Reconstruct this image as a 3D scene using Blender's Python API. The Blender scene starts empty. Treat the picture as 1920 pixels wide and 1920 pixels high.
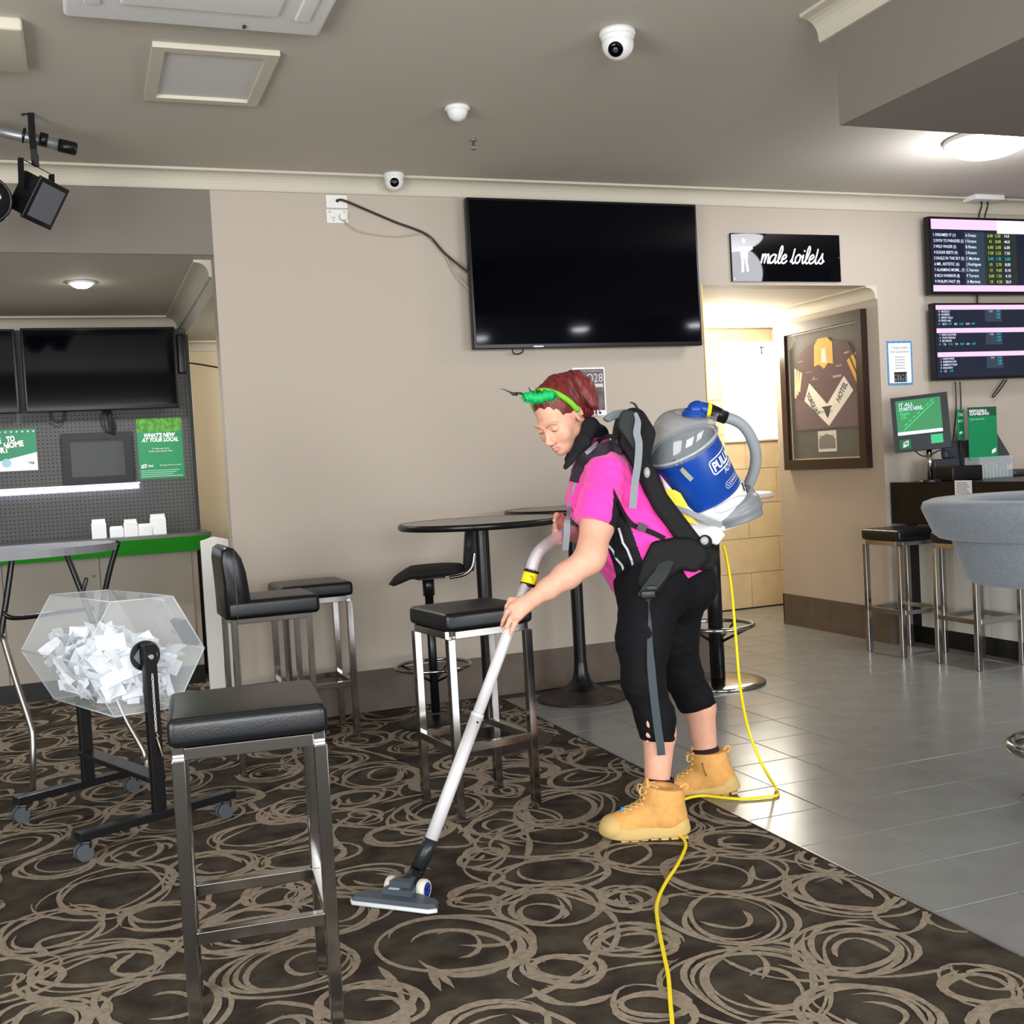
import bpy, math, random
import numpy as np
from mathutils import Vector, Matrix

scn = bpy.context.scene
COL = scn.collection
random.seed(7)
rng = np.random.RandomState(11)
PI = math.pi

# ------------------------------------------------------------------ camera, world, light, exposure
F_PX = 2141.0; ROLL = .0556; PITCH = -.0412; YAW = .3593; CAM_H = 1.30
CP = np.array([0.0, 0.0, CAM_H])
FW = np.array([math.sin(YAW)*math.cos(PITCH), math.cos(YAW)*math.cos(PITCH), math.sin(PITCH)])
_r0 = np.array([math.cos(YAW), -math.sin(YAW), 0.0]); _u0 = np.cross(_r0, FW)
RT = math.cos(ROLL)*_r0 - math.sin(ROLL)*_u0
UP = math.sin(ROLL)*_r0 + math.cos(ROLL)*_u0
RH = np.array([math.cos(YAW), -math.sin(YAW), 0.0])      # horizontal right of the viewer
BH = np.array([math.sin(YAW), math.cos(YAW), 0.0])       # horizontal away from the viewer
ZV = np.array([0.0, 0.0, 1.0])
cd = bpy.data.cameras.new('camera'); cam = bpy.data.objects.new('camera', cd); COL.objects.link(cam)
cd.sensor_fit = 'HORIZONTAL'; cd.sensor_width = 36.0; cd.lens = 36.0*F_PX/1920.0
cd.clip_start = .05; cd.clip_end = 100
cam.matrix_world = Matrix(((RT[0], UP[0], -FW[0], CP[0]), (RT[1], UP[1], -FW[1], CP[1]), (RT[2], UP[2], -FW[2], CP[2]), (0, 0, 0, 1)))
scn.camera = cam
scn.view_settings.view_transform = 'Standard'
scn.view_settings.look = 'None'
scn.view_settings.gamma = 1.0
scn.view_settings.exposure = 1.15
scn.view_settings.use_curve_mapping = False
wd = bpy.data.worlds.new('world'); scn.world = wd; wd.use_nodes = True
wb = wd.node_tree.nodes['Background']; wb.inputs[0].default_value = (.80, .88, 1.0, 1); wb.inputs[1].default_value = 1.2

def area_light(name, loc, target, sx, sy, power, color=(1, 1, 1), spread=180):
    l = bpy.data.lights.new(name, 'AREA'); l.shape = 'RECTANGLE'; l.size = sx; l.size_y = sy
    l.energy = power; l.color = color; l.spread = math.radians(spread)
    o = bpy.data.objects.new(name, l); COL.objects.link(o); o.location = loc
    d = Vector(target)-Vector(loc); o.rotation_euler = d.to_track_quat('-Z', 'Y').to_euler(); return o
# daylight entering through the big windows in the walls behind and left of the viewer
area_light('window_daylight', (-0.2, -3.35, 1.42), (0.6, 5, 1.2), 3.2, 1.8, 150, (.95, .98, 1.0))
area_light('window_daylight', (4.6, -3.35, 1.42), (3.2, 5, 1.2), 3.2, 1.8, 130, (.95, .98, 1.0))
area_light('window_daylight', (-2.35, 1.2, 1.42), (3.5, 3.2, 1.2), 3.2, 1.8, 105, (.95, .98, 1.0))

# ------------------------------------------------------------------ pixel ray -> real point on a known plane
def ray(px, py): return FW + (px-960)/F_PX*RT - (py-960)/F_PX*UP
def WZ(px, py, z=0.0): d = ray(px, py); return CP + d*((z-CAM_H)/d[2])
def WY(px, py, Y): d = ray(px, py); return CP + d*(Y/d[1])
def WX(px, py, X): d = ray(px, py); return CP + d*(X/d[0])
def WD(px, py, d): return CP + ray(px, py)*d

# ------------------------------------------------------------------ materials
def lin(c):
    return tuple(((x/255.0)/12.92 if x/255.0 <= .04045 else ((x/255.0+.055)/1.055)**2.4) for x in c)
MATS = {}
def mat(name, rgb, rough=.6, metal=0.0, spec=.5, emit=None, estr=0.0, noise=0.0, nscale=20.0, bump=0.0, bscale=200.0, trans=0.0, alpha=1.0, coat=0.0, sheen=0.0, sss=0.0, rgb2=None, ior=1.45, stretch=None):
    if name in MATS: return MATS[name]
    m = bpy.data.materials.new(name); m.use_nodes = True; nt = m.node_tree; b = nt.nodes['Principled BSDF']
    c = lin(rgb); b.inputs['Base Color'].default_value = (*c, 1)
    b.inputs['Roughness'].default_value = rough; b.inputs['Metallic'].default_value = metal
    b.inputs['Specular IOR Level'].default_value = spec; b.inputs['IOR'].default_value = ior
    if trans: b.inputs['Transmission Weight'].default_value = trans
    if alpha < 1: b.inputs['Alpha'].default_value = alpha
    if coat: b.inputs['Coat Weight'].default_value = coat; b.inputs['Coat Roughness'].default_value = .08
    if sheen: b.inputs['Sheen Weight'].default_value = sheen
    if sss: b.inputs['Subsurface Weight'].default_value = sss; b.inputs['Subsurface Radius'].default_value = (1, .35, .2); b.inputs['Subsurface Scale'].default_value = .012
    if emit is not None:
        b.inputs['Emission Color'].default_value = (*lin(emit), 1); b.inputs['Emission Strength'].default_value = estr
    tc = None
    if noise or rgb2 or bump:
        tc = nt.nodes.new('ShaderNodeTexCoord')
        src = tc.outputs['Object']
        if stretch:
            mp = nt.nodes.new('ShaderNodeMapping'); mp.inputs['Scale'].default_value = stretch
            nt.links.new(src, mp.inputs[0]); src = mp.outputs[0]
    if noise or rgb2:
        n = nt.nodes.new('ShaderNodeTexNoise'); n.inputs['Scale'].default_value = nscale; n.inputs['Detail'].default_value = 6
        nt.links.new(src, n.inputs['Vector'])
        r = nt.nodes.new('ShaderNodeValToRGB')
        if rgb2: c1 = lin(rgb2); c0 = c
        else: c0 = tuple(x*(1-noise) for x in c); c1 = tuple(min(1, x*(1+noise)) for x in c)
        r.color_ramp.elements[0].position = .35; r.color_ramp.elements[1].position = .65
        r.color_ramp.elements[0].color = (*c0, 1); r.color_ramp.elements[1].color = (*c1, 1)
        nt.links.new(n.outputs[0], r.inputs[0]); nt.links.new(r.outputs[0], b.inputs['Base Color'])
    if bump:
        n2 = nt.nodes.new('ShaderNodeTexNoise'); n2.inputs['Scale'].default_value = bscale; n2.inputs['Detail'].default_value = 3
        nt.links.new(src, n2.inputs['Vector'])
        bp = nt.nodes.new('ShaderNodeBump'); bp.inputs['Strength'].default_value = bump; bp.inputs['Distance'].default_value = .003
        nt.links.new(n2.outputs[0], bp.inputs['Height']); nt.links.new(bp.outputs[0], b.inputs['Normal'])
    MATS[name] = m; return m

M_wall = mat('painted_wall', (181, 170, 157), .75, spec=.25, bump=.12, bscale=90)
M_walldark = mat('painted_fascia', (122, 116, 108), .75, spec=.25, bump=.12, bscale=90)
M_ceil = mat('painted_ceiling', (192, 186, 174), .8, spec=.2, bump=.1, bscale=60)
M_corn = mat('cornice_paint', (196, 189, 172), .6, spec=.3)
M_skirt = mat('vinyl_skirting', (92, 80, 70), .45, spec=.4, noise=.12, nscale=8)
M_tile = mat('floor_tile', (124, 125, 122), .22, spec=.5, noise=.06, nscale=6, bump=.08, bscale=14)
M_grout = mat('grout', (78, 74, 70), .8)
M_ctile = mat('cream_wall_tile', (226, 205, 168), .35, noise=.05, nscale=9)
M_cgrout = mat('wall_grout', (190, 172, 140), .8)
M_carpet = mat('carpet_base', (48, 40, 37), .95, spec=.1, rgb2=(74, 68, 57), nscale=9, bump=.9, bscale=420)
M_swirl = mat('carpet_swirl', (142, 129, 113), .95, spec=.1, noise=.16, nscale=60, bump=.9, bscale=420)
M_black = mat('black_leather', (11, 13, 17), .33, spec=.5, bump=.12, bscale=260)
M_chrome = mat('chrome', (164, 162, 160), .14, metal=1.0)
M_chrome2 = mat('brushed_steel', (170, 168, 164), .35, metal=1.0)
M_blackmetal = mat('black_metal', (16, 16, 18), .3, spec=.5)
M_blackplastic = mat('black_plastic', (14, 14, 16), .35, spec=.4)
M_screen = mat('dark_screen', (2, 3, 8), .06, spec=.2)
M_white = mat('white_plastic', (225, 225, 222), .4)
M_paper = mat('white_paper', (232, 234, 236), .8)
M_text = mat('white_print', (235, 235, 235), .7)
M_textd = mat('dark_print', (30, 30, 32), .7)

# ------------------------------------------------------------------ mesh builder
def nrm(v): v = np.asarray(v, float); return v/(np.linalg.norm(v)+1e-12)
def frame_of(d):
    d = nrm(d); a = np.array([0, 0, 1.0]) if abs(d[2]) < .9 else np.array([1.0, 0, 0])
    x = nrm(np.cross(a, d)); y = np.cross(d, x); return x, y, d
class MB:
    def __init__(s): s.v = []; s.f = []; s.m = []; s.sm = []
    def add(s, vs, fs, mi=0, smooth=False):
        b = len(s.v); s.v += [tuple(map(float, v)) for v in vs]
        for f in fs: s.f.append(tuple(b+i for i in f)); s.m.append(mi); s.sm.append(smooth)
        return s
    def box(s, c, size, R=None, mi=0):
        hx, hy, hz = [q/2 for q in size]; c = np.asarray(c, float)
        P = [(-hx, -hy, -hz), (hx, -hy, -hz), (hx, hy, -hz), (-hx, hy, -hz), (-hx, -hy, hz), (hx, -hy, hz), (hx, hy, hz), (-hx, hy, hz)]
        if R is not None: P = [np.asarray(R) @ np.array(p) for p in P]
        return s.add([c+np.array(p) for p in P], [(0, 3, 2, 1), (4, 5, 6, 7), (0, 1, 5, 4), (1, 2, 6, 5), (2, 3, 7, 6), (3, 0, 4, 7)], mi)
    def bb(s, a, b, mi=0):
        a = np.array(a, float); b = np.array(b, float); lo = np.minimum(a, b); hi = np.maximum(a, b); return s.box((lo+hi)/2, hi-lo, None, mi)
    def rbox(s, c, size, r=.01, n=3, R=None, mi=0, puff=0.0):
        # box with rounded edges, optionally puffed like a cushion
        h = np.array(size, float)/2; r = min(r, h.min()*.98)
        ang = [PI/4*(k/n) for k in range(n+1)]
        def ticks(hh):
            inner = hh-r
            e = [math.tan(a) for a in ang]
            left = [-(inner)-r*(e[n-k]) for k in range(n+1)]
            mid = [-(inner)+2*inner*k/6 for k in range(1, 6)] if puff else []
            right = [inner+r*e[k] for k in range(n+1)]
            return left+mid+right
        tk = [ticks(h[0]), ticks(h[1]), ticks(h[2])]
        idx = {}; vs = []; fs = []
        inner = h-r
        def vid(i, j, k):
            key = (i, j, k)
            if key in idx: return idx[key]
            p = np.array([tk[0][i], tk[1][j], tk[2][k]]); q = np.clip(p, -inner, inner); d = p-q; L = np.linalg.norm(d)
            if L > 1e-9: p = q + d/L*r
            if puff:
                w = max(0, (1-(p[0]/h[0])**2)*(1-(p[1]/h[1])**2)); p = p+np.array([0, 0, puff*w*np.sign(p[2]) if p[2] > 0 else 0])
                w2 = (1-(p[2]/h[2])**2) if abs(p[2]) <= h[2] else 0
                p[0] += np.sign(p[0])*puff*.35*max(0, w2)*(abs(p[0]) > inner[0]); p[1] += np.sign(p[1])*puff*.35*max(0, w2)*(abs(p[1]) > inner[1])
            idx[key] = len(vs); vs.append(p); return idx[key]
        N = [len(x) for x in tk]
        for ax in range(3):
            a1, a2 = (ax+1) % 3, (ax+2) % 3
            for side in (0, N[ax]-1):
                for i in range(N[a1]-1):
                    for j in range(N[a2]-1):
                        q = []
                        for (di, dj) in ((0, 0), (1, 0), (1, 1), (0, 1)):
                            k = [0, 0, 0]; k[ax] = side; k[a1] = i+di; k[a2] = j+dj; q.append(vid(*k))
                        fs.append(tuple(q) if side else tuple(reversed(q)))
        c = np.asarray(c, float)
        if R is not None: vs = [np.asarray(R) @ v for v in vs]
        return s.add([v+c for v in vs], fs, mi, n > 1)
    def cyl(s, a, b, r0, r1=None, n=20, caps=True, mi=0, smooth=True):
        r1 = r0 if r1 is None else r1; a = np.asarray(a, float); b = np.asarray(b, float); x, y, d = frame_of(b-a)
        vs = []
        for (p, r) in ((a, r0), (b, r1)):
            for k in range(n): t = 2*PI*k/n; vs.append(p+r*(math.cos(t)*x+math.sin(t)*y))
        s.add(vs, [(k, (k+1) % n, n+(k+1) % n, n+k) for k in range(n)], mi, smooth)
        if caps:
            if r0 > 0: s.add(vs[:n], [tuple(reversed(range(n)))], mi)
            if r1 > 0: s.add(vs[n:], [tuple(range(n))], mi)
        return s
    def lathe(s, prof, o=(0, 0, 0), ax=(0, 0, 1), n=32, mi=0, a0=0, a1=2*PI, xref=None, sq=1.0):
        # prof: list of (r, h) ; open ends closed when r == 0
        o = np.asarray(o, float); x, y, d = frame_of(ax)
        if xref is not None: x = nrm(np.asarray(xref)-np.dot(xref, d)*d); y = np.cross(d, x)
        full = abs(a1-a0-2*PI) < 1e-6; m = n if full else n+1; vs = []
        for (r, h) in prof:
            for k in range(m): t = a0+(a1-a0)*k/n; vs.append(o+d*h+r*(math.cos(t)*x+sq*math.sin(t)*y))
        fs = []
        for i in range(len(prof)-1):
            for k in range(n):
                k2 = (k+1) % m; fs.append((i*m+k, i*m+k2, (i+1)*m+k2, (i+1)*m+k))
        return s.add(vs, fs, mi, True)
    def tube(s, pts, r, n=10, caps=True, mi=0, rad=None, flat=None, updir=None):
        P = [np.asarray(p, float) for p in pts]; N = len(P); vs = []; px = None
        for i in range(N):
            d = nrm(P[min(i+1, N-1)]-P[max(i-1, 0)])
            if px is None:
                x, y, _ = frame_of(d)
                if updir is not None: x = nrm(np.asarray(updir)-np.dot(updir, d)*d); y = np.cross(d, x)
            else:
                x = nrm(px-np.dot(px, d)*d); y = np.cross(d, x)
            px = x; rr = r if rad is None else rad[i]; fl = 1.0 if flat is None else flat
            for k in range(n): t = 2*PI*k/n; vs.append(P[i]+rr*(math.cos(t)*x*fl+math.sin(t)*y))
        fs = [(i*n+k, i*n+(k+1) % n, (i+1)*n+(k+1) % n, (i+1)*n+k) for i in range(N-1) for k in range(n)]
        s.add(vs, fs, mi, True)
        if caps: s.add(vs[:n], [tuple(reversed(range(n)))], mi); s.add(vs[-n:], [tuple(range(n))], mi)
        return s
    def ribbon(s, pts, width, thick, wdir, mi=0):
        # flat strap: width along wdir, swept along pts
        P = [np.asarray(p, float) for p in pts]; N = len(P); vs = []
        for i in range(N):
            d = nrm(P[min(i+1, N-1)]-P[max(i-1, 0)]); w0 = (np.cross(d, P[i]-CP) if isinstance(wdir, str) else (wdir[i] if isinstance(wdir, list) else wdir))
            w = nrm(np.asarray(w0, float)-np.dot(w0, d)*d); nn = np.cross(d, w)
            ww = width[i] if isinstance(width, (list, tuple)) else width
            for (a, b) in ((-1, -1), (1, -1), (1, 1), (-1, 1)): vs.append(P[i]+w*a*ww/2+nn*b*thick/2)
        fs = [(i*4+k, i*4+(k+1) % 4, (i+1)*4+(k+1) % 4, (i+1)*4+k) for i in range(N-1) for k in range(4)]
        fs += [(3, 2, 1, 0), tuple((N-1)*4+k for k in range(4))]
        return s.add(vs, fs, mi, False)
    def prism(s, poly, vec, mi=0):
        P = [np.asarray(p, float) for p in poly]; n = len(P); v = np.asarray(vec, float)
        vs = P+[p+v for p in P]
        return s.add(vs, [tuple(range(n)), tuple(range(2*n-1, n-1, -1))]+[(k, n+k, n+(k+1) % n, (k+1) % n) for k in range(n)], mi)
    def sphere(s, c, r, n=20, m=12, R=None, mi=0):
        r = np.array(r if hasattr(r, '__len__') else (r, r, r), float); c = np.asarray(c, float); vs = []
        for i in range(m+1):
            a = PI*i/m
            for k in range(n):
                b = 2*PI*k/n; p = np.array([math.sin(a)*math.cos(b), math.sin(a)*math.sin(b), math.cos(a)])*r
                if R is not None: p = np.asarray(R) @ p
                vs.append(c+p)
        return s.add(vs, [(i*n+k, (i+1)*n+k, (i+1)*n+(k+1) % n, i*n+(k+1) % n) for i in range(m) for k in range(n)], mi, True)
    def torus(s, c, R0, r, ax=(0, 0, 1), n=40, m=10, mi=0):
        x, y, d = frame_of(ax); c = np.asarray(c, float)
        pts = [c+R0*(math.cos(2*PI*k/n)*x+math.sin(2*PI*k/n)*y) for k in range(n)]
        vs = []
        for k in range(n):
            t = 2*PI*k/n; rd = math.cos(t)*x+math.sin(t)*y
            for j in range(m): u = 2*PI*j/m; vs.append(pts[k]+r*(math.cos(u)*rd+math.sin(u)*d))
        return s.add(vs, [(k*m+j, ((k+1) % n)*m+j, ((k+1) % n)*m+(j+1) % m, k*m+(j+1) % m) for k in range(n) for j in range(m)], mi, True)

def root_of(o):
    while o.parent is not None: o = o.parent
    return o
def fix_normals(me):
    import bmesh
    bm = bmesh.new(); bm.from_mesh(me)
    bmesh.ops.remove_doubles(bm, verts=bm.verts, dist=1e-6)
    bmesh.ops.recalc_face_normals(bm, faces=bm.faces); bm.to_mesh(me); bm.free()
def build(name, mb, m, parent=None, base=None, recalc=True):
    mats = m if isinstance(m, (list, tuple)) else [m]
    sh = np.array(root_of(parent).location) if parent is not None else (np.array(base, float) if base is not None else np.zeros(3))
    me = bpy.data.meshes.new(name)
    me.from_pydata([tuple(np.array(v)-sh) for v in mb.v], [], mb.f)
    for x in mats: me.materials.append(x)
    me.polygons.foreach_set('material_index', mb.m)
    me.polygons.foreach_set('use_smooth', mb.sm)
    if recalc: fix_normals(me)
    me.update()
    o = bpy.data.objects.new(name, me); COL.objects.link(o)
    if parent is not None: o.parent = parent
    else: o.location = sh
    return o
def tag(o, label=None, cat=None, group=None, kind=None):
    if label: o['label'] = label
    if cat: o['category'] = cat
    if group: o['group'] = group
    if kind: o['kind'] = kind
    return o
def thing(name, label, cat, loc=(0, 0, 0), group=None):
    o = bpy.data.objects.new(name, None); COL.objects.link(o); o.location = tuple(map(float, loc)); o.empty_display_size = .05
    return tag(o, label, cat, group)
def struct(name, mb, m, parent=None):
    o = build(name, mb, m, parent)
    if parent is None: tag(o, kind='structure')
    return o
def dup(root, loc, rz, label=None, group=None):
    r = root.copy(); COL.objects.link(r); r.location = loc; r.rotation_euler = (0, 0, rz)
    if label: r['label'] = label
    if group: r['group'] = group
    for ch in list(root.children):
        c = ch.copy(); COL.objects.link(c); c.parent = r
        for g in ch.children:
            d = g.copy(); COL.objects.link(d); d.parent = c
    return r

# ------------------------------------------------------------------ flat print helpers
def text_verts(body, shear=0.0, bold=0.0, spacing=1.0):
    cu = bpy.data.curves.new('txt', 'FONT'); cu.body = body; cu.shear = shear; cu.offset = bold; cu.space_character = spacing
    cu.resolution_u = 3; cu.fill_mode = 'BOTH'
    o = bpy.data.objects.new('txt', cu); COL.objects.link(o)
    dg = bpy.context.evaluated_depsgraph_get(); me = bpy.data.meshes.new_from_object(o.evaluated_get(dg))
    V = np.array([tuple(v.co) for v in me.vertices]); Fs = [tuple(p.vertices) for p in me.polygons]
    bpy.data.objects.remove(o); bpy.data.curves.remove(cu); bpy.data.meshes.remove(me); return V, Fs
def add_text(mb, body, o, ux, uy, size, width=None, mi=0, align='l', shear=0.0, bold=0.0, rot=0.0, spacing=1.0):
    """flat lettering: cap height = size, optional fitted width, in the plane (ux, uy) at o"""
    V, Fs = text_verts(body, shear, bold, spacing)
    if len(V) == 0: return
    x = V[:, 0]-V[:, 0].min(); y = V[:, 1]; s = size/.7
    sx = s if width is None else width/max(x.max(), 1e-6)
    x = x*sx; y = y*s
    if align == 'c': x = x-x.max()/2
    if align == 'r': x = x-x.max()
    c, sn = math.cos(rot), math.sin(rot); x2 = c*x-sn*y; y2 = sn*x+c*y
    o = np.asarray(o, float); ux = np.asarray(ux, float); uy = np.asarray(uy, float)
    mb.add([o+ux*a+uy*b for a, b in zip(x2, y2)], Fs, mi)
class Plane:
    """a local print plane: o = lower left, ux, uy unit vectors, n towards the viewer"""
    def __init__(s, o, ux, uy): s.o = np.asarray(o, float); s.ux = nrm(ux); s.uy = nrm(uy); s.n = np.cross(s.ux, s.uy)
    def p(s, x, y, h=0.0): return s.o+s.ux*x+s.uy*y+s.n*h
    def rect(s, mb, x0, y0, x1, y1, h, mi=0): mb.add([s.p(x0, y0, h), s.p(x1, y0, h), s.p(x1, y1, h), s.p(x0, y1, h)], [(0, 1, 2, 3)], mi)
    def poly(s, mb, pts, h, mi=0): mb.add([s.p(x, y, h) for x, y in pts], [tuple(range(len(pts)))], mi)
    def slab(s, mb, x0, y0, x1, y1, h0, h1, mi=0):
        mb.prism([s.p(x0, y0, h0), s.p(x1, y0, h0), s.p(x1, y1, h0), s.p(x0, y1, h0)], s.n*(h1-h0), mi)
    def text(s, mb, t, x, y, size, h, **k): add_text(mb, t, s.p(x, y, h), s.ux, s.uy, size, **k)

def smooth_path(pts, n=8):
    P = [np.asarray(p, float) for p in pts]; out = []
    for i in range(len(P)-1):
        p0 = P[max(i-1, 0)]; p1 = P[i]; p2 = P[i+1]; p3 = P[min(i+2, len(P)-1)]
        for k in range(n):
            t = k/n; out.append(.5*((2*p1)+(-p0+p2)*t+(2*p0-5*p1+4*p2-p3)*t*t+(-p0+3*p1-3*p2+p3)*t**3))
    out.append(P[-1]); return out
def rotz(a): c, s = math.cos(a), math.sin(a); return np.array([[c, -s, 0], [s, c, 0], [0, 0, 1.0]])
# ================================================================== THE ROOM
WYM = 6.07; ZC = 2.885; XL0, XL1 = .72, 3.58; XR = 4.87; ZB = 2.465; ZO = 2.32
XMIN, XMAX, YMIN = -2.6, 7.6, -3.6
# main wall in pieces round the two openings
mb = MB()
mb.bb((XL0, WYM, 0), (XL1, WYM+.14, ZC)); struct('wall_back', mb, M_wall)
mb = MB(); mb.bb((XL1, WYM, ZO), (XR, WYM+.14, ZC)); mb.bb((XR, WYM, 0), (XMAX, WYM+.14, ZC)); struct('wall_back', mb, M_wall)
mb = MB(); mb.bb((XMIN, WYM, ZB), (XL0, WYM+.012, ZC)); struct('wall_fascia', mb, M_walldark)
mb = MB(); mb.bb((XMIN, YMIN, ZC), (XMAX, 9.0, ZC+.1)); struct('ceiling', mb, M_ceil)
# walls the photo does not show, with the windows the daylight comes through
for nm, a, b in (('wall_left', (XMIN-.12, YMIN, 0), (XMIN, 9, ZC)), ('wall_right', (XMAX, YMIN, 0), (XMAX+.12, 9, ZC)), ('wall_front', (XMIN, YMIN-.12, 0), (XMAX, YMIN, ZC))):
    mb = MB(); mb.bb(a, b); struct(nm, mb, M_wall)
# cornices: coved profile
def cove(y0, z0, s=.09):
    pts = [(0, 0), (0, -s), (-.012, -s), (-.016, -s+.008)]
    for k in range(7):
        t = PI/2*k/6; pts.append((-.016-(s-.03)*(1-math.cos(t)), -s+.012+(s-.026)*math.sin(t)))
    pts += [(-s, -.012), (-s, 0)]
    return pts
def cornice_x(x0, x1, y, z, s=.09, name='trim_1'):
    mb = MB(); mb.prism([(x0, y+a, z+b) for a, b in cove(0, 0, s)], (x1-x0, 0, 0)); return struct(name, mb, M_corn)
def cornice_y(y0, y1, x, z, s=.09, sg=1, name='trim_2'):
    mb = MB(); mb.prism([(x+sg*a, y0, z+b) for a, b in cove(0, 0, s)], (0, y1-y0, 0)); return struct(name, mb, M_corn)
cornice_x(XMIN, XMAX, WYM, ZC)
# right-hand bulkhead hanging from the ceiling over the viewer's right
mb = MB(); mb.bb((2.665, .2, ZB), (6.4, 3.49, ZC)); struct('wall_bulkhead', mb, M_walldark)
cornice_y(.2, 3.57, 2.665, ZC, .095, 1, 'trim_2')
# skirting board of the main wall
mb = MB(); mb.bb((XL0-.006, WYM-.012, 0), (XL1, WYM, .228)); mb.bb((XL1-.002, WYM, 0), (XL1+.008, WYM+.14, .228)); struct('baseboard_back', mb, M_skirt)
mb = MB(); mb.bb((XR, WYM-.012, 0), (XMAX, WYM, .228)); struct('baseboard_right', mb, M_skirt)
# --- corridor to the toilets
YJ = 7.26; YF = 8.2
mb = MB(); mb.bb((XR, WYM+.14, 0), (XR+.14, YJ, ZO+.1)); struct('wall_corridor', mb, M_wall)
mb = MB(); mb.bb((XR-.012, WYM-.012, 0), (XR, YJ+.01, .228)); mb.bb((XR-.012, YJ, 0), (XR+.14, YJ+.012, .228)); struct('baseboard_corridor', mb, M_skirt)
cornice_y(WYM+.0, YJ+.0, XR, ZO, .085, 1, 'trim_3')
mb = MB(); mb.bb((2.6, WYM+.14, ZO), (7.0, 8.4, ZO+.06)); struct('ceiling', mb, mat('corridor_ceiling', (214, 206, 190), .8))
mb = MB(); mb.bb((2.9, WYM+.14, 0), (XL1, WYM+.2, ZO)); struct('wall_corridor_left', mb, M_wall)
mb = MB(); mb.bb((2.6, WYM+.2, 0), (2.7, 8.3, ZO)); struct('wall_corridor_end', mb, M_ctile)
mb = MB(); mb.bb((6.9, 7.0, 0), (7.0, 8.3, ZO)); struct('wall_washroom_side', mb, M_ctile)
wf = MB(); wf.bb((2.6, YF+.01, 0), (7.0, YF+.1, ZO)); wallf = struct('wall_tiled', wf, M_cgrout)
tile = None
WX0, WX1, WZ0, WZ1 = 4.99, 5.50, 1.40, 2.20      # window hole
for r in range(8):
    z0 = .005+r*.289; z1 = z0+.284
    for c in range(-2, 5):
        x0 = 4.60+c*.58+(.29 if r % 2 else 0); x1 = x0+.575
        if x1 < 4.4 or x0 > 5.75: continue
        segs = [(x0, z0, x1, min(z1, ZO))]
        if z1 > WZ0 and z0 < WZ1 and x1 > WX0 and x0 < WX1:
            segs = []
            if x0 < WX0: segs.append((x0, z0, WX0, z1))
            if x1 > WX1: segs.append((WX1, z0, x1, z1))
            a, b = max(x0, WX0), min(x1, WX1)
            if z0 < WZ0: segs.append((a, z0, b, WZ0))
            if z1 > WZ1: segs.append((a, WZ1, b, z1))
        for (a, q, b, w) in segs:
            if b-a < .02 or w-q < .01: continue
            t = MB(); t.bb((a, YF-.002, q), (b, YF+.01, w)); build('wall_tile', t, M_ctile, wallf)
# frosted bright window of the toilets
w = MB(); w.bb((WX0, YF-.012, WZ0), (WX1, YF-.004, WZ1)); win = struct('window_1', w, mat('bright_frosted_glass', (255, 252, 240), .3, emit=(255, 250, 236), estr=5.5))
w = MB()
for a, b in (((WX0-.01, YF-.02, WZ0-.015), (WX1+.01, YF-.001, WZ0)), ((WX0-.01, YF-.02, WZ1), (WX1+.01, YF-.001, WZ1+.012)), ((WX0-.012, YF-.02, WZ0), (WX0, YF-.001, WZ1)), ((WX1, YF-.02, WZ0), (WX1+.012, YF-.001, WZ1))): w.bb(a, b)
build('window_frame', w, M_white, win)
w = MB(); w.cyl((5.36, YF-.03, 2.1), (5.36, YF-.03, 2.16), .006); w.cyl((5.34, YF-.03, 2.16), (5.39, YF-.03, 2.16), .006); build('window_latch', w, M_blackmetal, win)
lw = bpy.data.lights.new('washroom_lamp', 'POINT'); lw.energy = 26; lw.color = (1, .9, .72); lw.shadow_soft_size = .12
ol = bpy.data.objects.new('washroom_lamp', lw); COL.objects.link(ol); ol.location = (4.6, 7.5, 2.15)
# gold corner bead at the opening
w = MB(); w.bb((XL1-.003, WYM-.003, .228), (XL1+.003, WYM+.003, ZO)); struct('trim_4', w, mat('brass_bead', (190, 150, 70), .35, metal=.8))
# --- alcove on the left
mb = MB(); mb.bb((XMIN, WYM+.012, ZB), (XL0, 8.4, ZB+.06)); struct('ceiling', mb, M_ceil)
mb = MB(); mb.bb((XL0, WYM+.14, 2.29), (2.5, 8.4, ZB+.06)); struct('ceiling_low', mb, M_ceil)
M_cream = mat('alcove_cream', (205, 190, 160), .7)
mb = MB(); mb.bb((XMIN, 8.35, 0), (2.5, 8.45, ZB)); struct('wall_alcove', mb, M_cream)
mb = MB(); mb.bb((2.4, WYM+.14, 0), (2.5, 8.4, ZB)); struct('wall_alcove_right', mb, M_cream)
cornice_x(XMIN, XL0, 8.35, ZB, .09, 'trim_5'); cornice_x(XL0, 2.4, 8.35, 2.29, .07, 'trim_6'); cornice_y(WYM+.14, 8.35, XL0, ZB, .09, 1, 'trim_7')

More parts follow.
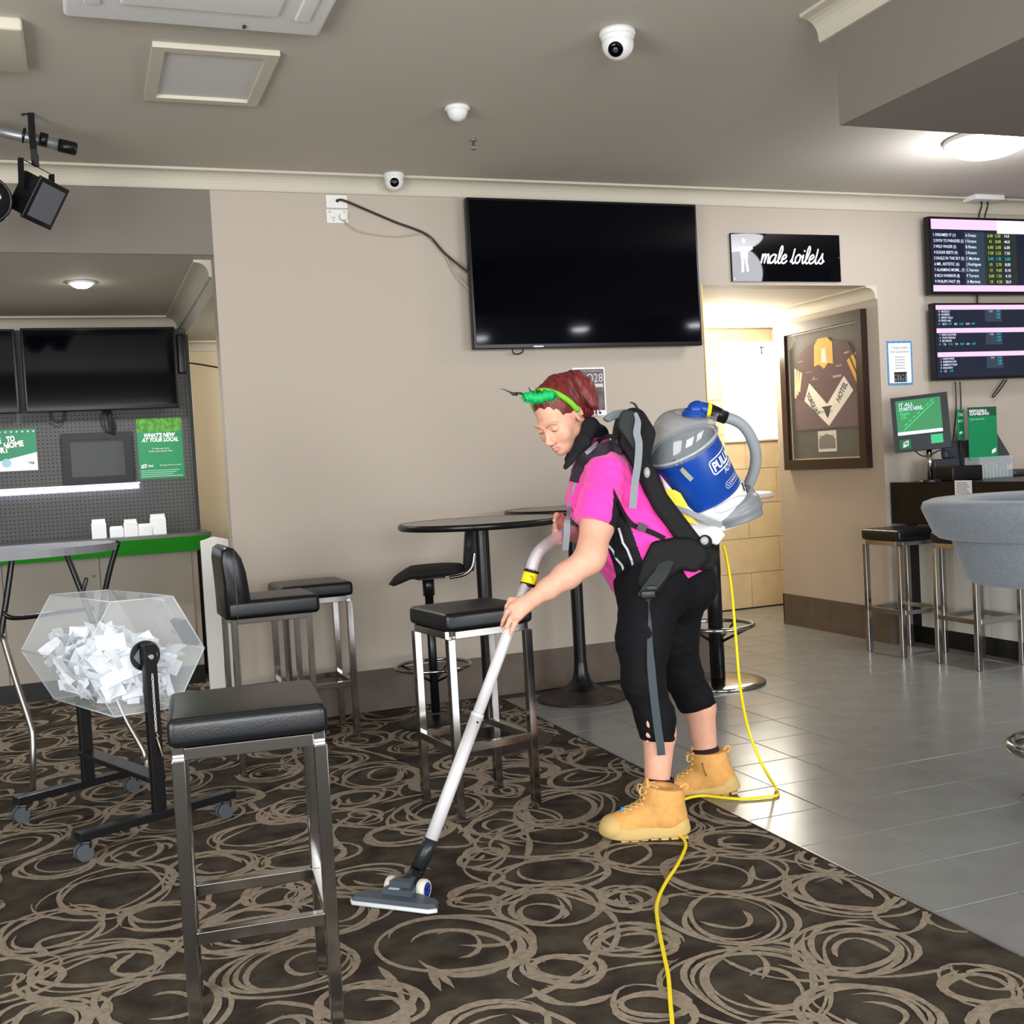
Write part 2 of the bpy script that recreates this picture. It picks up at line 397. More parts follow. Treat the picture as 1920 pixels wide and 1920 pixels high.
# --- floor: slab, tiles one by one, carpet
mb = MB(); mb.bb((XMIN, YMIN, -.12), (XMAX, 9, -.009)); floor = struct('floor', mb, M_grout)
T = .3115; X0 = 2.118; Y0 = 2.52-T*20
def proj(P):
    d = np.asarray(P)-CP; w = d @ FW
    return (960+F_PX*(d @ RT)/w, 960-F_PX*(d @ UP)/w) if w > .1 else (-9999, -9999)
cand = []; rest = MB(); tm = None
for i in range(0, 18):
    for j in range(0, 38):
        x0 = X0+i*T; y0 = Y0+j*T
        if x0 > XMAX-.1 or y0 > 8.2-.02 or y0 < YMIN: continue
        if y0+T > WYM and (x0+T < XL1 or x0 > 5.9): continue
        c = (x0+T/2, y0+T/2, 0); px, py = proj(c); vis = -60 < px < 1990 and -60 < py < 2000 and (c-CP) @ FW > .8
        (cand if vis else [None]).append((-py, x0, y0)) if vis else rest.bb((x0+.0015, y0+.0015, -.009), (x0+T-.0015, y0+T-.0015, 0))
cand.sort()
for k, (_, x0, y0) in enumerate(cand):
    if k >= 296: rest.bb((x0+.0015, y0+.0015, -.009), (x0+T-.0015, y0+T-.0015, 0)); continue
    if tm is None:
        t = MB(); h = T/2-.0015; b = .002
        t.add([(-h, -h, -.009), (h, -h, -.009), (h, h, -.009), (-h, h, -.009), (-h, -h, -b), (h, -h, -b), (h, h, -b), (-h, h, -b), (-h+b, -h+b, 0), (h-b, -h+b, 0), (h-b, h-b, 0), (-h+b, h-b, 0)],
              [(0, 1, 5, 4), (1, 2, 6, 5), (2, 3, 7, 6), (3, 0, 4, 7), (4, 5, 9, 8), (5, 6, 10, 9), (6, 7, 11, 10), (7, 4, 8, 11), (8, 9, 10, 11)])
        o = build('tile', t, M_tile, floor); tm = o.data
    else:
        o = bpy.data.objects.new('tile', tm); COL.objects.link(o); o.parent = floor
    o.location = (x0+T/2, y0+T/2, rng.uniform(-.0004, .0004)); o.rotation_euler = (rng.uniform(-.0012, .0012), rng.uniform(-.0012, .0012), 0)
o = build('tile', rest, M_tile, floor); tag(o, kind='stuff')
# carpet with its woven swirls
CX = 2.112
mb = MB(); mb.bb((XMIN, YMIN, -.009), (CX, WYM, .004)); mb.bb((XMIN, WYM, -.009), (2.4, 8.35, .004)); carpet = struct('carpet', mb, M_carpet)
mb = MB(); mb.bb((CX, YMIN, -.002), (CX+.006, WYM-.012, .006)); struct('trim_8', mb, M_chrome2)
sw = MB()
def clipx(P): return P[0] < CX-.004 and (P[1] < WYM-.02 or P[0] < XL0)
def stroke(pts, w):
    n = len(pts); run = []
    zz = .0046+rng.uniform(0, .0011)
    def flush(run):
        if len(run) < 3: return
        vs = []
        for i, (p, ww) in enumerate(run):
            a = run[max(i-1, 0)][0]; b = run[min(i+1, len(run)-1)][0]; d = nrm(np.array([b[0]-a[0], b[1]-a[1], 0])); q = np.array([-d[1], d[0], 0])
            for s in (-1, 1):
                v = np.array([p[0], p[1], zz+i*1.2e-5])+q*s*ww/2; v[0] = min(v[0], CX-.001); vs.append(v)
        sw.add(vs, [(2*i, 2*i+2, 2*i+3, 2*i+1) for i in range(len(run)-1)])
    for i, p in enumerate(pts):
        t = i/(n-1); ww = w*(.55+.75*abs(math.sin(PI*(t*1.7+.2))))*(min(1, t*9+.15))*(min(1, (1-t)*9+.15))*rng.uniform(.88, 1.12)
        if clipx(p): run.append((p, ww))
        else: flush(run); run = []
    flush(run)
def loop(cx, cy, r, ecc, rot, turns, w, drift, inw):
    n = int(34*turns*max(.6, r/.2)); ph = rng.uniform(0, 2*PI); pts = []
    k2, k3 = rng.uniform(.03, .12), rng.uniform(.02, .07); p2, p3 = rng.uniform(0, 6, 2)
    for i in range(n+1):
        t = i/n; a = ph+2*PI*turns*t; rr = r*(1-inw*t)*(1+k2*math.sin(2*a+p2)+k3*math.sin(3*a+p3))
        x = rr*math.cos(a); y = rr*ecc*math.sin(a); pts.append((cx+drift[0]*t+x*math.cos(rot)-y*math.sin(rot), cy+drift[1]*t+x*math.sin(rot)+y*math.cos(rot)))
    stroke(pts, w)
gx = .335
for iy in range(0, 32):
    for ix in range(0, 13):
        cx = CX+.05-ix*gx+(gx/2 if iy % 2 else 0)+rng.uniform(-.065, .065); cy = -.6+iy*.30+rng.uniform(-.06, .06)
        if cx < -1.9 or cy > 8.3: continue
        px, py = proj((cx, cy, 0))
        if not (-300 < px < 2200 and py < 2350): continue
        R = rng.choice([.10, .14, .16, .18, .21])*rng.uniform(.93, 1.07); rot = rng.uniform(0, PI)
        for k in range(rng.randint(3, 5)):
            loop(cx+rng.uniform(-.03, .03), cy+rng.uniform(-.03, .03), R*rng.uniform(.82, 1.12), rng.uniform(.72, .96), rot+rng.uniform(-.35, .35), rng.uniform(.7, 1.45), rng.uniform(.010, .019), rng.uniform(-.035, .035, 2), rng.uniform(0, .22))
        if rng.rand() < .75: loop(cx+rng.uniform(-.03, .03), cy+rng.uniform(-.03, .03), R*rng.uniform(.45, .62), .75, rot, rng.uniform(.5, .95), .014, (0, 0), rng.uniform(0, .4))
        # sweeping link to a neighbour
        for _k in range(1):
            a = rng.uniform(0, 2*PI); L = rng.uniform(.28, .5); b = a+rng.uniform(-1.6, 1.6); p = np.array([cx+R*math.cos(a), cy+R*math.sin(a)]); c1 = p+.5*L*np.array([-math.sin(a), math.cos(a)]); e = c1+.5*L*np.array([math.cos(b), math.sin(b)])
            stroke([tuple((1-t)**2*p+2*t*(1-t)*c1+t*t*e) for t in np.linspace(0, 1, 26)], rng.uniform(.012, .022))
s = build('swirl_pattern', sw, M_swirl, carpet, recalc=False); tag(s, kind='stuff')

# ================================================================== CEILING FITTINGS
hx0, hx1, hy0, hy1 = .345, .80, 4.31, 4.915
h = thing('ceiling_hatch', 'square recessed ceiling access panel with moulded cream frame', 'hatch', ((hx0+hx1)/2, (hy0+hy1)/2, ZC))
fr = MB(); w_ = .045
for (a, b) in (((hx0, hy0), (hx1, hy0+w_)), ((hx0, hy1-w_), (hx1, hy1)), ((hx0, hy0+w_), (hx0+w_, hy1-w_)), ((hx1-w_, hy0+w_), (hx1, hy1-w_))):
    fr.bb((*a, ZC-.02), (*b, ZC)); 
build('frame', fr, M_corn, h); fr = MB(); fr.bb((hx0+w_, hy0+w_, ZC-.006), (hx1-w_, hy1-w_, ZC)); build('panel', fr, mat('hatch_panel', (206, 203, 200), .6), h)
h = thing('air_conditioner', 'white ceiling cassette air conditioner cut off by the top edge', 'air conditioner', (.45, 3.6, ZC))
fr = MB(); fr.rbox((.47, 3.62, ZC-.02), (.84, .84, .045), .015); build('fascia', fr, M_white, h)
fr = MB(); fr.rbox((.47, 3.62, ZC-.045), (.5, .5, .02), .008); build('grille', fr, M_white, h)
for sx in (-1, 1): fr = MB(); fr.rbox((.47+sx*.335, 3.62, ZC-.045), (.05, .56, .012), .005); build('louvre', fr, M_white, h)
fr = MB(); fr.bb((.62, 3.985, ZC-.048), (.63, 4.005, ZC-.042)); build('louvre', fr, M_blackplastic, h)
fr = MB(); fr.rbox((-.43, 4.40, ZC-.02), (.70, .43, .045), .012); o = build('ceiling_panel_heater', fr, M_corn, None, (-.43, 4.40, ZC)); tag(o, 'flat cream ceiling panel at the upper left edge', 'ceiling panel')
def dome_camera(px, py, r, look, label):
    b = WZ(px, py, ZC-.0); t = thing('security_camera', label, 'camera', b, 'white dome security cameras')
    m = MB(); m.lathe([(0, 0), (r, 0), (r*1.02, -r*.22), (r*.97, -r*.36), (r*.93, -r*.36)], b, n=32); m.lathe([(r*.93, -r*.3), (r*.92, -r*.62)], b, n=32); build('mount', m, M_white, t)
    m = MB(); c = b+np.array([0, 0, -r*.72]); m.sphere(c, r*.9, 32, 20); build('ball_housing', m, M_white, t)
    l = nrm(look); m = MB(); m.lathe([(0, r*.93), (r*.34, r*.92), (r*.42, r*.86), (r*.43, r*.7)], c, l, 28); lens = build('lens', m, M_screen, t)
    m = MB(); m.lathe([(.0, r*.945), (r*.15, r*.94), (r*.17, r*.9)], c, l, 20); build('lens_core', m, mat('lens_glass', (60, 62, 70), .1), lens)
dome_camera(1157, 58, .066, -BH*.75-RH*.25+np.array([0, 0, -.62]), 'white dome camera on the open ceiling, nearest the viewer')
dome_camera(738, 326, .056, -BH*.85+RH*.12+np.array([0, 0, -.3]), 'white dome camera at the wall cornice above the outlets')
b = WZ(857, 200, ZC); m = MB(); m.lathe([(0, 0), (.052, 0), (.056, -.012), (.046, -.018), (.044, -.03), (.034, -.05), (.016, -.062), (0, -.064)], b, n=28); tag(build('motion_detector', m, M_white, None, b), 'small white domed motion detector between the two ceiling cameras', 'detector')
b = WZ(887, 262, ZC); m = MB(); m.lathe([(0, 0), (.017, 0), (.017, -.006), (.006, -.009), (.006, -.028), (0, -.028)], b, n=16); m.cyl(b+[0, 0, -.045], b+[0, 0, -.047], .012); m.cyl(b+[-.006, 0, -.025], b+[-.006, 0, -.046], .0015, n=6); m.cyl(b+[.006, 0, -.025], b+[.006, 0, -.046], .0015, n=6)
tag(build('sprinkler_head', m, M_chrome2, None, b), 'tiny metal fire sprinkler head hanging from the ceiling', 'sprinkler')
# oyster lamp
LC = np.array([4.60, 4.79, ZC]); t = thing('oyster_lamp', 'big round glowing ceiling lamp under the right bulkhead', 'ceiling lamp', LC)
m = MB(); m.lathe([(0, 0), (.225, 0), (.228, -.018), (.215, -.025)], LC, n=40); build('base', m, M_white, t)
m = MB(); m.lathe([(.212, -.018)]+[(.212*math.cos(a), -.02-.085*math.sin(a)) for a in np.linspace(.1, PI/2, 9)], LC, n=40); build('diffuser', m, mat('lamp_glow', (255, 252, 255), .4, emit=(250, 246, 255), estr=11), t)
lp = bpy.data.lights.new('oyster_light', 'POINT'); lp.energy = 14; lp.color = (.93, .93, 1); lp.shadow_soft_size = .2; ol = bpy.data.objects.new('oyster_light', lp); COL.objects.link(ol); ol.location = LC+np.array([0, 0, -.28])
# alcove downlight
DC = np.array([.08, 6.92, ZB]); t = thing('downlight', 'small round glowing downlight in the alcove ceiling', 'downlight', DC)
m = MB(); m.lathe([(.05, .0), (.075, 0), (.078, -.008), (.06, -.012), (.055, -.004)], DC, n=28); build('trim_ring', m, M_white, t)
m = MB(); m.lathe([(0, -.034), (.03, -.032), (.05, -.022), (.06, -.006)], DC, n=24); build('lamp_face', m, mat('downlight_glow', (255, 255, 255), .4, emit=(255, 250, 240), estr=22), t)
lp = bpy.data.lights.new('downlight_light', 'SPOT'); lp.energy = 60; lp.spot_size = 2.6; lp.spot_blend = .6; lp.shadow_soft_size = .06; ol = bpy.data.objects.new('downlight_light', lp); COL.objects.link(ol); ol.location = DC+np.array([0, 0, -.03])
# unseen fill light added to brighten the side passage, and the round downlights behind the viewer (seen mirrored in the television)
lp = bpy.data.lights.new('passage_fill', 'POINT'); lp.energy = 11; lp.color = (1, .95, .85); lp.shadow_soft_size = .15; ol = bpy.data.objects.new('passage_fill', lp); COL.objects.link(ol); ol.location = (1.6, 7.3, 2.1)
for x, y, lb in ((4.18, 2.735, 'round ceiling downlight mirrored in the middle of the big television'), (3.446, 2.165, 'round ceiling downlight mirrored at the lower left of the big television'), (5.217, 2.943, 'round ceiling downlight mirrored at the right end of the big television')):
    q = np.array([x, y, ZB]); t = thing('downlight', lb, 'downlight', q)
    m = MB(); m.lathe([(.07, 0), (.10, 0), (.102, -.008), (.08, -.012), (.075, -.004)], q, n=28); build('trim_ring', m, M_white, t)
    m = MB(); m.lathe([(0, -.03), (.04, -.028), (.07, -.018), (.078, -.004)], q, n=24); build('lamp_face', m, mat('downlight_glow2', (255, 255, 255), .4, emit=(245, 248, 255), estr=30), t)
# junction box on the ceiling with cables to the racing screens
b = np.array([5.66, 5.955, ZC]); t = thing('junction_box', 'white ceiling box with black cables above the racing screens', 'junction box', b)
m = MB(); m.rbox(b+[0, 0, -.016], (.24, .12, .032), .004, 2); build('box', m, M_white, t)
for dx in (-.02, .03): m = MB(); m.tube(smooth_path([b+[dx, 0, -.03], b+[dx+.01, .01, -.06], b+[dx-.005, .02, -.12], b+[dx-.002, .02, -.17]]), .005, rad=None); build('cable', m, M_blackplastic, t)
# lighting bar with stage lamps, upper left
t = thing('lighting_bar', 'grey pipe with black end cap hung under the ceiling at upper left', 'lighting bar', WD(60, 255, 5.0))
A = WD(-60, 232, 4.75); Bp = WD(140, 279, 4.9); d = nrm(Bp-A)
m = MB(); m.cyl(A, Bp, .0235, n=24); build('pipe', m, mat('galvanised', (150, 150, 152), .4, metal=.7), t)
m = MB(); m.cyl(Bp-d*.065, Bp+d*.002, .028, n=24); m.cyl(Bp+d*.002, Bp+d*.01, .028, .02); build('end_cap', m, M_blackplastic, t)
m = MB(); q = WD(82, 262, 4.84); m.cyl(q-d*.016, q+d*.016, .029, n=20); build('clamp', m, M_blackplastic, t); m = MB(); m.torus(WD(45, 254, 4.83), .027, .006, d); build('clamp', m, M_blackplastic, t)
m = MB(); hh = WD(58, 255, 4.80); m.ribbon([WD(40, 212, 4.79), WD(52, 208, 4.79), WD(58, 213, 4.79), WD(60, 250, 4.79), WD(63, 280, 4.79), WD(66, 310, 4.8)], .028, .004, RH); m.cyl(WD(56, 210, 4.79), np.array([*WD(56, 210, 4.79)[:2], ZC]), .006); build('hanger', m, M_blackmetal, t)
t = thing('stage_lamp', 'black boxy floodlight hanging from the lighting bar', 'stage lamp', WD(68, 370, 4.82))
# box housing, tilted
ctr = WD(68, 372, 4.82); ax = nrm(RH*.55-ZV*.34-BH*.25); up = nrm(RH*.42+ZV*.88); sd = nrm(np.cross(ax, up)); up = np.cross(sd, ax); R = np.stack([ax, sd, up], 1)
m = MB(); m.rbox(ctr, (.105, .15, .17), .01, 2, R); m.rbox(ctr+ax*.055, (.014, .17, .19), .004, 2, R); build('housing', m, M_blackmetal, t)
m = MB(); m.box(ctr+ax*.064, (.003, .13, .15), R); build('glass', m, mat('lamp_glass', (90, 92, 96), .12), t)
m = MB(); y0 = WD(68, 312, 4.82); m.ribbon([y0+sd*.09, y0-sd*.09], .03, .004, ax); 
for s_ in (-1, 1): m.ribbon([y0+sd*.09*s_, ctr+sd*.09*s_+up*.01], .03, .004, ax)
m.cyl(y0, y0+[0, 0, .05], .012); build('yoke', m, M_blackmetal, t)
t = thing('par_can', 'round black vented stage lamp cut off by the left edge', 'stage lamp', WD(-15, 375, 4.7))
c = WD(-22, 377, 4.72); m = MB(); m.lathe([(0, -.07), (.05, -.06), (.092, -.02), (.098, .03), (.098, .055), (.09, .058), (.088, .045), (0, .04)], c, nrm(-BH+RH*.3-ZV*.1), 28); build('can', m, M_blackmetal, t)
m = MB()
for a in np.linspace(-1.0, 1.0, 5):
    x_, y_, _ = frame_of(-BH+RH*.3-ZV*.1); m.sphere(c+(math.cos(a)*RH+math.sin(a)*ZV)*.075-BH*.062, (.008, .004, .014), 10, 6)
build('vent', m, M_chrome2, t)
m = MB(); m.cyl(c+[0, 0, .09], WD(-20, 240, 4.75), .008); build('yoke', m, M_blackmetal, t)
# ================================================================== WALL THINGS
WN = np.array([0, -1.0, 0])
def wall_plane(x0, z0, y): return Plane((x0, y, z0), (1, 0, 0), (0, 0, 1))
# big television
X0, X1, Z0, Z1 = 2.072, 3.505, 1.945, 2.775
t = thing('television', 'large switched-off black television on the main wall', 'television', ((X0+X1)/2, WYM, Z0))
m = MB(); m.rbox(((X0+X1)/2, 5.985, (Z0+Z1)/2), (X1-X0, .05, Z1-Z0), .006, 2); build('bezel', m, M_blackplastic, t)
m = MB(); m.bb((X0+.014, 5.957, Z0+.024), (X1-.014, 5.9595, Z1-.014)); build('screen', m, M_screen, t)
m = MB(); m.bb((2.6, 6.01, 2.15), (3.0, WYM-.004, 2.55)); build('wall_bracket', m, M_blackmetal, t)
m = MB(); m.bb((X0+.35, 5.957, Z0+.006), (X0+.41, 5.9585, Z0+.014)); build('emblem', m, M_chrome2, t)
m = MB(); m.tube(smooth_path([(2.31, 6.0, 1.95), (2.315, 6.0, 1.925), (2.34, 6.0, 1.918), (2.37, 6.0, 1.93), (2.375, 6.0, 1.95)]), .004); build('cable_loop', m, M_blackplastic, t)
# outlets and cables
P = wall_plane(1.318, 2.64, WYM)
t = thing('wall_plate', 'blank white wall plate with black cable, upper of the pair', 'wall plate', (1.375, WYM, 2.753))
m = MB(); P.slab(m, .002, .08, .117, .147, 0, .009); build('plate', m, M_white, t)
m = MB(); a = P.p(.063, .118, .009); m.sphere(a, .009, 12, 8); build('cable_clip', m, M_blackplastic, t)
t = thing('power_outlet', 'double white power outlet with plug, lower of the pair', 'outlet', (1.375, WYM, 2.675))
m = MB(); P.slab(m, 0, 0, .115, .071, 0, .009); build('plate', m, M_white, t)
m = MB()
for (x, y, r) in ((.03, .028, .5), (.042, .028, -.5), (.036, .014, 0)): P.slab(m, x-.0015, y-.004, x+.0015, y+.004, .009, .0096)
build('socket_slots', m, M_textd, t)
for x in (.018, .097): m = MB(); P.slab(m, x-.006, .054, x+.006, .064, .009, .012); build('switch', m, M_corn, t)
m = MB(); a = P.p(.086, .03, .009); m.cyl(a, a+WN*.028, .021, .017, 20); build('plug', m, M_white, t)
def wcable(pts, r, m_, nm, lab):
    q = [WY(x, y, WYM-dy) for x, y, dy in pts]; mb = MB(); mb.tube(smooth_path(q), r); tag(build(nm, mb, m_, None, q[0]), lab, 'cable')
wcable([(633, 376, .012), (645, 376, .03), (695, 397, .012), (740, 416, .012), (800, 440, .02), (835, 476, .025), (882, 514, .06)], .0065, mat('dark_cable', (52, 40, 34), .6), 'black_cable', 'thick dark cable running from the blank wall plate to the television')
wcable([(645, 412, .03), (655, 424, .012), (680, 436, .008), (740, 444, .008), (795, 438, .014), (805, 445, .02), (832, 472, .02), (850, 508, .02), (882, 546, .06)], .004, mat('beige_cable', (176, 160, 140), .6), 'beige_cable', 'thin beige cable drooping from the outlet to the television')
# male toilets sign
SX, SZ, SWd, SH = 3.79, 2.34, .79, .292
P = wall_plane(SX, SZ, WYM-.02)
t = thing('toilet_sign', 'glossy black male toilets sign with white script over the opening', 'sign', (SX+SWd/2, WYM, SZ))
m = MB(); P.slab(m, 0, 0, SWd, SH, -.02, 0); build('board', m, mat('gloss_black', (4, 5, 9), .03, spec=.4), t)
m = MB()
def script(strokes, x, y, s, th):
    for st in strokes:
        q = smooth_path([np.array([x+(a+b*.28)*s, y+b*s, 0]) for a, b in st], 5); n = len(q)
        for i in range(n-1):
            d = nrm(q[i+1]-q[i]); w = np.array([-d[1], d[0], 0])*th/2; e = d*th*.25
            c4 = [q[i]-w-e, q[i+1]-w+e, q[i+1]+w+e, q[i]+w-e]
            m.add([P.p(c[0], c[1], .0008+.00001*i) for c in c4], [(0, 1, 2, 3)])
        return_x = None
G = {'m': ([[(0, 1), (0, 0)], [(0, .1), (.15, .8), (.3, 1), (.42, .85), (.42, 0)], [(.42, .1), (.57, .8), (.72, 1), (.84, .85), (.84, .2), (.92, 0), (1.1, .15)]], 1.08),
     'a': ([[(.72, .85), (.45, 1), (.1, .75), (0, .35), (.15, .02), (.42, .1), (.68, .6), (.74, .95), (.7, .3), (.8, 0), (1.0, .15)]], 1.0),
     'l': ([[(0, .15), (.3, .7), (.48, 1.5), (.36, 1.95), (.18, 1.6), (.12, .5), (.22, .05), (.42, .02), (.6, .18)]], .56),
     'e': ([[(0, .4), (.35, .5), (.6, .78), (.42, 1), (.15, .75), (.06, .35), (.25, .0), (.55, .08), (.75, .3)]], .72),
     't': ([[(.0, .15), (.22, .7), (.3, 1.65)], [(.28, 1.3), (.22, .4), (.32, .02), (.5, .03), (.68, .25)]], .62),
     'o': ([[(.62, .92), (.35, 1), (.06, .7), (.05, .25), (.3, 0), (.6, .3), (.62, .75), (.5, .95), (.7, .78), (.95, .85)]], .9),
     'i': ([[(0, .6), (.14, .95), (.1, .3), (.22, .0), (.42, .18)], [(.17, 1.38), (.19, 1.48)]], .42),
     's': ([[(0, .2), (.3, .75), (.42, 1.15), (.44, .8), (.62, .3), (.45, 0), (.15, .08)], [(.55, .1), (.8, .3)]], .8), ' ': ([], .55)}
x = .205; s_ = .054; th = .0105
for ch in 'male toilets':
    g, adv = G[ch]; script(g, x, .112, s_, th); x += adv*s_*.99
for k, fct in enumerate(m.f): pass
build('script_lettering', m, M_text, t, recalc=False)
m = MB()
P.poly(m, [(.085+.016*math.cos(a), .245+.016*math.sin(a)) for a in np.linspace(0, 2*PI, 16, False)], .001)
P.poly(m, [(.02, .20), (.15, .215), (.15, .195), (.115, .18), (.112, .13), (.062, .13), (.058, .18), (.022, .18)], .001)
P.poly(m, [(.062, .055), (.082, .055), (.086, .132), (.062, .132)], .001); P.poly(m, [(.098, .057), (.118, .06), (.108, .132), (.088, .132)], .001)
build('man_pictogram', m, M_text, t, recalc=False)
m = MB()
for a in ((.012, .015), (.778, .15)): m.cyl(P.p(*a, 0), P.p(*a, .002), .004, n=10)
tag(build('screw', m, M_chrome2, t), kind='stuff')
# framed guernsey on the corridor wall
Y0, Y1, Z0, Z1 = 7.12, 6.185, 1.15, 2.19
Wd = Y0-Y1; Hh = Z1-Z0
P = Plane((XR, Y0, Z0), (0, -1, 0), (0, 0, 1))
t = thing('framed_guernsey', 'dark framed maroon and gold sports jumper on the corridor wall', 'picture frame', (XR, (Y0+Y1)/2, Z0))
M_fr = mat('dark_wood', (40, 24, 18), .35, noise=.25, nscale=30, stretch=(6, 6, 1))
for k, (a, b, c, d) in enumerate(((0, 0, Wd, .07), (0, Hh-.07, Wd, Hh), (0, .07, .065, Hh-.07), (Wd-.065, .07, Wd, Hh-.07))):
    m = MB(); P.slab(m, a, b, c, d, 0, .05); build('frame_rail', m, M_fr, t)
m = MB(); P.slab(m, .05, .05, Wd-.05, Hh-.05, .002, .012); build('backing', m, mat('olive_mat', (66, 62, 54), .7), t)
m = MB(); 
for (a, b, c, d) in ((.065, .07, Wd-.065, .078), (.065, Hh-.078, Wd-.065, Hh-.07), (.065, .078, .072, Hh-.078), (Wd-.072, .078, Wd-.065, Hh-.078)): P.slab(m, a, b, c, d, .012, .02)
build('gold_fillet', m, mat('pale_gold', (196, 176, 140), .4), t)
M_mar = mat('maroon_cloth', (80, 42, 44), .8, noise=.12, nscale=14); M_gold = mat('gold_cloth', (222, 170, 22), .7); M_cr = mat('cream_cloth', (228, 222, 212), .8); M_plum = mat('plum_panel', (92, 66, 70), .8)
def fp(mm, pts, h, mi=0): P.poly(mm, [(x*Wd, y*Hh) for x, y in pts], h, mi)
jm = MB(); P_ = P
jm.prism([P.p(x*Wd, y*Hh, .012) for x, y in [(.13, .27), (.9, .27), (.9, .5), (.86, .63), (.92, .66), (.80, .82), (.62, .85), (.40, .85), (.24, .80), (.13, .64), (.17, .6), (.13, .5)]], P.n*.008)
jump = build('jumper', jm, M_mar, t)
m = MB(); fp(m, [(.14, .275), (.89, .275), (.89, .48), (.5, .44), (.14, .48)], .0205); build('lower_panel', m, M_plum, jump, recalc=False)
m = MB(); fp(m, [(.26, .47), (.33, .585), (.54, .43), (.75, .60), (.85, .50), (.55, .285)], .0215); build('white_chevron', m, M_cr, jump, recalc=False)
m = MB(); fp(m, [(.40, .69), (.41, .83), (.46, .87), (.57, .87), (.63, .83), (.63, .69), (.57, .70), (.52, .665), (.46, .70)], .0215)
build('gold_collar', m, M_gold, jump, recalc=False)
m = MB(); fp(m, [(.49, .71), (.50, .80), (.55, .80), (.56, .70)], .0225); build('collar_label', m, M_cr, jump, recalc=False)
m = MB()
for k in range(3): fp(m, [(.79+.045*k, .695+.02*k), (.82+.045*k, .71+.02*k), (.915+.02*k, .56+.05*k), (.90+.02*k, .53+.05*k)], .0215)
build('gold_stripes', m, M_gold, jump, recalc=False)
m = MB()
for k in range(3): fp(m, [(.15+.035*k, .70-.015*k), (.175+.035*k, .69-.015*k), (.16+.025*k, .49+.02*k), (.135+.025*k, .50+.02*k)], .0215)
build('cream_stripes', m, mat('pale_stripe', (216, 196, 150), .8), jump, recalc=False)
m = MB(); add_text(m, 'TORQUAY', P.p(.285*Wd, .505*Hh, .0225), P.ux, P.uy, .04, width=.20, rot=-.93, bold=.03); add_text(m, 'HOTEL', P.p(.685*Wd, .43*Hh, .0225), P.ux, P.uy, .045, width=.155, rot=.88, bold=.03)
add_text(m, 'SEAGULLS', P.p(.43*Wd, .375*Hh, .0225), P.ux, P.uy, .016, width=.16); fp(m, [(.47, .415), (.6, .42), (.575, .40), (.56, .36), (.54, .335), (.52, .36), (.50, .395)], .0225)
build('lettering', m, M_textd, jump, recalc=False)
m = MB()
for (x0, y0, x1, y1) in ((.36, .60, .44, .605), (.38, .60, .40, .62), (.62, .595, .72, .61), (.2, .735, .26, .738), (.30, .655, .37, .658), (.76, .74, .82, .75), (.66, .665, .73, .672)): fp(m, [(x0, y0), (x1, y0+.003), (x1, y1+.004), (x0, y1+.002)], .0213)
build('signatures', m, mat('silver_ink', (170, 130, 125), .6), jump, recalc=False)
m = MB(); P.slab(m, .40*Wd, .115*Hh, .62*Wd, .255*Hh, .012, .015); ph = build('team_photo', m, mat('photo_paper', (205, 200, 190), .5), t)
m = MB()
for k in range(4):
    for q in range(9): P.poly(m, [((.42+.02*q+.006*(k % 2)+.008*math.cos(a))*Wd, (.145+.024*k+.009*math.sin(a))*Hh) for a in np.linspace(0, 2*PI, 8, False)], .0156)
fp(m, [(.41, .135), (.61, .135), (.61, .2), (.56, .225), (.5, .235), (.45, .215), (.41, .2)], .0153)
tag(build('people_in_photo', m, mat('photo_grey', (110, 104, 98), .6), ph, recalc=False), kind='stuff')
m = MB(); P.slab(m, .065, .07, Wd-.065, Hh-.07, .028, .030); build('glass', m, mat('clear_glass', (255, 255, 255), .02, spec=.35, alpha=.035), t)
# notice with blue border
P = wall_plane(4.925, 1.677, WYM-.001)
t = thing('notice', 'white laminated notice with blue border beside the racing screens', 'notice', (5.025, WYM, 1.677))
m = MB(); P.slab(m, 0, 0, .2, .286, 0, .0015); build('sheet', m, mat('blue_border', (40, 112, 170), .5, rgb2=(90, 160, 205), nscale=120), t)
m = MB(); P.slab(m, .012, .014, .188, .272, .0015, .002); build('page', m, M_paper, t)
m = MB(); P.text(m, "Torquay Hotel's", .10, .235, .017, .0024, align='c', width=.13); P.text(m, 'New Gaming Room', .10, .21, .015, .0024, align='c', width=.145); 
for k in range(5): P.rect(m, .06, .18-.018*k, .14, .183-.018*k, .0024)
P.rect(m, .05, .02, .15, .085, .0024); build('print', m, M_textd, t, recalc=False)
m = MB()
for k in range(5): P.rect(m, .056+.02*k, .028, .066+.02*k, .045+.012*(k % 3), .0027); P.rect(m, .058+.02*k, .06, .068+.02*k, .07, .0027)
tag(build('picture_marks', m, mat('grey_print', (120, 125, 135), .7), t, recalc=False), kind='stuff')
# poster partly behind the head
P = wall_plane(2.70, 1.56, WYM-.001)
t = thing('poster', 'small black and white poster on the wall behind the cleaner', 'poster', (2.8, WYM, 1.56))
m = MB(); P.slab(m, 0, 0, .205, .28, 0, .0012); build('sheet', m, M_paper, t)
m = MB(); P.rect(m, .008, .03, .197, .27, .0015); build('dark_field', m, mat('poster_grey', (120, 108, 108), .7, rgb2=(84, 76, 76), nscale=20), t, recalc=False)
m = MB(); P.text(m, 'REQ28', .19, .195, .05, .0018, align='r', width=.17); P.text(m, 'THE RETURN OF THE NIGHT', .10, .255, .008, .0018, align='c', width=.17); P.rect(m, .12, .165, .19, .185, .0018); build('lettering', m, mat('poster_print', (205, 200, 200), .7), t, recalc=False)
m = MB(); 
for k in range(4): P.rect(m, .02+.045*k, .008, .035+.045*k, .022, .0015)
tag(build('logos', m, M_textd, t, recalc=False), kind='stuff')

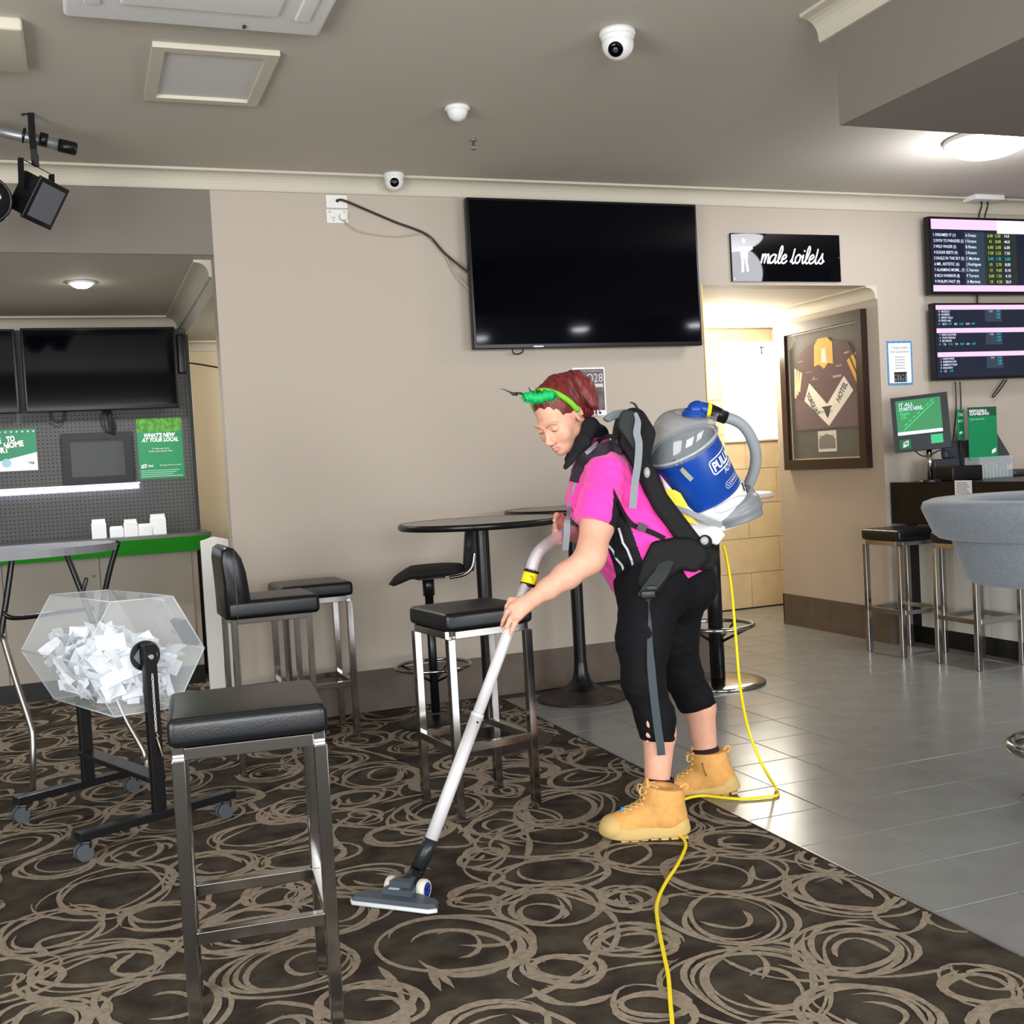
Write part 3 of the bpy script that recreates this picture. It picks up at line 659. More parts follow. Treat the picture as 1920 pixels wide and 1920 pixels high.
# ---------------- racing screens
def glow(name, rgb, s): return mat(name, (8, 8, 10), .3, emit=rgb, estr=s*.52)
G_pink = glow('pink_glow', (255, 190, 250), 1.25); G_navy = glow('navy_glow', (22, 30, 52), .9); G_slate = glow('slate_glow', (50, 66, 84), .9); G_w = glow('white_glow', (225, 235, 255), 1.1); G_y = glow('yellow_glow', (190, 205, 70), 1.0); G_c = glow('cyan_glow', (20, 190, 215), 1.0); G_wp = glow('pinkwhite_glow', (255, 225, 255), 1.4); G_green = glow('dark_olive_glow', (38, 48, 44), .9)
def race_tv(x0, z0, w, h, label):
    P = wall_plane(x0, z0, 5.955)
    t = thing('racing_screen', label, 'screen', (x0+w/2, WYM, z0), 'racing odds screens')
    m = MB(); P.slab(m, 0, 0, w, h, -.045, 0); build('bezel', m, M_blackplastic, t)
    m = MB(); P.slab(m, .3, .12, .6, .4, -.115, -.045); build('wall_bracket', m, M_blackmetal, t)
    return P, t
P, t = race_tv(5.2, 2.245, .93, .50, 'upper glowing screen with runner names and odds')
s = MB(); P.slab(s, .015, .018, .915, .485, 0, .001); scr = build('screen', s, G_navy, t)
m = MB(); P.rect(m, .02, .42, .915, .485, .0014); P.rect(m, .02, .02, .915, .06, .0014); build('pink_bands', m, G_pink, scr, recalc=False)
m = MB(); P.rect(m, .56, .40, .915, .485, .0016); build('white_band', m, G_wp, scr, recalc=False)
m = MB(); P.rect(m, .285, .06, .45, .405, .0014); build('jockey_column', m, G_slate, scr, recalc=False)
m = MB(); P.rect(m, .45, .06, .72, .405, .0013); build('odds_column', m, G_green, scr, recalc=False)
names = ['1 DREAMED IT (1)', '2 PATH TO PARADISE (2)', '3 WILD WAGER (3)', '4 SUGAR BEETS (4)', '5 EAGLE IN THE SKY (5)', '6 MR. ARTISTIC (6)', '7 ALARMING MOME... (7)', '8 RICH WARRIOR (8)', '9 PHILIPS FAST (9)']
jk = ['A Orozco', 'I Orozco', 'B Rivera', 'S Romero', 'C Martinez', 'J Rodriguez', 'C Herrera', 'P Torrero', 'A Martinez']
od = [('6.00', '2.20', '14.0'), ('41', '8.00', '44.0'), ('6.00', '2.00', '6.00'), ('7.50', '2.25', '7.50'), ('2.45', '1.35', '2.80'), ('10', '2.70', '8.00'), ('31', '4.60', '8.10'), ('3.60', '1.55', '4.10'), ('18', '4.20', '26.0')]
mw, my, mc = MB(), MB(), MB()
for k in range(9):
    y = .375-.0375*k; n = names[k]
    P.text(mw, n, .035, y, .019, .002, width=.0105*len(n)+.012, bold=.008); P.text(mw, jk[k], .295, y, .019, .002, width=.011*len(jk[k]), bold=.01)
    tgt = mc if k == 4 else my
    P.text(tgt, od[k][0], .50, y, .019, .002, align='c', bold=.01); P.text(tgt, od[k][1], .565, y, .019, .002, align='c', bold=.01); P.text(mc if k == 4 else mw, od[k][2], .64, y, .019, .002, align='c', bold=.01)
tag(build('runner_names', mw, G_w, scr, recalc=False), kind='stuff'); build('odds', my, G_y, scr, recalc=False); build('favourite_odds', mc, G_c, scr, recalc=False)
P, t = race_tv(5.212, 1.692, .93, .498, 'lower glowing screen with three pink-headed result tables')
s = MB(); P.slab(s, .015, .018, .915, .485, 0, .001); scr = build('screen', s, G_navy, t)
m = MB()
for z in (.455, .305, .15): P.rect(m, .02, z, .915, z+.03, .0014)
build('pink_bands', m, G_pink, scr, recalc=False)
m = MB()
for z in (.375, .225, .07): P.rect(m, .42, z, .56, z+.078, .0014)
build('grey_panels', m, G_slate, scr, recalc=False)
R3 = [[('9', 'ARUZZILLO'), ('12', 'WOLFMEYER'), ('4', 'JERSEY HILLS'), ('13', 'SANDY LANE')], [('7', 'NINE IS ANOTHER'), ('6', 'YOUTH PREVAILS'), ('4', 'SEA PARADE')], [('1', 'CANDYS PRIDE'), ('5', 'ADMISSION SHIP'), ('4', 'ADMIRALTY POINT'), ('8', 'GOLD RATIO')]]
L3 = [[('EX', '8,12', '7.07'), ('', '8,4', '6.50'), ('', '12,4', '9.90')], [('EX', '7,6', '5.10'), ('', '7,4', '8.60'), ('', '6,4', '6.20')], [('EX', '1,5', '7.07')]]
mw, mc = MB(), MB()
for b_, z in enumerate((.455, .305, .15)):
    for k, (a, n) in enumerate(R3[b_]):
        y = z-.018-.0195*k; P.text(mw, a, .045, y, .0125, .002, align='c', bold=.01); P.text(mw, n, .06, y, .0125, .002, width=.0078*len(n), bold=.01)
    y = z-.02-.0195*len(R3[b_])
    for k, (e, a, c) in enumerate(L3[b_]):
        P.text(mw, a, .07+.095*k, y, .013, .002, bold=.01); P.text(mc, c, .112+.095*k, y, .013, .002, bold=.01)
        if e: P.text(mc, e, .035, y, .011, .002)
    P.text(mw, '7.10', .455, z-.018, .012, .002)
    for k in range(3): P.text(mc, ('7.07', '5.40', '3.30')[k], .515, z-.018-.02*k, .013, .002, bold=.01)
build('result_names', mw, G_w, scr, recalc=False); build('dividends', mc, G_c, scr, recalc=False)
def loose(pts, r, m_, lab, cat='cable', nm='hanging_cable', grp=None):
    mb = MB(); q = smooth_path(pts, 6); mb.tube(q, r, n=8); return tag(build(nm, mb, m_, None, q[0]), lab, cat, grp)
loose([(5.66, 6.04, 2.33), (5.658, 6.045, 2.2), (5.655, 6.045, 2.12)], .006, M_blackplastic, 'short black cable linking the two racing screens')
loose([WY(1791, 716, 6.04), WY(1793, 760, 6.04), WY(1790, 800, 6.04), WY(1784, 850, 6.03)], .004, M_blackplastic, 'black cable hanging under the lower racing screen, left one')
loose([WY(1800, 716, 6.04), WY(1802, 765, 6.04), WY(1800, 800, 6.04), WY(1795, 845, 6.03)], .004, M_blackplastic, 'black cable hanging under the lower racing screen, right one of the close pair')
loose([WY(1882, 712, 6.04), WY(1868, 732, 6.04), WY(1861, 742, 6.04), WY(1864, 744, 6.04), WY(1877, 728, 6.04), WY(1888, 712, 6.04)], .004, M_blackplastic, 'looped black cable below the right end of the racing screens')

# ---------------- betting counter at right, running towards the viewer from the wall corner
t = thing('betting_counter', 'black topped counter with pale front panels under the racing screens', 'counter', (5.3, 5.2, 0))
XK = 4.9
m = MB(); m.bb((XK, 4.2, .785), (XK+.03, 6.055, 1.05)); build('black_fascia', m, mat('counter_black', (6, 6, 8), .3, spec=.3), t)
m = MB(); m.bb((XK+.03, 4.2, 1.02), (5.9, 6.055, 1.045)); build('worktop', m, M_blackplastic, t)
for k in range(6):
    y1 = 5.93-k*.302; m = MB(); m.bb((XK+.1, y1-.297, .118), (XK+.12, y1, 1.0)); build('front_panel', m, mat('counter_panel', (206, 206, 200), .5), t)
m = MB(); m.bb((XK+.12, 4.2, .118), (5.85, 6.05, 1.0)); build('carcass', m, mat('carcass_dark', (40, 40, 42), .6), t)
m = MB(); m.bb((XK+.13, 4.2, 0), (5.8, 6.045, .118)); build('kickboard', m, M_blackplastic, t)
ctz = 1.045
def cpt(px, py, y): return WY(px, py, y)
# terminal screen
t = thing('betting_terminal', 'angled touch screen terminal showing green advert on chrome pole', 'terminal', (5.02, 5.80, ctz))
pts = [WD(1671, 747, 7.16), WD(1776, 737, 7.02), WD(1784, 838, 7.00), WD(1678, 849, 7.14)]
o_ = pts[3]; ux = nrm(pts[2]-pts[3]); n_ = nrm(np.cross(ux, pts[0]-pts[3])); uy = np.cross(n_, ux)
P = Plane(o_, ux, uy); Wt = np.linalg.norm(pts[2]-pts[3]); Ht = np.linalg.norm(pts[0]-pts[3])
m = MB(); P.slab(m, 0, 0, Wt, Ht, -.05, 0); build('housing', m, mat('teal_black', (16, 24, 28), .35), t)
s = MB(); P.slab(s, .03*Wt/.36, .30*Ht, .88*Wt, .93*Ht, 0, .001); scr = build('screen', s, glow('green_glow', (44, 140, 84), 1.0), t)
m = MB(); P.rect(m, .03*Wt/.36, .30*Ht, .88*Wt, .36*Ht, .0014); P.text(m, 'IT ALL', .14*Wt, .82*Ht, .022, .002, bold=.015, shear=.1); P.text(m, 'STARTS HERE.', .14*Wt, .74*Ht, .022, .002, bold=.015, shear=.1, width=.42*Wt); build('white_slogan', m, G_w, scr, recalc=False)
m = MB()
for k in range(7):
    a = (.2+.08*k, .38+.065*k); P.poly(m, [((a[0])*Wt, (a[1])*Ht), ((a[0]+.09)*Wt, (a[1]+.07)*Ht), ((a[0]+.088)*Wt, (a[1]+.085)*Ht), ((a[0]-.004)*Wt, (a[1]+.012)*Ht)], .0016)
    P.poly(m, [((a[0]+.02)*Wt, (a[1]+.08)*Ht), ((a[0]+.07)*Wt, (a[1]+.12)*Ht), ((a[0]+.068)*Wt, (a[1]+.135)*Ht), ((a[0]+.018)*Wt, (a[1]+.095)*Ht)], .0016)
P.text(m, 'Right', .15*Wt, .66*Ht, .02, .0016, shear=.3); P.text(m, 'On.', .16*Wt, .59*Ht, .02, .0016, shear=.3); build('green_drawing', m, glow('bright_green_glow', (70, 235, 120), 1.0), scr, recalc=False)
m = MB(); P.slab(m, .66*Wt, .1*Ht, .87*Wt, .26*Ht, 0, .001); build('mint_sticker', m, mat('mint', (60, 190, 130), .6), t)
m = MB(); P.slab(m, .10*Wt, .05*Ht, .30*Wt, .22*Ht, 0, .001); lg = build('logo_sticker', m, mat('brand_green', (0, 110, 70), .6), t)
m = MB(); P.poly(m, [(.16*Wt, .07*Ht), (.26*Wt, .11*Ht), (.26*Wt, .20*Ht), (.165*Wt, .17*Ht)], .0016); build('logo_tile', m, M_text, lg, recalc=False)
m = MB(); P.text(m, 'TAB', .172*Wt, .115*Ht, .018, .0022, width=.08*Wt, bold=.03, rot=.12); build('logo_letters', m, M_textd, lg, recalc=False)
pc = P.p(.6*Wt, 0, -.03); m = MB(); m.cyl((pc[0], pc[1], ctz+.02), (pc[0], pc[1], pc[2]+.03), .017, n=16); build('pole', m, M_chrome, t)
m = MB(); m.cyl((pc[0], pc[1], ctz), (pc[0], pc[1], ctz+.02), .07, .06, n=24); build('pole_base', m, M_blackmetal, t)
m = MB(); m.tube(smooth_path([P.p(.3*Wt, .02, -.04), P.p(.45*Wt, -.03, -.04), P.p(.6*Wt, -.035, -.03), P.p(.8*Wt, -.01, -.02), P.p(.95*Wt, -.03, -.02), P.p(1.05*Wt, -.07, -.01)]), .004); build('cable', m, M_blackplastic, t)
# printer / ticket box
m = MB(); m.rbox((5.19, 5.76, ctz+.046), (.24, .16, .092), .008, 2); tag(build('ticket_printer', m, M_blackplastic, None, (5.19, 5.76, ctz)), 'low black box on the counter in front of the terminal', 'printer')
m = MB(); a = np.array([5.19, 5.885, ctz+.0]); m.rbox(a+[0, 0, .07], (.2, .05, .14), .01, 2); m.rbox(a+[.03, -.0, .175], (.1, .045, .07), .015, 2, rotz(.3)); tag(build('card_reader', m, mat('slate_plastic', (44, 50, 60), .45), None, a), 'grey card reader gadget behind the low black box', 'card reader')
# green sign standing in brochure box
P = wall_plane(5.31, 1.14, 5.85); gr = mat('advert_green', (0, 128, 78), .6)
t = thing('green_advert', 'tall green advert card standing in the clear holder', 'sign', (5.42, 5.85, ctz+.1))
g0 = WY(1817, 858, 5.85); g1 = WY(1867, 762, 5.85); P = wall_plane(g0[0], g0[2], 5.85); gw, gh = g1[0]-g0[0], g1[2]-g0[2]
m = MB(); P.slab(m, 0, -.02, gw, gh, 0, .004); build('card', m, gr, t)
m = MB(); P.rect(m, 0, gh*.82, gw, gh, .0045); build('header', m, mat('dark_green', (12, 80, 56), .6), t, recalc=False)
m = MB(); P.text(m, 'RESPONSIBLE', .012, gh*.9, .017, .005, width=gw*.6, bold=.03); P.text(m, 'GAMBLING', .012, gh*.84, .017, .005, width=gw*.68, bold=.03); P.text(m, 'Know your limits', .015, gh*.75, .008, .005, width=gw*.5); P.poly(m, [(gw*.78, gh*.05), (gw*.93, gh*.09), (gw*.94, gh*.17), (gw*.79, gh*.13)], .005); build('print', m, M_text, t, recalc=False)
t = thing('brochure_holder', 'clear acrylic brochure box on the betting counter', 'brochure holder', (g0[0]+.1, 5.80, ctz))
M_acr = mat('clear_acrylic', (235, 242, 245), .04, spec=.5, alpha=.16)
m = MB(); hz = g0[2]-.0
for (a, b) in (((g0[0], 5.76, ctz), (g0[0]+.27, 5.765, hz)), ((g0[0], 5.885, ctz), (g0[0]+.27, 5.89, hz)), ((g0[0], 5.76, ctz), (g0[0]+.004, 5.89, hz)), ((g0[0]+.266, 5.76, ctz), (g0[0]+.27, 5.89, hz)), ((g0[0], 5.76, ctz), (g0[0]+.27, 5.89, ctz+.004))): m.bb(a, b)
build('box', m, M_acr, t); m = MB()
for k in range(9): m.bb((g0[0]+.02+.028*k, 5.79, ctz+.005), (g0[0]+.035+.028*k, 5.84, ctz+.07+.01*(k % 3)))
tag(build('brochures', m, mat('brochure_grey', (150, 160, 162), .6), t), kind='stuff')
a0 = WY(1802, 825, 5.9); a1 = WY(1811, 767, 5.9); P = wall_plane(a0[0], a0[2], 5.93)
t = thing('narrow_banner', 'narrow green and white card between terminal and tall advert', 'sign', (a0[0]+.03, 5.93, a0[2]))
m = MB(); P.slab(m, 0, 0, .055, a1[2]-a0[2], 0, .003); build('card', m, gr, t)
m = MB(); P.text(m, 'TAB', .006, .155, .02, .004, width=.042, bold=.008); P.text(m, 'BET', .006, .115, .016, .004, width=.042, bold=.008); P.poly(m, [(.015, .035), (.04, .045), (.035, .06), (.012, .05)], .004); build('print', m, M_text, t, recalc=False)
m = MB(); m.cyl((a0[0]+.03, 5.94, ctz), (a0[0]+.03, 5.94, a0[2]+.01), .004); build('stem', m, M_blackmetal, t)
# dark angled stand behind
m = MB(); q = [WY(1868, 810, 5.97), WY(1899, 862, 5.97), WY(1894, 871, 5.97), WY(1787, 872, 5.97), WY(1790, 826, 5.97), WY(1818, 826, 5.97)]; m.prism(q, (0, .05, 0)); m.bb((q[3][0]+.1, 5.975, ctz), (q[3][0]+.3, 6.015, q[3][2]+.02)); tag(build('angled_display_stand', m, mat('stand_grey', (60, 62, 66), .5), None, (q[3][0]+.2, 5.98, ctz)), 'dark angled display stand behind the green advert', 'stand')
m = MB(); c = WY(1900, 893, 5.84); m.rbox((c[0], 5.84, ctz+.022), (.16, .12, .045), .02, 3, rotz(.3)); tag(build('telephone', m, mat('handset_grey', (56, 60, 66), .4), None, (c[0], 5.84, ctz)), 'low dark grey desk gadget at the right end of the counter', 'telephone')
n0 = WX(1791, 929, XK-.001); P = Plane(n0, (0, -1, 0), (0, 0, 1)); t = thing('counter_notice', 'small white printed notice on the black counter front', 'notice', n0)
m = MB(); P.slab(m, 0, 0, .14, .09, 0, .001); build('sheet', m, M_paper, t); m = MB()
for k in range(6): P.rect(m, .012, .012+.012*k, .125-(k % 3)*.012, .018+.012*k, .0014)
tag(build('print_lines', m, mat('pale_print', (160, 166, 172), .7), t, recalc=False), kind='stuff')
# ================================================================== FURNITURE
def make_stool(label):
    t = thing('bar_stool', label, 'bar stool', (0, 0, 0), 'black cushioned chrome bar stools')
    m = MB(); m.rbox((0, 0, .7425), (.352, .352, .068), .016, 3, puff=.006); st = build('seat_cushion', m, M_black, t)
    m = MB()
    for z in (.772,):
        r = .168; q = []
        for (sx, sy) in ((1, 1), (-1, 1), (-1, -1), (1, -1)):
            for k in range(5): a = {(1, 1): 0, (-1, 1): PI/2, (-1, -1): PI, (1, -1): 1.5*PI}[(sx, sy)]+PI/8*k; q.append((sx*(r-.012)+.012*math.cos(a), sy*(r-.012)+.012*math.sin(a), z))
        q.append(q[0]); m.tube(q, .0032, n=6, caps=False)
    build('piping', m, M_black, st)
    b = .158; w = .015
    for sx in (-1, 1):
        for sy in (-1, 1):
            m = MB(); m.rbox((sx*b, sy*b, .341), (.03, .03, .682), .0025, 1); build('leg', m, M_chrome, t)
           
    for (z, nm) in ((.695, 'top_rail'), (.275, 'footrest_rail')):
        for s in (-1, 1):
            m = MB(); m.rbox((0, s*b, z), (2*b-.03, .028, .028), .002, 1); build(nm, m, M_chrome, t)
            m = MB(); m.rbox((s*b, 0, z), (.028, 2*b-.03, .028), .002, 1); build(nm, m, M_chrome, t)
    return t
s0 = make_stool('black cushioned chrome bar stool nearest the viewer, bottom left')
s0.location = (.335, 2.79, 0); s0.rotation_euler = (0, 0, -.09)
dup(s0, (1.352, 4.118, 0), .12, 'black cushioned chrome bar stool standing behind the vacuum wand')
dup(s0, (1.03, 5.66, 0), .02, 'black backless bar stool against the wall behind the chair with a back')
dup(s0, (4.745, 5.77, 0), .0, 'black bar stool by the end of the betting counter')
dup(s0, (4.80, 5.21, 0), .0, 'black bar stool partly hidden behind the grey tub chair')
# high chair with back
t = thing('bar_chair', 'black padded bar chair with low back and chrome legs', 'bar chair', (0, 0, 0))
m = MB(); m.rbox((.01, 0, .735), (.40, .36, .082), .018, 3, puff=.006); build('seat_cushion', m, M_black, t)
prof = [(-.195, .695), (-.20, .85), (-.205, .96), (-.198, 1.0), (-.175, 1.015), (-.145, 1.005), (-.118, .965), (-.10, .90), (-.092, .83), (-.088, .77), (-.088, .70)]
m = MB(); n = len(prof)
ys = [-.18, -.174, -.15, .15, .174, .18]; ins = [.012, .004, 0, 0, .004, .012]; c0 = np.array([-.145, .85]); vs = []
for y, k in zip(ys, ins):
    for p in prof: q = np.array(p); d = c0-q; L = np.linalg.norm(d); q = q+d/L*k; vs.append((q[0], y, q[1]))
m.add(vs, [(a*n+i, a*n+(i+1) % n, (a+1)*n+(i+1) % n, (a+1)*n+i) for a in range(5) for i in range(n)]+[tuple(range(n)), tuple(5*n+i for i in reversed(range(n)))], 0, True)
bk = build('backrest', m, M_black, t)
m = MB(); m.tube([(-.150, -.1815, z) for z in np.linspace(.70, 1.0, 8)], .0025, n=6); build('seam', m, mat('seam_grey', (70, 74, 80), .5), bk)
for sx in (-1, 1):
    for sy in (-1, 1): m = MB(); m.rbox((sx*.165, sy*.15, .348), (.025, .025, .696), .0025, 1); build('leg', m, M_chrome, t)
for z, nm in ((.685, 'top_rail'), (.275, 'footrest_rail')):
    for s in (-1, 1):
        m = MB(); m.rbox((0, s*.15, z), (.305, .024, .025), .002, 1); build(nm, m, M_chrome, t)
        m = MB(); m.rbox((s*.165, 0, z), (.024, .275, .025), .002, 1); build(nm, m, M_chrome, t)
t.location = (.745, 5.22, 0); t.rotation_euler = (0, 0, .02)
# round pedestal tables
M_top = mat('table_laminate', (92, 84, 78), .18, spec=.5, noise=.12, nscale=40); M_edge = mat('table_edge', (18, 17, 17), .3)
M_base = mat('worn_base', (44, 34, 30), .45, noise=.4, nscale=9)
def round_table(x, y, r, rb, label, rc=.034, h=1.05):
    t = thing('pedestal_table', label, 'table', (x, y, 0), 'round high pedestal tables')
    m = MB(); m.lathe([(0, 0), (r, 0)], (x, y, h), n=56); build('table_top', m, M_top, t)
    m = MB(); m.lathe([(0, -.028), (r-.006, -.028), (r+.001, -.022), (r+.003, -.012), (r+.001, -.003), (r-.004, .0015), (r-.012, .0005), (r-.02, 0)], (x, y, h), n=56); build('table_edge', m, M_edge, t)
    m = MB(); m.cyl((x, y, .09), (x, y, h-.028), rc, n=28, caps=False); build('column', m, M_blackmetal, t)
    m = MB(); m.lathe([(rc+.001, .2), (rc+.006, .14), (rc+.02, .1), (.085, .068), (.12, .05)], (x, y, 0), n=36); build('column_foot', m, M_blackmetal, t)
    m = MB(); m.lathe([(0, .055), (.12, .052), (rb*.6, .034), (rb-.02, .018), (rb, .008), (rb, 0), (0, 0)], (x, y, 0), n=56); build('base_plate', m, M_base, t)
    m = MB(); m.bb((x-.09, y-.02, h-.034), (x+.09, y+.02, h-.028)); build('mounting_plate', m, M_blackmetal, t)
    return t
round_table(1.735, 5.04, .385, .28, 'round high table with dark rim behind the front row bar stool')
round_table(2.50, 5.72, .37, .25, 'round high table further back, top hidden behind the cleaner')
# padded swivel stool with back
sx, sy = 1.69, 5.58
t = thing('swivel_stool', 'black upholstered swivel bar stool with curved back and foot ring', 'bar stool', (sx, sy, 0))
M_fab = mat('black_fabric', (24, 20, 18), .85, bump=.4, bscale=300); a = .35
m = MB(); R = rotz(-.3); n_, m_ = 28, 9; vs = []
for i in range(15):
    tt = -1+2*i/14
    for k in range(20):
        b = 2*PI*k/20; w = math.sqrt(max(0, 1-tt*tt))**.6; xx = tt*.20; yy = .19*w*math.cos(b); zz = .034*max(w, .05)*math.sin(b)+.785-(.05*max(0, -tt-.45)/.55*1.0 if tt < -.45 else 0)+.006*tt
        vs.append(R @ np.array([xx-.01, yy, zz])+np.array([sx-.06, sy, 0]))
m.add(vs, [(i*20+k, i*20+(k+1) % 20, (i+1)*20+(k+1) % 20, (i+1)*20+k) for i in range(14) for k in range(20)], 0, True); build('seat', m, M_fab, t)
m = MB(); vs = []; NB = 16
for i in range(NB+1):
    z = i/NB
    for k in range(17):
        u = -1+2*k/16; half = .17*(math.sin(PI*min(1, .12+z*.88)*.5+.0)**.5 if z < .5 else math.sqrt(max(.0, 1-((z-.35)/.66)**3)))
        p = np.array([.20+.03*z-.05*u*u*.6, u*half, .775+.255*z]); vs.append((p, i, k))
fr_ = [R @ p+np.array([sx-.06, sy, 0]) for p, _, _ in vs]; bkk = [R @ (p+np.array([.028, 0, 0]))+np.array([sx-.06, sy, 0]) for p, _, _ in vs]
W_ = 17; N1 = len(fr_); fs = [(i*W_+k, i*W_+k+1, (i+1)*W_+k+1, (i+1)*W_+k) for i in range(NB) for k in range(16)]
fs2 = [tuple(N1+q for q in reversed(f)) for f in fs]; rim = [k for k in range(W_)]+[i*W_+16 for i in range(1, NB+1)]+[NB*W_+k for k in range(15, -1, -1)]+[i*W_ for i in range(NB-1, 0, -1)]
fs3 = [(rim[i], rim[(i+1) % len(rim)], N1+rim[(i+1) % len(rim)], N1+rim[i]) for i in range(len(rim))]
m.add(fr_+bkk, fs+fs2+fs3, 0, True); build('backrest', m, mat('charcoal_panel', (40, 42, 46), .6), t)
for s in (-1, 1):
    q = [R @ np.array(p)+np.array([sx-.06, sy, 0]) for p in ((.10, s*.11, .755), (.17, s*.115, .765), (.215, s*.12, .80), (.232, s*.12, .87), (.235, s*.12, .86))]
    m = MB(); m.tube(smooth_path(q, 5), .009); build('back_strut', m, M_chrome, t)
cx_, cy_ = sx-.07, sy
m = MB(); m.cyl((cx_, cy_, .66), (cx_, cy_, .76), .03); m.cyl((cx_, cy_, .06), (cx_, cy_, .67), .022); build('column', m, M_blackmetal, t)
m = MB(); m.bb((cx_-.07, cy_-.07, .748), (cx_+.07, cy_+.07, .756)); build('mounting_plate', m, M_blackmetal, t)
m = MB(); m.torus((cx_, cy_, .30), .19, .009); build('foot_ring', m, M_chrome, t)
for k in range(4):
    b = PI/4+PI/2*k; m = MB(); m.tube([(cx_+.02*math.cos(b), cy_+.02*math.sin(b), .22), (cx_+.187*math.cos(b), cy_+.187*math.sin(b), .297)], .006); build('ring_spoke', m, M_blackmetal, t)
m = MB(); m.lathe([(0, .05), (.05, .05), (.12, .035), (.19, .015), (.2, .004), (.2, 0), (0, 0)], (cx_, cy_, 0), n=40); build('base_plate', m, M_blackmetal, t)
# tall pedestal table behind the cleaner
px_, py_ = 3.30, 5.62
t = thing('footring_table', 'pale-topped pedestal bar table with chrome foot ring and shiny round base', 'table', (px_, py_, 0))
m = MB(); m.cyl((px_, py_, .03), (px_, py_, 1.045), .042, n=24); build('column', m, M_blackmetal, t)
m = MB(); m.lathe([(0, 1.07), (.345, 1.07), (.352, 1.066)], (px_, py_, 0), n=48); build('table_top', m, mat('window_lit_laminate', (248, 243, 232), .2), t)  # pale top, its colour whitened to stand in for window light on it
m = MB(); m.lathe([(0, 1.04), (.35, 1.04), (.358, 1.046), (.358, 1.060), (.352, 1.066)], (px_, py_, 0), n=48); build('table_edge', m, mat('speckled_stone', (214, 204, 186), .4, rgb2=(168, 158, 142), nscale=130), t)
m = MB(); m.torus((px_, py_, .33), .21, .0125); build('foot_ring', m, M_chrome, t)
for k in range(4):
    b = PI/4+PI/2*k-.3; m = MB(); m.tube([(px_+.035*math.cos(b), py_+.035*math.sin(b), .24), (px_+.207*math.cos(b), py_+.207*math.sin(b), .325)], .008); build('ring_spoke', m, M_blackmetal, t)
m = MB(); m.lathe([(0, .035), (.06, .035), (.2, .022), (.255, .018)], (px_, py_, 0), n=48); m.lathe([(.255, .018), (.266, .012), (.266, .0), (0, 0)], (px_, py_, 0), n=48); build('base_plate', m, M_chrome, t)
# grey tub chair, right
D_ = 4.0
c = WD(1987, 1000, D_); c = np.array([c[0], c[1], 0]); hz = lambda y: CAM_H-(y-819)/2141*D_
t = thing('tub_chair', 'grey fabric tub bar chair with flared rim, cut off at right', 'bar chair', c)
M_gf = mat('grey_wool', (104, 112, 120), .95, bump=.5, bscale=260, noise=.12, nscale=120, sheen=.3)
zt, zm, zb = hz(938), hz(1004), hz(1092)
m = MB(); m.lathe([(0, zb), (.29, zb), (.305, zb+.006), (.314, zb+.02), (.356, zm-.01), (.358, zm)], c, n=64); build('seat_shell', m, M_gf, t)
m = MB(); m.lathe([(.345, zm-.006), (.40, zm), (.415, zm+.012), (.448, zt-.035), (.455, zt-.015), (.448, zt+.004), (.42, zt+.014), (.34, zt+.012), (.27, zt-.01), (.22, zt-.12), (0, zt-.14)], c, n=64); build('rim_cushion', m, M_gf, t)
m = MB(); m.torus(c+np.array([0, 0, .20]), .185, .02); build('foot_ring', m, M_chrome, t)
m = MB(); m.lathe([(0, .192), (.18, .192), (.18, .2), (0, .2)], c, n=40); build('green_plate', m, mat('green_enamel', (20, 70, 60), .3), t)
m = MB(); m.cyl((c[0], c[1], .02), (c[0], c[1], zb+.005), .03, n=24); build('column', m, M_chrome, t)
m = MB(); m.lathe([(0, .03), (.15, .012), (.15, 0), (0, 0)], c, n=40); build('base_plate', m, M_chrome, t)

# ---------------- left table with bent legs
DT = 5.05
t = thing('trestle_table', 'grey oval folding table with bent tubular legs at the left edge', 'table', (*WZ(20, 1480, 0)[:2], 0))
a = WD(250, 1000, 5.25); zt = 1.07
M_gt = mat('grey_laminate', (128, 128, 130), .3, spec=.5)
cx0, cy0 = -.50, 5.08
ang = 0.12; m = MB(); ptsE = []
for k in range(64):
    b = 2*PI*k/64; ex = .62*np.sign(math.cos(b))*abs(math.cos(b))**.8; ey = .30*np.sign(math.sin(b))*abs(math.sin(b))**.8; ptsE.append((cx0+ex*math.cos(ang)-ey*math.sin(ang), cy0+ex*math.sin(ang)+ey*math.cos(ang)))
m.prism([(x, y, zt-.004) for x, y in ptsE], (0, 0, .004)); build('table_top', m, M_gt, t)
m = MB(); m.prism([(cx0+(x-cx0)*1.01, cy0+(y-cy0)*1.01, zt-.032) for x, y in ptsE], (0, 0, .031)); build('table_edge', m, mat('grey_edge', (104, 105, 108), .35), t)
def tleg(pts, nm='leg', r=.013, m_=M_blackmetal): m = MB(); m.tube(smooth_path(pts, 5), r, n=12); return build(nm, m, m_, t)
tleg([WD(24, 1036, 5.0), WD(14, 1110, 4.98), WD(3, 1185, 4.95), WD(6, 1200, 4.94)], 'upper_leg')
tleg([WD(4, 1190, 4.93), WD(28, 1270, 4.9), WD(55, 1352, 4.87), WD(61, 1380, 4.86), WD(62, 1440, 4.86), WZ(62, 1487, .0)+[0, 0, .012]], 'lower_leg', .013, M_chrome2)
tleg([WD(120, 1026, 5.15), WD(137, 1070, 5.15), WD(156, 1118, 5.15), WD(175, 1170, 5.16)], 'upper_leg')
tleg([WD(222, 1014, 5.3), WD(207, 1065, 5.3), WD(194, 1125, 5.3), WD(185, 1190, 5.3)], 'upper_leg')
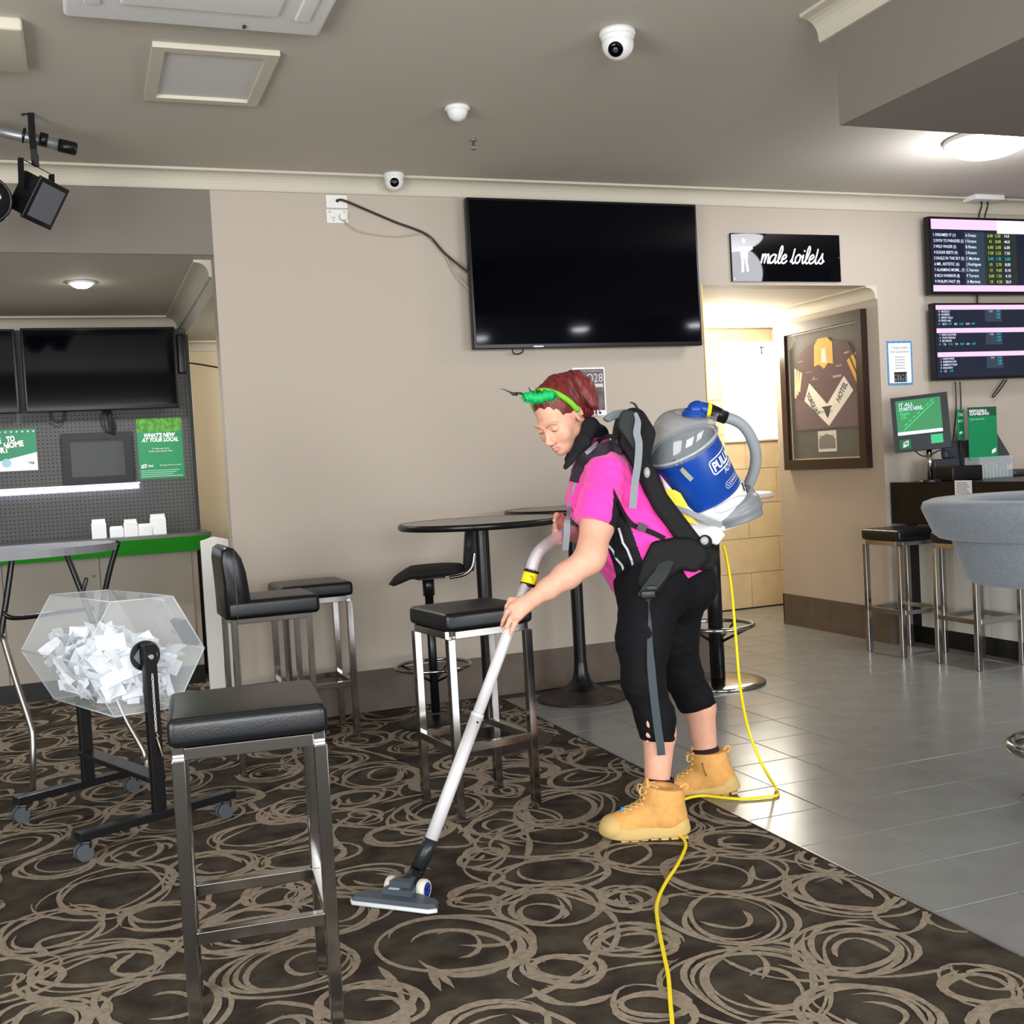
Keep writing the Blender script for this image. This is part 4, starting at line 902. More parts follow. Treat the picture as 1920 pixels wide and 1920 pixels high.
tleg([WD(185, 1190, 5.3), WD(205, 1270, 5.3), WD(232, 1340, 5.28), WD(262, 1395, 5.26), WD(274, 1425, 5.25), WZ(276, 1450, .0)+[0, 0, .012]], 'lower_leg', .013, M_chrome2)
tleg([WD(6, 1148, 4.96), WD(20, 1158, 4.97), WD(60, 1156, 5.05), WD(110, 1148, 5.15), WD(175, 1140, 5.28)], 'crossbar', .011)
m = MB(); q = WD(158, 1100, 5.13); m.rbox(q, (.018, .03, .085), .006, 2, np.array([[.94, 0, .3], [0, 1, 0], [-.3, 0, .94]])); build('folding_latch', m, M_blackplastic, t)

# ---------------- raffle drum on its stand
t = thing('raffle_barrel', 'clear hexagonal raffle barrel full of tickets on black wheeled stand', 'raffle barrel', (.06, 4.68, 0))
Af = WZ(152, 1545, .1); A1 = WZ(140, 1548, .1); A2 = WZ(438, 1478, .1); B1 = WZ(25, 1495, .1); B2 = WZ(262, 1432, .1)
def beam(p, q, w, h, nm, m_=M_blackmetal):
    d = nrm(q-p); s_ = nrm(np.cross(ZV, d)); R = np.stack([d, s_, np.cross(d, s_)], 1); mm = MB(); mm.rbox((p+q)/2, (np.linalg.norm(q-p), w, h), .003, 1, R); return build(nm, mm, m_, t)
zb_ = np.array([0, 0, -.02])
A1 = WZ(145, 1570, .09); A2 = WZ(436, 1487, .09); B1 = WZ(28, 1502, .09); B2 = WZ(262, 1442, .09)
fa = beam(A1, A2, .05, .03, 'foot_beam'); beam(B1, B2, .05, .03, 'foot_beam')
p1 = WZ(299, 1520, .1); p2 = WZ(166, 1465, .1)
dn = nrm(A2-A1); dl = nrm(p2-p1)
topz = .72
h1 = WD(276, 1228, np.dot(p1-CP, FW)-.02); axz = h1[2]
for p in (p1, p2):
    m = MB(); s_ = dn; R = np.stack([dn, np.cross(ZV, dn), ZV], 1); m.rbox((p[0], p[1], (.1+axz+.04)/2), (.05, .026, axz+.04-.1), .003, 1, R); build('upright', m, M_blackmetal, t)
beam(np.array([p1[0], p1[1], .22]), np.array([p2[0], p2[1], .22]), .07, .02, 'cross_bar')
for k, (p, o_) in enumerate(((A1, .03), (A2, -.03), (B1, .03), (B2, -.03))):
    q = p+dn*o_; q = np.array([q[0], q[1], 0]); m = MB(); ca = nrm(np.cross(ZV, dn))
    w = q+np.array([0, 0, .032])-dn*.012
    m.cyl(w-ca*.02, w-ca*.006, .03, n=20); m.cyl(w+ca*.006, w+ca*.02, .03, n=20); cs = build('caster', m, mat('caster_grey', (70, 76, 82), .45), t); tag(cs, kind='stuff')
    m = MB(); m.cyl(w-ca*.006, w+ca*.006, .02); m.rbox(q+[0, 0, .058], (.035, .035, .03), .006, 2); m.cyl(q+[0, 0, .06], q+[0, 0, .08], .008); build('caster_fork', m, M_blackmetal, cs)
# hexagonal prism: axis along dl
L_ = np.linalg.norm(p2-p1)-.075; ax = np.array([dl[0], dl[1], 0]); ax = nrm(ax); e1 = nrm(np.cross(ZV, ax)); c_ = np.array([(p1[0]+p2[0])/2, (p1[1]+p2[1])/2, axz-.005])
HR = .243; a0 = math.radians(2)
def hx(k, rr, s): b = a0+k*PI/3; return c_+ax*s*L_/2+rr*(math.cos(b)*e1+math.sin(b)*ZV)
M_ac = mat('drum_acrylic', (238, 244, 248), .05, spec=.5, alpha=.13); M_ace = mat('acrylic_edge', (215, 225, 230), .12, alpha=.55)
for s in (-1, 1): m = MB(); m.prism([hx(k, HR, s) for k in range(6)], -ax*s*.005); build('end_panel', m, M_ac, t)
for k in range(6):
    m = MB(); m.prism([hx(k, HR, -1), hx(k+1, HR, -1), hx(k+1, HR-.006, -1), hx(k, HR-.006, -1)], ax*L_); build('side_panel', m, M_ac, t)
m = MB()
for k in range(6):
    m.tube([hx(k, HR-.002, -1), hx(k, HR-.002, 1)], .0025, n=6)
    for s in (-1, 1): m.tube([hx(k, HR-.002, s), hx(k+1, HR-.002, s)], .0025, n=6)
tag(build('glued_edges', m, M_ace, t), kind='stuff')
for s, p in ((-1, p1), (1, p2)):
    q = c_+ax*s*(L_/2+.001); m = MB(); m.cyl(q, q+ax*s*.012, .056, n=32); hb = build('hub_disc', m, M_blackmetal, t)
    m = MB()
    for u in (-1, 1): b_ = q+ax*s*.0125+e1*u*.036; m.prism([b_+e1*u*.012, b_-e1*u*.012+ZV*.03, b_-e1*u*.012-ZV*.03], ax*s*.001)
    tag(build('hub_cutout', m, mat('hub_grey', (110, 106, 108), .5), hb), kind='stuff')
    m = MB(); m.cyl(q+ax*s*.012, q+ax*s*.06, .009, n=14); build('axle', m, M_chrome2, t)
# hatch and black label box on the upper left side panel
def side_pt(k, u, v, h=.0):   # u along edge k->k+1, v along axis
    a = hx(k, HR, -1); b = hx(k+1, HR, -1); nrmv = nrm((a+b)/2-(c_-ax*L_/2)); return a+(b-a)*u+ax*L_*v+nrmv*h
kk = 2
m = MB(); m.prism([side_pt(kk, .15, .25, .004), side_pt(kk, .85, .25, .004), side_pt(kk, .85, .55, .004), side_pt(kk, .15, .55, .004)], side_pt(kk, .5, .5, .008)-side_pt(kk, .5, .5, .0)); build('hatch_door', m, M_ac, t)
m = MB(); m.tube([side_pt(kk, .15, .25, .012), side_pt(kk, .15, .55, .012)], .006, n=8); build('hatch_hinge', m, M_ace, t)
m = MB(); m.prism([side_pt(kk, .45, .02, -.02), side_pt(kk, .9, .02, -.02), side_pt(kk, .9, .2, -.02), side_pt(kk, .45, .2, -.02)], side_pt(kk, .5, .5, .02)-side_pt(kk, .5, .5, 0)); build('lock_box', m, M_blackplastic, t)
m = MB(); m.sphere(side_pt(kk, .8, .4, .014), .01, 12, 8); build('catch', m, M_chrome, t)
# tickets: each slip a thin folded sheet lying in the lower half
tk = MB()
def inside(p, mrg=.02):
    d = p-c_; x = d @ e1; z = d @ ZV; 
    return all((x*math.cos(a0+PI/6+k*PI/3)+z*math.sin(a0+PI/6+k*PI/3)) < HR*math.cos(PI/6)-mrg for k in range(6)) and abs(d @ ax) < L_/2-.02
cnt = 0
tt = thing('raffle_tickets', 'heap of folded white paper tickets inside the clear barrel', 'tickets', c_)
while cnt < 520:
    u = rng.uniform(-.2, .22); z = rng.uniform(-.21, .09); v = rng.uniform(-L_/2+.03, L_/2-.03); p = c_+e1*u+ZV*z+ax*v
    surf = .030+.035*math.sin(u*14+1)+.02*math.sin(v*17)-.10*max(0, -u-.08)
    if z > surf or not inside(p, .014): continue
    w, l = rng.uniform(.035, .065), rng.uniform(.06, .11); A_ = nrm(rng.normal(size=3)); B_ = nrm(np.cross(A_, rng.normal(size=3))); Cn = np.cross(A_, B_); f = rng.uniform(.1, .5)
    q = [p-A_*l/2-B_*w/2, p-B_*w/2+Cn*f*.02, p+A_*l/2-B_*w/2, p+A_*l/2+B_*w/2, p+B_*w/2+Cn*f*.02, p-A_*l/2+B_*w/2]
    if not all(inside(x, .007) for x in q): continue
    tk.add(q+[x+Cn*.0006 for x in q], [(0, 1, 4, 5), (1, 2, 3, 4), (11, 10, 7, 6), (10, 9, 8, 7), (0, 6, 7, 1), (1, 7, 8, 2), (2, 8, 9, 3), (3, 9, 10, 4), (4, 10, 11, 5), (5, 11, 6, 0)]); cnt += 1
o = build('ticket_slips', tk, mat('ticket_paper', (240, 244, 250), .8), tt, recalc=False); tag(o, kind='stuff'); tag(tt, kind='stuff')
# chain with pin on the near upright
pf = np.array([p1[0], p1[1], 0])-np.cross(ZV, dn)*0
fr0 = nrm(CP-p1); cb = np.array([p1[0], p1[1], 0])-ax*.016+e1*.005*0
m = MB(); z0 = axz-.075
for k in range(17):
    z = z0-k*.0125; q = cb+np.array([0, 0, z])-ax*.003; vv = (e1 if k % 2 else ax*.9+e1*.3)
    pts = [q+vv*.0035*math.cos(b)+ZV*.0085*math.sin(b) for b in np.linspace(0, 2*PI, 9)]; m.tube(pts, .0013, n=5, caps=False)
tag(build('chain', m, mat('galvanised_chain', (205, 205, 205), .35, metal=.3), t), kind='stuff')
q = cb+np.array([0, 0, z0-.225])-ax*.004; m = MB(); m.tube([q+ZV*.012+e1*-.0, q-e1*.008, q+e1*.012*0+ZV*-.002], .002, n=6); m.tube([q, q+e1*(-.0)+RH*.018-ZV*.075], .003, n=8); build('locking_pin', m, mat('pale_steel', (170, 160, 150), .4, metal=.5), t)

# white board standing behind the bar chair
t = thing('white_board', 'tall narrow white panel standing behind the bar chair', 'panel', (.74, 6.72, 0))
a = WY(376, 1015, 6.6); b = WY(428, 1015, 6.6); m = MB(); m.prism([(a[0], 6.6, .005), (b[0], 6.6, .005), (b[0], 6.6, a[2]), ((a[0]+b[0])/2, 6.6, a[2]+.02), (a[0], 6.6, a[2])], (0, .03, 0)); build('panel', m, mat('white_board', (240, 240, 238), .6), t)
m = MB(); m.bb((a[0]-.01, 6.63, .0045), (b[0]+.01, 6.83, .02)); build('foot', m, M_white, t)

# ---------------- betting board unit in the alcove
YP = 7.94; XU0, XU1 = -1.6, .735
t = thing('pegboard_unit', 'dark perforated pegboard panel with black edge in the alcove', 'display board', (-.4, 7.98, 0))
m = MB(); m.bb((XU0, YP, .985), (XU1-.02, YP+.02, 2.33)); pb = build('pegboard', m, mat('pegboard_grey', (74, 74, 74), .6), t)
hm = MB(); hx_ = MB()
for i in range(0, 50):
    for j in range(0, 54):
        x = XU1-.035-i*.0252; z = .995+j*.0252
        if x < -.62: continue
        if (-.33 < x < .63 and z > 1.80) or (-.1 < x < .33 and 1.33 < z < 1.66) or (z > 1.82 and x < -.33): continue
        hm.add([(x+.0042*math.cos(b), YP-.0006, z+.0042*math.sin(b)) for b in np.linspace(0, 2*PI, 7)[:-1]], [(0, 1, 2, 3, 4, 5)])
tag(build('peg_hole', hm, mat('hole_black', (12, 12, 12), .9), pb, recalc=False), kind='stuff')
m = MB(); m.bb((XU1-.02, YP-.02, .02), (XU1, YP+.2, 2.30)); build('side_edge', m, M_blackplastic, t)
m = MB(); m.bb((XU0, YP+.02, .02), (XU1-.02, YP+.06, 2.33)); build('backing', m, M_blackplastic, t)
tag(build('wall_conduit', (lambda q: q.bb((XU1+.005, 8.30, 1.02), (XU1+.04, 8.345, 2.22)) or q)(MB()), M_white, None, (XU1, 8.3, 1.02)), 'white vertical conduit beside the pegboard edge', 'conduit')
# televisions on it
def tv(x0, z0, x1, z1, y, label):
    t = thing('television', label, 'television', ((x0+x1)/2, YP, z0)); Rt = np.array([[1, 0, 0], [0, math.cos(.01), -math.sin(.01)], [0, math.sin(.01), math.cos(.01)]]); c_ = np.array([(x0+x1)/2, y+.03, (z0+z1)/2]); m = MB(); m.rbox(c_, (x1-x0, .05, z1-z0), .006, 2, Rt); build('bezel', m, M_blackplastic, t)
    m = MB(); m.box(c_+Rt @ np.array([0, -.0255, .006]), (x1-x0-.028, .003, z1-z0-.04), Rt); build('screen', m, M_screen, t)
    m = MB(); m.bb((x1-.05, y+.021, z0+.006), (x1-.042, y+.03, z0+.014)); build('standby_light', m, mat('red_led', (200, 20, 40), .4, emit=(255, 30, 60), estr=3), t)
    m = MB(); m.bb(((x0+x1)/2-.1, y+.06, (z0+z1)/2-.1), ((x0+x1)/2+.1, YP-.003, (z0+z1)/2+.1)); build('wall_bracket', m, M_blackmetal, t); return t
t1 = tv(-.292, 1.80, .645, 2.33, 7.83, 'switched-off television on the pegboard reflecting the downlight')
m = MB(); m.bb((.16, 7.851, 1.803), (.20, 7.86, 1.813)); build('emblem', m, M_text, t1)
tv(-1.26, 1.80, -.325, 2.325, 7.83, 'switched-off television cut off by the left edge')
m = MB(); m.rbox((.685, YP-.03, 2.16), (.05, .05, .26), .008, 2); tag(build('soundbar', m, M_blackplastic, None, (.685, YP-.03, 2.16)), 'slim black box mounted right of the pegboard television', 'box')
loose([(.70, YP-.03, 2.1), (.78, YP+.05, 2.1), (.95, YP+.2, 2.085)], .006, M_blackplastic, 'black cable running right from the pegboard television', nm='side_cable')
loose([(-.15, 7.9, 1.80), (-.145, 7.9, 1.76), (-.11, 7.9, 1.735), (-.075, 7.9, 1.75), (-.065, 7.9, 1.80)], .006, M_blackplastic, 'black cable loop under the left part of the pegboard television')
mb = MB()
for k in range(5): mb.tube(smooth_path([(.17+.01*k, 7.9, 1.80), (.15+.02*k, 7.89-.004*k, 1.74), (.18+.012*k, 7.885, 1.66-.005*k), (.23-.006*k, 7.89, 1.70), (.20, 7.9, 1.78)]), .004, n=6)
tag(build('cable_bundle', mb, M_blackplastic, None, (.2, 7.9, 1.8)), 'tangled bundle of black cable above the framed screen', 'cable')
# framed touch screen
t = thing('framed_screen', 'black framed screen wrapped in film on the pegboard', 'screen', (.12, YP, 1.33))
P = wall_plane(-.098, 1.33, YP-.0); w_, h_ = .43, .33
for (a, b, c, d) in ((0, 0, w_, .045), (0, h_-.045, w_, h_), (0, .045, .05, h_-.045), (w_-.05, .045, w_, h_-.045)): m = MB(); P.slab(m, a, b, c, d, 0, .05); build('frame_rail', m, mat('frame_black', (26, 27, 32), .6), t)
m = MB(); P.slab(m, .05, .045, w_-.05, h_-.045, .01, .03); build('screen', m, mat('film_grey', (58, 60, 60), .3, spec=.15, bump=.5, bscale=9), t)
# posters
P = wall_plane(.37, 1.34, YP-.001); pw, ph = .287, .40
t = thing('green_poster', "green what's new at your local poster on the pegboard", 'poster', (.51, YP, 1.34))
m = MB(); P.slab(m, 0, 0, pw, ph, 0, .0015); build('sheet', m, mat('poster_green', (10, 128, 78), .45), t)
m = MB(); P.rect(m, 0, ph-.09, pw, ph, .0018); build('grass_band', m, mat('grass_print', (92, 170, 60), .6, rgb2=(60, 110, 40), nscale=30), t, recalc=False)
m = MB(); P.text(m, "WHAT'S NEW", pw/2, .275, .026, .0024, align='c', width=.2, bold=.04, shear=.25); P.text(m, 'AT YOUR LOCAL', pw/2, .245, .026, .0024, align='c', width=.235, bold=.04, shear=.25)
build('headline', m, M_text, t, recalc=False); m = MB()
P.text(m, 'To find out more', pw/2, .195, .010, .0024, align='c', width=.11); P.text(m, 'hover your phone here', pw/2, .178, .010, .0024, align='c', width=.15)
P.poly(m, [(.015, .072), (.048, .078), (.048, .1), (.015, .094)], .0022); P.text(m, 'VENUE', .056, .08, .012, .0024, width=.035, bold=.02); P.text(m, 'T&Cs apply. Gamble responsibly.', .13, .084, .007, .0024, width=.14)
build('lettering', m, M_text, t, recalc=False)
m = MB(); P.text(m, 'TAB', .018, .08, .011, .0026, width=.026, bold=.03, rot=.1); build('logo_letters', m, M_textd, t, recalc=False)
m = MB()
for k in range(4): P.rect(m, .012, .012+.013*k, pw-.012-.02*((k*3) % 4), .019+.013*k, .0022)
tag(build('small_print', m, mat('pale_green', (120, 175, 150), .6), t, recalc=False), kind='stuff')
P = wall_plane(-.62, 1.437, YP-.001); pw, ph = .373, .265
t = thing('sport_poster', 'green and white home sport poster cut off by the left edge', 'poster', (-.43, YP, 1.437))
m = MB(); P.slab(m, 0, 0, pw, ph, 0, .0015); build('sheet', m, mat('poster_teal', (20, 122, 84), .45), t)
m = MB(); P.poly(m, [(0, 0), (pw, 0), (pw, .115), (0, .03)], .0018); build('white_corner', m, M_paper, t, recalc=False)
m = MB()
for x, y, s, w in (('TO', .165, 0, .05), ('HOME', .125, 0, .115), ('SPORT', .088, 0, .12)):
    x1 = {'TO': .20, 'HOME': .185, 'SPORT': .09}[x]; P.text(m, x, x1, y+.02, .034, .0024, width=w, bold=.05, rot=.12)
P.text(m, 'THE', .08, .17, .034, .0024, width=.09, bold=.05, rot=.12)
for k in range(8):
    cx, cy = .13+.033*k, ph-.016; P.poly(m, [(cx+(.008 if q % 2 == 0 else .0035)*math.sin(q*PI/5), cy+(.008 if q % 2 == 0 else .0035)*math.cos(q*PI/5)) for q in range(10)], .0022)
build('lettering', m, M_text, t, recalc=False)
m = MB(); P.text(m, 'TAB', pw-.055, .04, .016, .0026, width=.035, bold=.04); build('logo_letters', m, mat('logo_dark', (40, 80, 64), .6), t, recalc=False)
m = MB(); P.poly(m, [(.19+.028*math.cos(b), .052+.028*math.sin(b)) for b in np.linspace(0, 2*PI, 24, False)], .0024); build('round_badge', m, mat('badge_blue', (150, 190, 205), .6), t, recalc=False)
# led strip
t = thing('led_strip', 'glowing white light strip across the pegboard', 'light strip', (-.4, YP, 1.295))
m = MB(); m.bb((XU0, YP-.012, 1.315), (.37, YP, 1.325)); build('channel', m, M_white, t)
m = MB(); m.rbox((-.62, YP-.012, 1.297), (1.96, .016, .026), .004, 1); build('tube', m, mat('led_glow', (255, 255, 255), .4, emit=(225, 225, 255), estr=5), t)
# counter of the unit
t = thing('green_counter', 'low cupboard counter with bright green fascia under the pegboard', 'counter', (-.4, 7.6, 0))
zt_ = .985; m = MB(); m.prism([(XU0, 7.44, zt_-.02), (XU1+.02, 7.44, zt_-.02), (XU1+.02, YP-.02, zt_-.02), (XU0, YP-.02, zt_-.02)], (0, 0, .02)); build('shelf_top', m, mat('dark_laminate', (70, 68, 64), .3), t)
m = MB(); m.prism([(XU0, 7.44, zt_-.02), (XU1+.02, 7.44, zt_-.02), (XU1-.06, 7.47, zt_-.115), (XU0, 7.47, zt_-.115)], (0, .03, 0)); build('green_fascia', m, mat('fascia_green', (22, 132, 14), .45), t)
M_cab = mat('cabinet_grey', (158, 150, 138), .6)
for k in range(4):
    x1 = XU1-.10-k*.56; m = MB(); m.bb((x1-.555, 7.60, .125), (x1, 7.62, zt_-.12)); d_ = build('door', m, M_cab, t)
    m = MB(); m.sphere((x1-.52 if k % 2 == 0 else x1-.035, 7.595, .75), .008, 10, 6); build('knob', m, M_chrome2, d_)
m = MB(); m.bb((XU0, 7.62, .0045), (XU1-.06, 7.9, zt_-.02)); build('carcass', m, M_cab, t)
m = MB(); m.bb((XU0, 7.605, .0045), (XU1-.06, 7.618, .12)); build('kickboard', m, M_blackplastic, t)
# white card boxes
def cbox(pxa, pya, pxb, pyb, y, lab):
    a = WY(pxa, pyb, y); b = WY(pxb, pya, y); t = thing('card_holder', lab, 'card holder', ((a[0]+b[0])/2, y, zt_), 'white card holders on the green counter')
    h = b[2]-zt_; m = MB(); m.bb((a[0], y, zt_), (b[0], y+.06, zt_+h*.8)); build('box', m, M_paper, t)
    m = MB()
    for k in range(3): m.bb((a[0]+.004, y+.008+.014*k, zt_+h*.5), (b[0]-.004, y+.016+.014*k, zt_+h)); 
    tag(build('cards', m, M_white, t), kind='stuff')
cbox(172, 973, 198, 997, 7.56, 'leftmost white card holder with a gap beside it'); cbox(206, 986, 231, 999, 7.56, 'lowest white card holder, second from the left')
cbox(233, 973, 257, 999, 7.52, 'white card holder in the middle of the row'); cbox(259, 981, 284, 999, 7.54, 'low white card holder joined to the tallest one'); cbox(283, 963, 310, 998, 7.56, 'tallest white card holder at the right end')
# ================================================================== IMPLICIT-SURFACE MODELLING (person, clothes, boots, housings)
class SDF:
    def __init__(s, lo, hi, h):
        s.h = h; s.lo = np.array(lo, float); s.n = np.ceil((np.array(hi)-s.lo)/h).astype(int)+1
        s.F = np.full(s.n, .2, np.float32); s.ax = [s.lo[i]+h*np.arange(s.n[i]) for i in range(3)]
    def _sl(s, a, b, m):
        i0 = np.maximum(((np.minimum(a, b)-m-s.lo)/s.h).astype(int), 0); i1 = np.minimum(((np.maximum(a, b)+m-s.lo)/s.h).astype(int)+2, s.n)
        if (i1 <= i0).any(): return None, None
        sl = tuple(slice(i0[i], i1[i]) for i in range(3))
        X = s.ax[0][sl[0]][:, None, None]; Y = s.ax[1][sl[1]][None, :, None]; Z = s.ax[2][sl[2]][None, None, :]
        return sl, (X, Y, Z)
    def comb(s, sl, d, k, mode):
        A = s.F[sl]
        if mode == 'sub': 
            h = np.clip(.5-.5*(A+d)/k, 0, 1); s.F[sl] = A*(1-h)-d*h+k*h*(1-h)
        elif mode == 'int': s.F[sl] = np.maximum(A, d)
        else:
            h = np.clip(.5+.5*(d-A)/k, 0, 1); s.F[sl] = d*(1-h)+A*h-k*h*(1-h)
    def cap(s, a, b, ra, rb=None, k=.02, sq=None, q=1.0, mode='add'):
        rb = ra if rb is None else rb; a = np.asarray(a, float); b = np.asarray(b, float); R = max(ra, rb)*max(q, 1)+.05+k
        sl, g = s._sl(a, b, R)
        if sl is None: return s
        X, Y, Z = g; px, py, pz = X-a[0], Y-a[1], Z-a[2]; ab = b-a
        if sq is not None:
            u = nrm(sq); w = 1/q-1; c = px*u[0]+py*u[1]+pz*u[2]; px = px+u[0]*c*w; py = py+u[1]*c*w; pz = pz+u[2]*c*w; ab = ab+u*np.dot(ab, u)*w
        L2 = max(np.dot(ab, ab), 1e-9); t = np.clip((px*ab[0]+py*ab[1]+pz*ab[2])/L2, 0, 1)
        d = np.sqrt((px-t*ab[0])**2+(py-t*ab[1])**2+(pz-t*ab[2])**2)-(ra+(rb-ra)*t)
        s.comb(sl, d.astype(np.float32), k, mode); return s
    def ell(s, c, r, R=None, k=.02, mode='add'):
        c = np.asarray(c, float); r = np.array(r, float); m = r.max()+.05+k; sl, g = s._sl(c, c, m)
        if sl is None: return s
        X, Y, Z = g; p = [X-c[0], Y-c[1], Z-c[2]]
        if R is not None: p = [p[0]*R[0][i]+p[1]*R[1][i]+p[2]*R[2][i] for i in range(3)]
        k0 = np.sqrt((p[0]/r[0])**2+(p[1]/r[1])**2+(p[2]/r[2])**2); k1 = np.sqrt((p[0]/r[0]**2)**2+(p[1]/r[1]**2)**2+(p[2]/r[2]**2)**2)+1e-9
        s.comb(sl, (k0*(k0-1)/k1).astype(np.float32), k, mode); return s
    def chain(s, pts, rad, k=.02, **kw):
        for i in range(len(pts)-1): s.cap(pts[i], pts[i+1], rad[i], rad[i+1], k, **kw)
        return s
    def plane(s, p, n):       # keep the side n points away from
        n = nrm(n); X = s.ax[0][:, None, None]; Y = s.ax[1][None, :, None]; Z = s.ax[2][None, None, :]
        s.F = np.maximum(s.F, ((X-p[0])*n[0]+(Y-p[1])*n[1]+(Z-p[2])*n[2]).astype(np.float32)); return s
    def val(s, p):
        q = (np.asarray(p)-s.lo)/s.h; i = np.clip(np.floor(q).astype(int), 0, s.n-2); f = q-i; v = 0
        for dx in (0, 1):
            for dy in (0, 1):
                for dz in (0, 1): v += s.F[i[0]+dx, i[1]+dy, i[2]+dz]*(f[0] if dx else 1-f[0])*(f[1] if dy else 1-f[1])*(f[2] if dz else 1-f[2])
        return float(v)
    def hit(s, px, py, off=0.0, d0=3.3, d1=4.9):
        r = ray(px, py); t = d0
        while t < d1:
            p = CP+r*t
            if (p > s.lo+s.h).all() and (p < s.lo+(s.n-2)*s.h).all():
                if s.val(p)-off < 0: return CP+r*(t-.001)
            t += .003
        return None
    def mesh(s):
        F = s.F; S = F < 0; n = np.array(F.shape)-1
        cs = [S[dx:n[0]+dx, dy:n[1]+dy, dz:n[2]+dz] for dx in (0, 1) for dy in (0, 1) for dz in (0, 1)]
        al = np.logical_and.reduce(cs); an = np.logical_or.reduce(cs); I = np.argwhere(an & ~al)
        pos = np.zeros((len(I), 3)); cnt = np.zeros(len(I))
        C8 = [(dx, dy, dz) for dx in (0, 1) for dy in (0, 1) for dz in (0, 1)]
        for a in C8:
            for ax in range(3):
                if a[ax]: continue
                b = list(a); b[ax] = 1; fa = F[I[:, 0]+a[0], I[:, 1]+a[1], I[:, 2]+a[2]]; fb = F[I[:, 0]+b[0], I[:, 1]+b[1], I[:, 2]+b[2]]
                m = (fa < 0) != (fb < 0); t = np.where(m, fa/(fa-fb+1e-20), 0); p = np.array(a, float)[None].repeat(len(I), 0); p[:, ax] += t
                pos[m] += p[m]; cnt[m] += 1
        V = s.lo+(I+pos/cnt[:, None])*s.h
        idx = np.full(n, -1, np.int64); idx[I[:, 0], I[:, 1], I[:, 2]] = np.arange(len(I)); Q = []
        for ax in range(3):
            a1, a2 = (ax+1) % 3, (ax+2) % 3; sa = [slice(1, -1)]*3; sa[ax] = slice(0, -1); sb = list(sa); sb[ax] = slice(1, None)
            A = S[tuple(sa)]; B = S[tuple(sb)]; E = np.argwhere(A != B)
            if len(E) == 0: continue
            flip = A[E[:, 0], E[:, 1], E[:, 2]]; e = E+1; e[:, ax] -= 1; q = []
            for (u, v) in ((-1, -1), (0, -1), (0, 0), (-1, 0)):
                c = e.copy(); c[:, a1] += u; c[:, a2] += v; q.append(idx[c[:, 0], c[:, 1], c[:, 2]])
            q = np.stack(q, 1); q[~flip] = q[~flip][:, ::-1]; Q.append(q)
        return V, np.concatenate(Q)
def sdf_obj(name, s, mats, parent=None, base=None, matfn=None, smooth_it=1):
    V, Q = s.mesh()
    if smooth_it:
        for _ in range(smooth_it):
            acc = np.zeros_like(V); c = np.zeros(len(V))
            for i in range(4):
                np.add.at(acc, Q[:, i], V[Q[:, (i+1) % 4]]+V[Q[:, (i+3) % 4]]); np.add.at(c, Q[:, i], 2)
            V = V*.5+.5*acc/c[:, None]
    sh = np.array(root_of(parent).location) if parent is not None else (np.array(base, float) if base is not None else np.zeros(3))
    me = bpy.data.meshes.new(name); me.vertices.add(len(V)); me.vertices.foreach_set('co', (V-sh).astype(np.float32).ravel())
    me.loops.add(len(Q)*4); me.loops.foreach_set('vertex_index', Q.ravel().astype(np.int32)); me.polygons.add(len(Q))
    me.polygons.foreach_set('loop_start', np.arange(0, len(Q)*4, 4, dtype=np.int32)); me.polygons.foreach_set('loop_total', np.full(len(Q), 4, np.int32))
    me.polygons.foreach_set('use_smooth', np.ones(len(Q), bool))
    mats = mats if isinstance(mats, (list, tuple)) else [mats]
    for m in mats: me.materials.append(m)
    if matfn is not None: me.polygons.foreach_set('material_index', matfn(V[Q].mean(1)).astype(np.int32))
    me.update(); me.validate()
    o = bpy.data.objects.new(name, me); COL.objects.link(o)
    if parent is not None: o.parent = parent
    else: o.location = sh
    return o
def ppx(V):
    d = V-CP; w = d @ FW; return 960+F_PX*(d @ RT)/w, 960-F_PX*(d @ UP)/w
def in_poly(x, y, poly):
    c = np.zeros(len(x), bool); n = len(poly)
    for i in range(n):
        x1, y1 = poly[i]; x2, y2 = poly[(i+1) % n]; m = ((y1 > y) != (y2 > y)) & (x < (x2-x1)*(y-y1)/((y2-y1) or 1e-9)+x1); c ^= m
    return c

# ================================================================== THE CLEANER
M_skin = mat('skin', (216, 164, 140), .5, spec=.35, sss=.15, noise=.05, nscale=30)
M_lip = mat('lips', (200, 142, 128), .5); M_brow = mat('brow_hair', (160, 112, 92), .8); M_lash = mat('lash', (70, 42, 38), .7); M_lid = mat('eyelid', (196, 142, 124), .5)
M_hair = mat('red_hair', (84, 20, 22), .5, spec=.5, rgb2=(124, 42, 38), nscale=60, bump=.7, bscale=70, stretch=(1, 1, .25))
M_pink = mat('pink_polo', (252, 58, 172), .8, noise=.06, nscale=60, bump=.6, bscale=160, sheen=.3)
M_navy = mat('navy_knit', (11, 10, 18), .85, bump=.3, bscale=300)
M_leg = mat('black_leggings', (9, 8, 13), .8, spec=.25, bump=.25, bscale=400)
M_strap = mat('black_webbing', (12, 12, 14), .7, spec=.3, bump=.5, bscale=260); M_pad = mat('charcoal_padding', (36, 40, 42), .8, bump=.4, bscale=300)
M_gstrap = mat('grey_webbing', (126, 132, 138), .75); M_refl = mat('reflective_tape', (190, 190, 196), .45)

dN, dF, dC = 4.02, 4.36, 4.19
hipC = WD(1238, 1078, dC); 
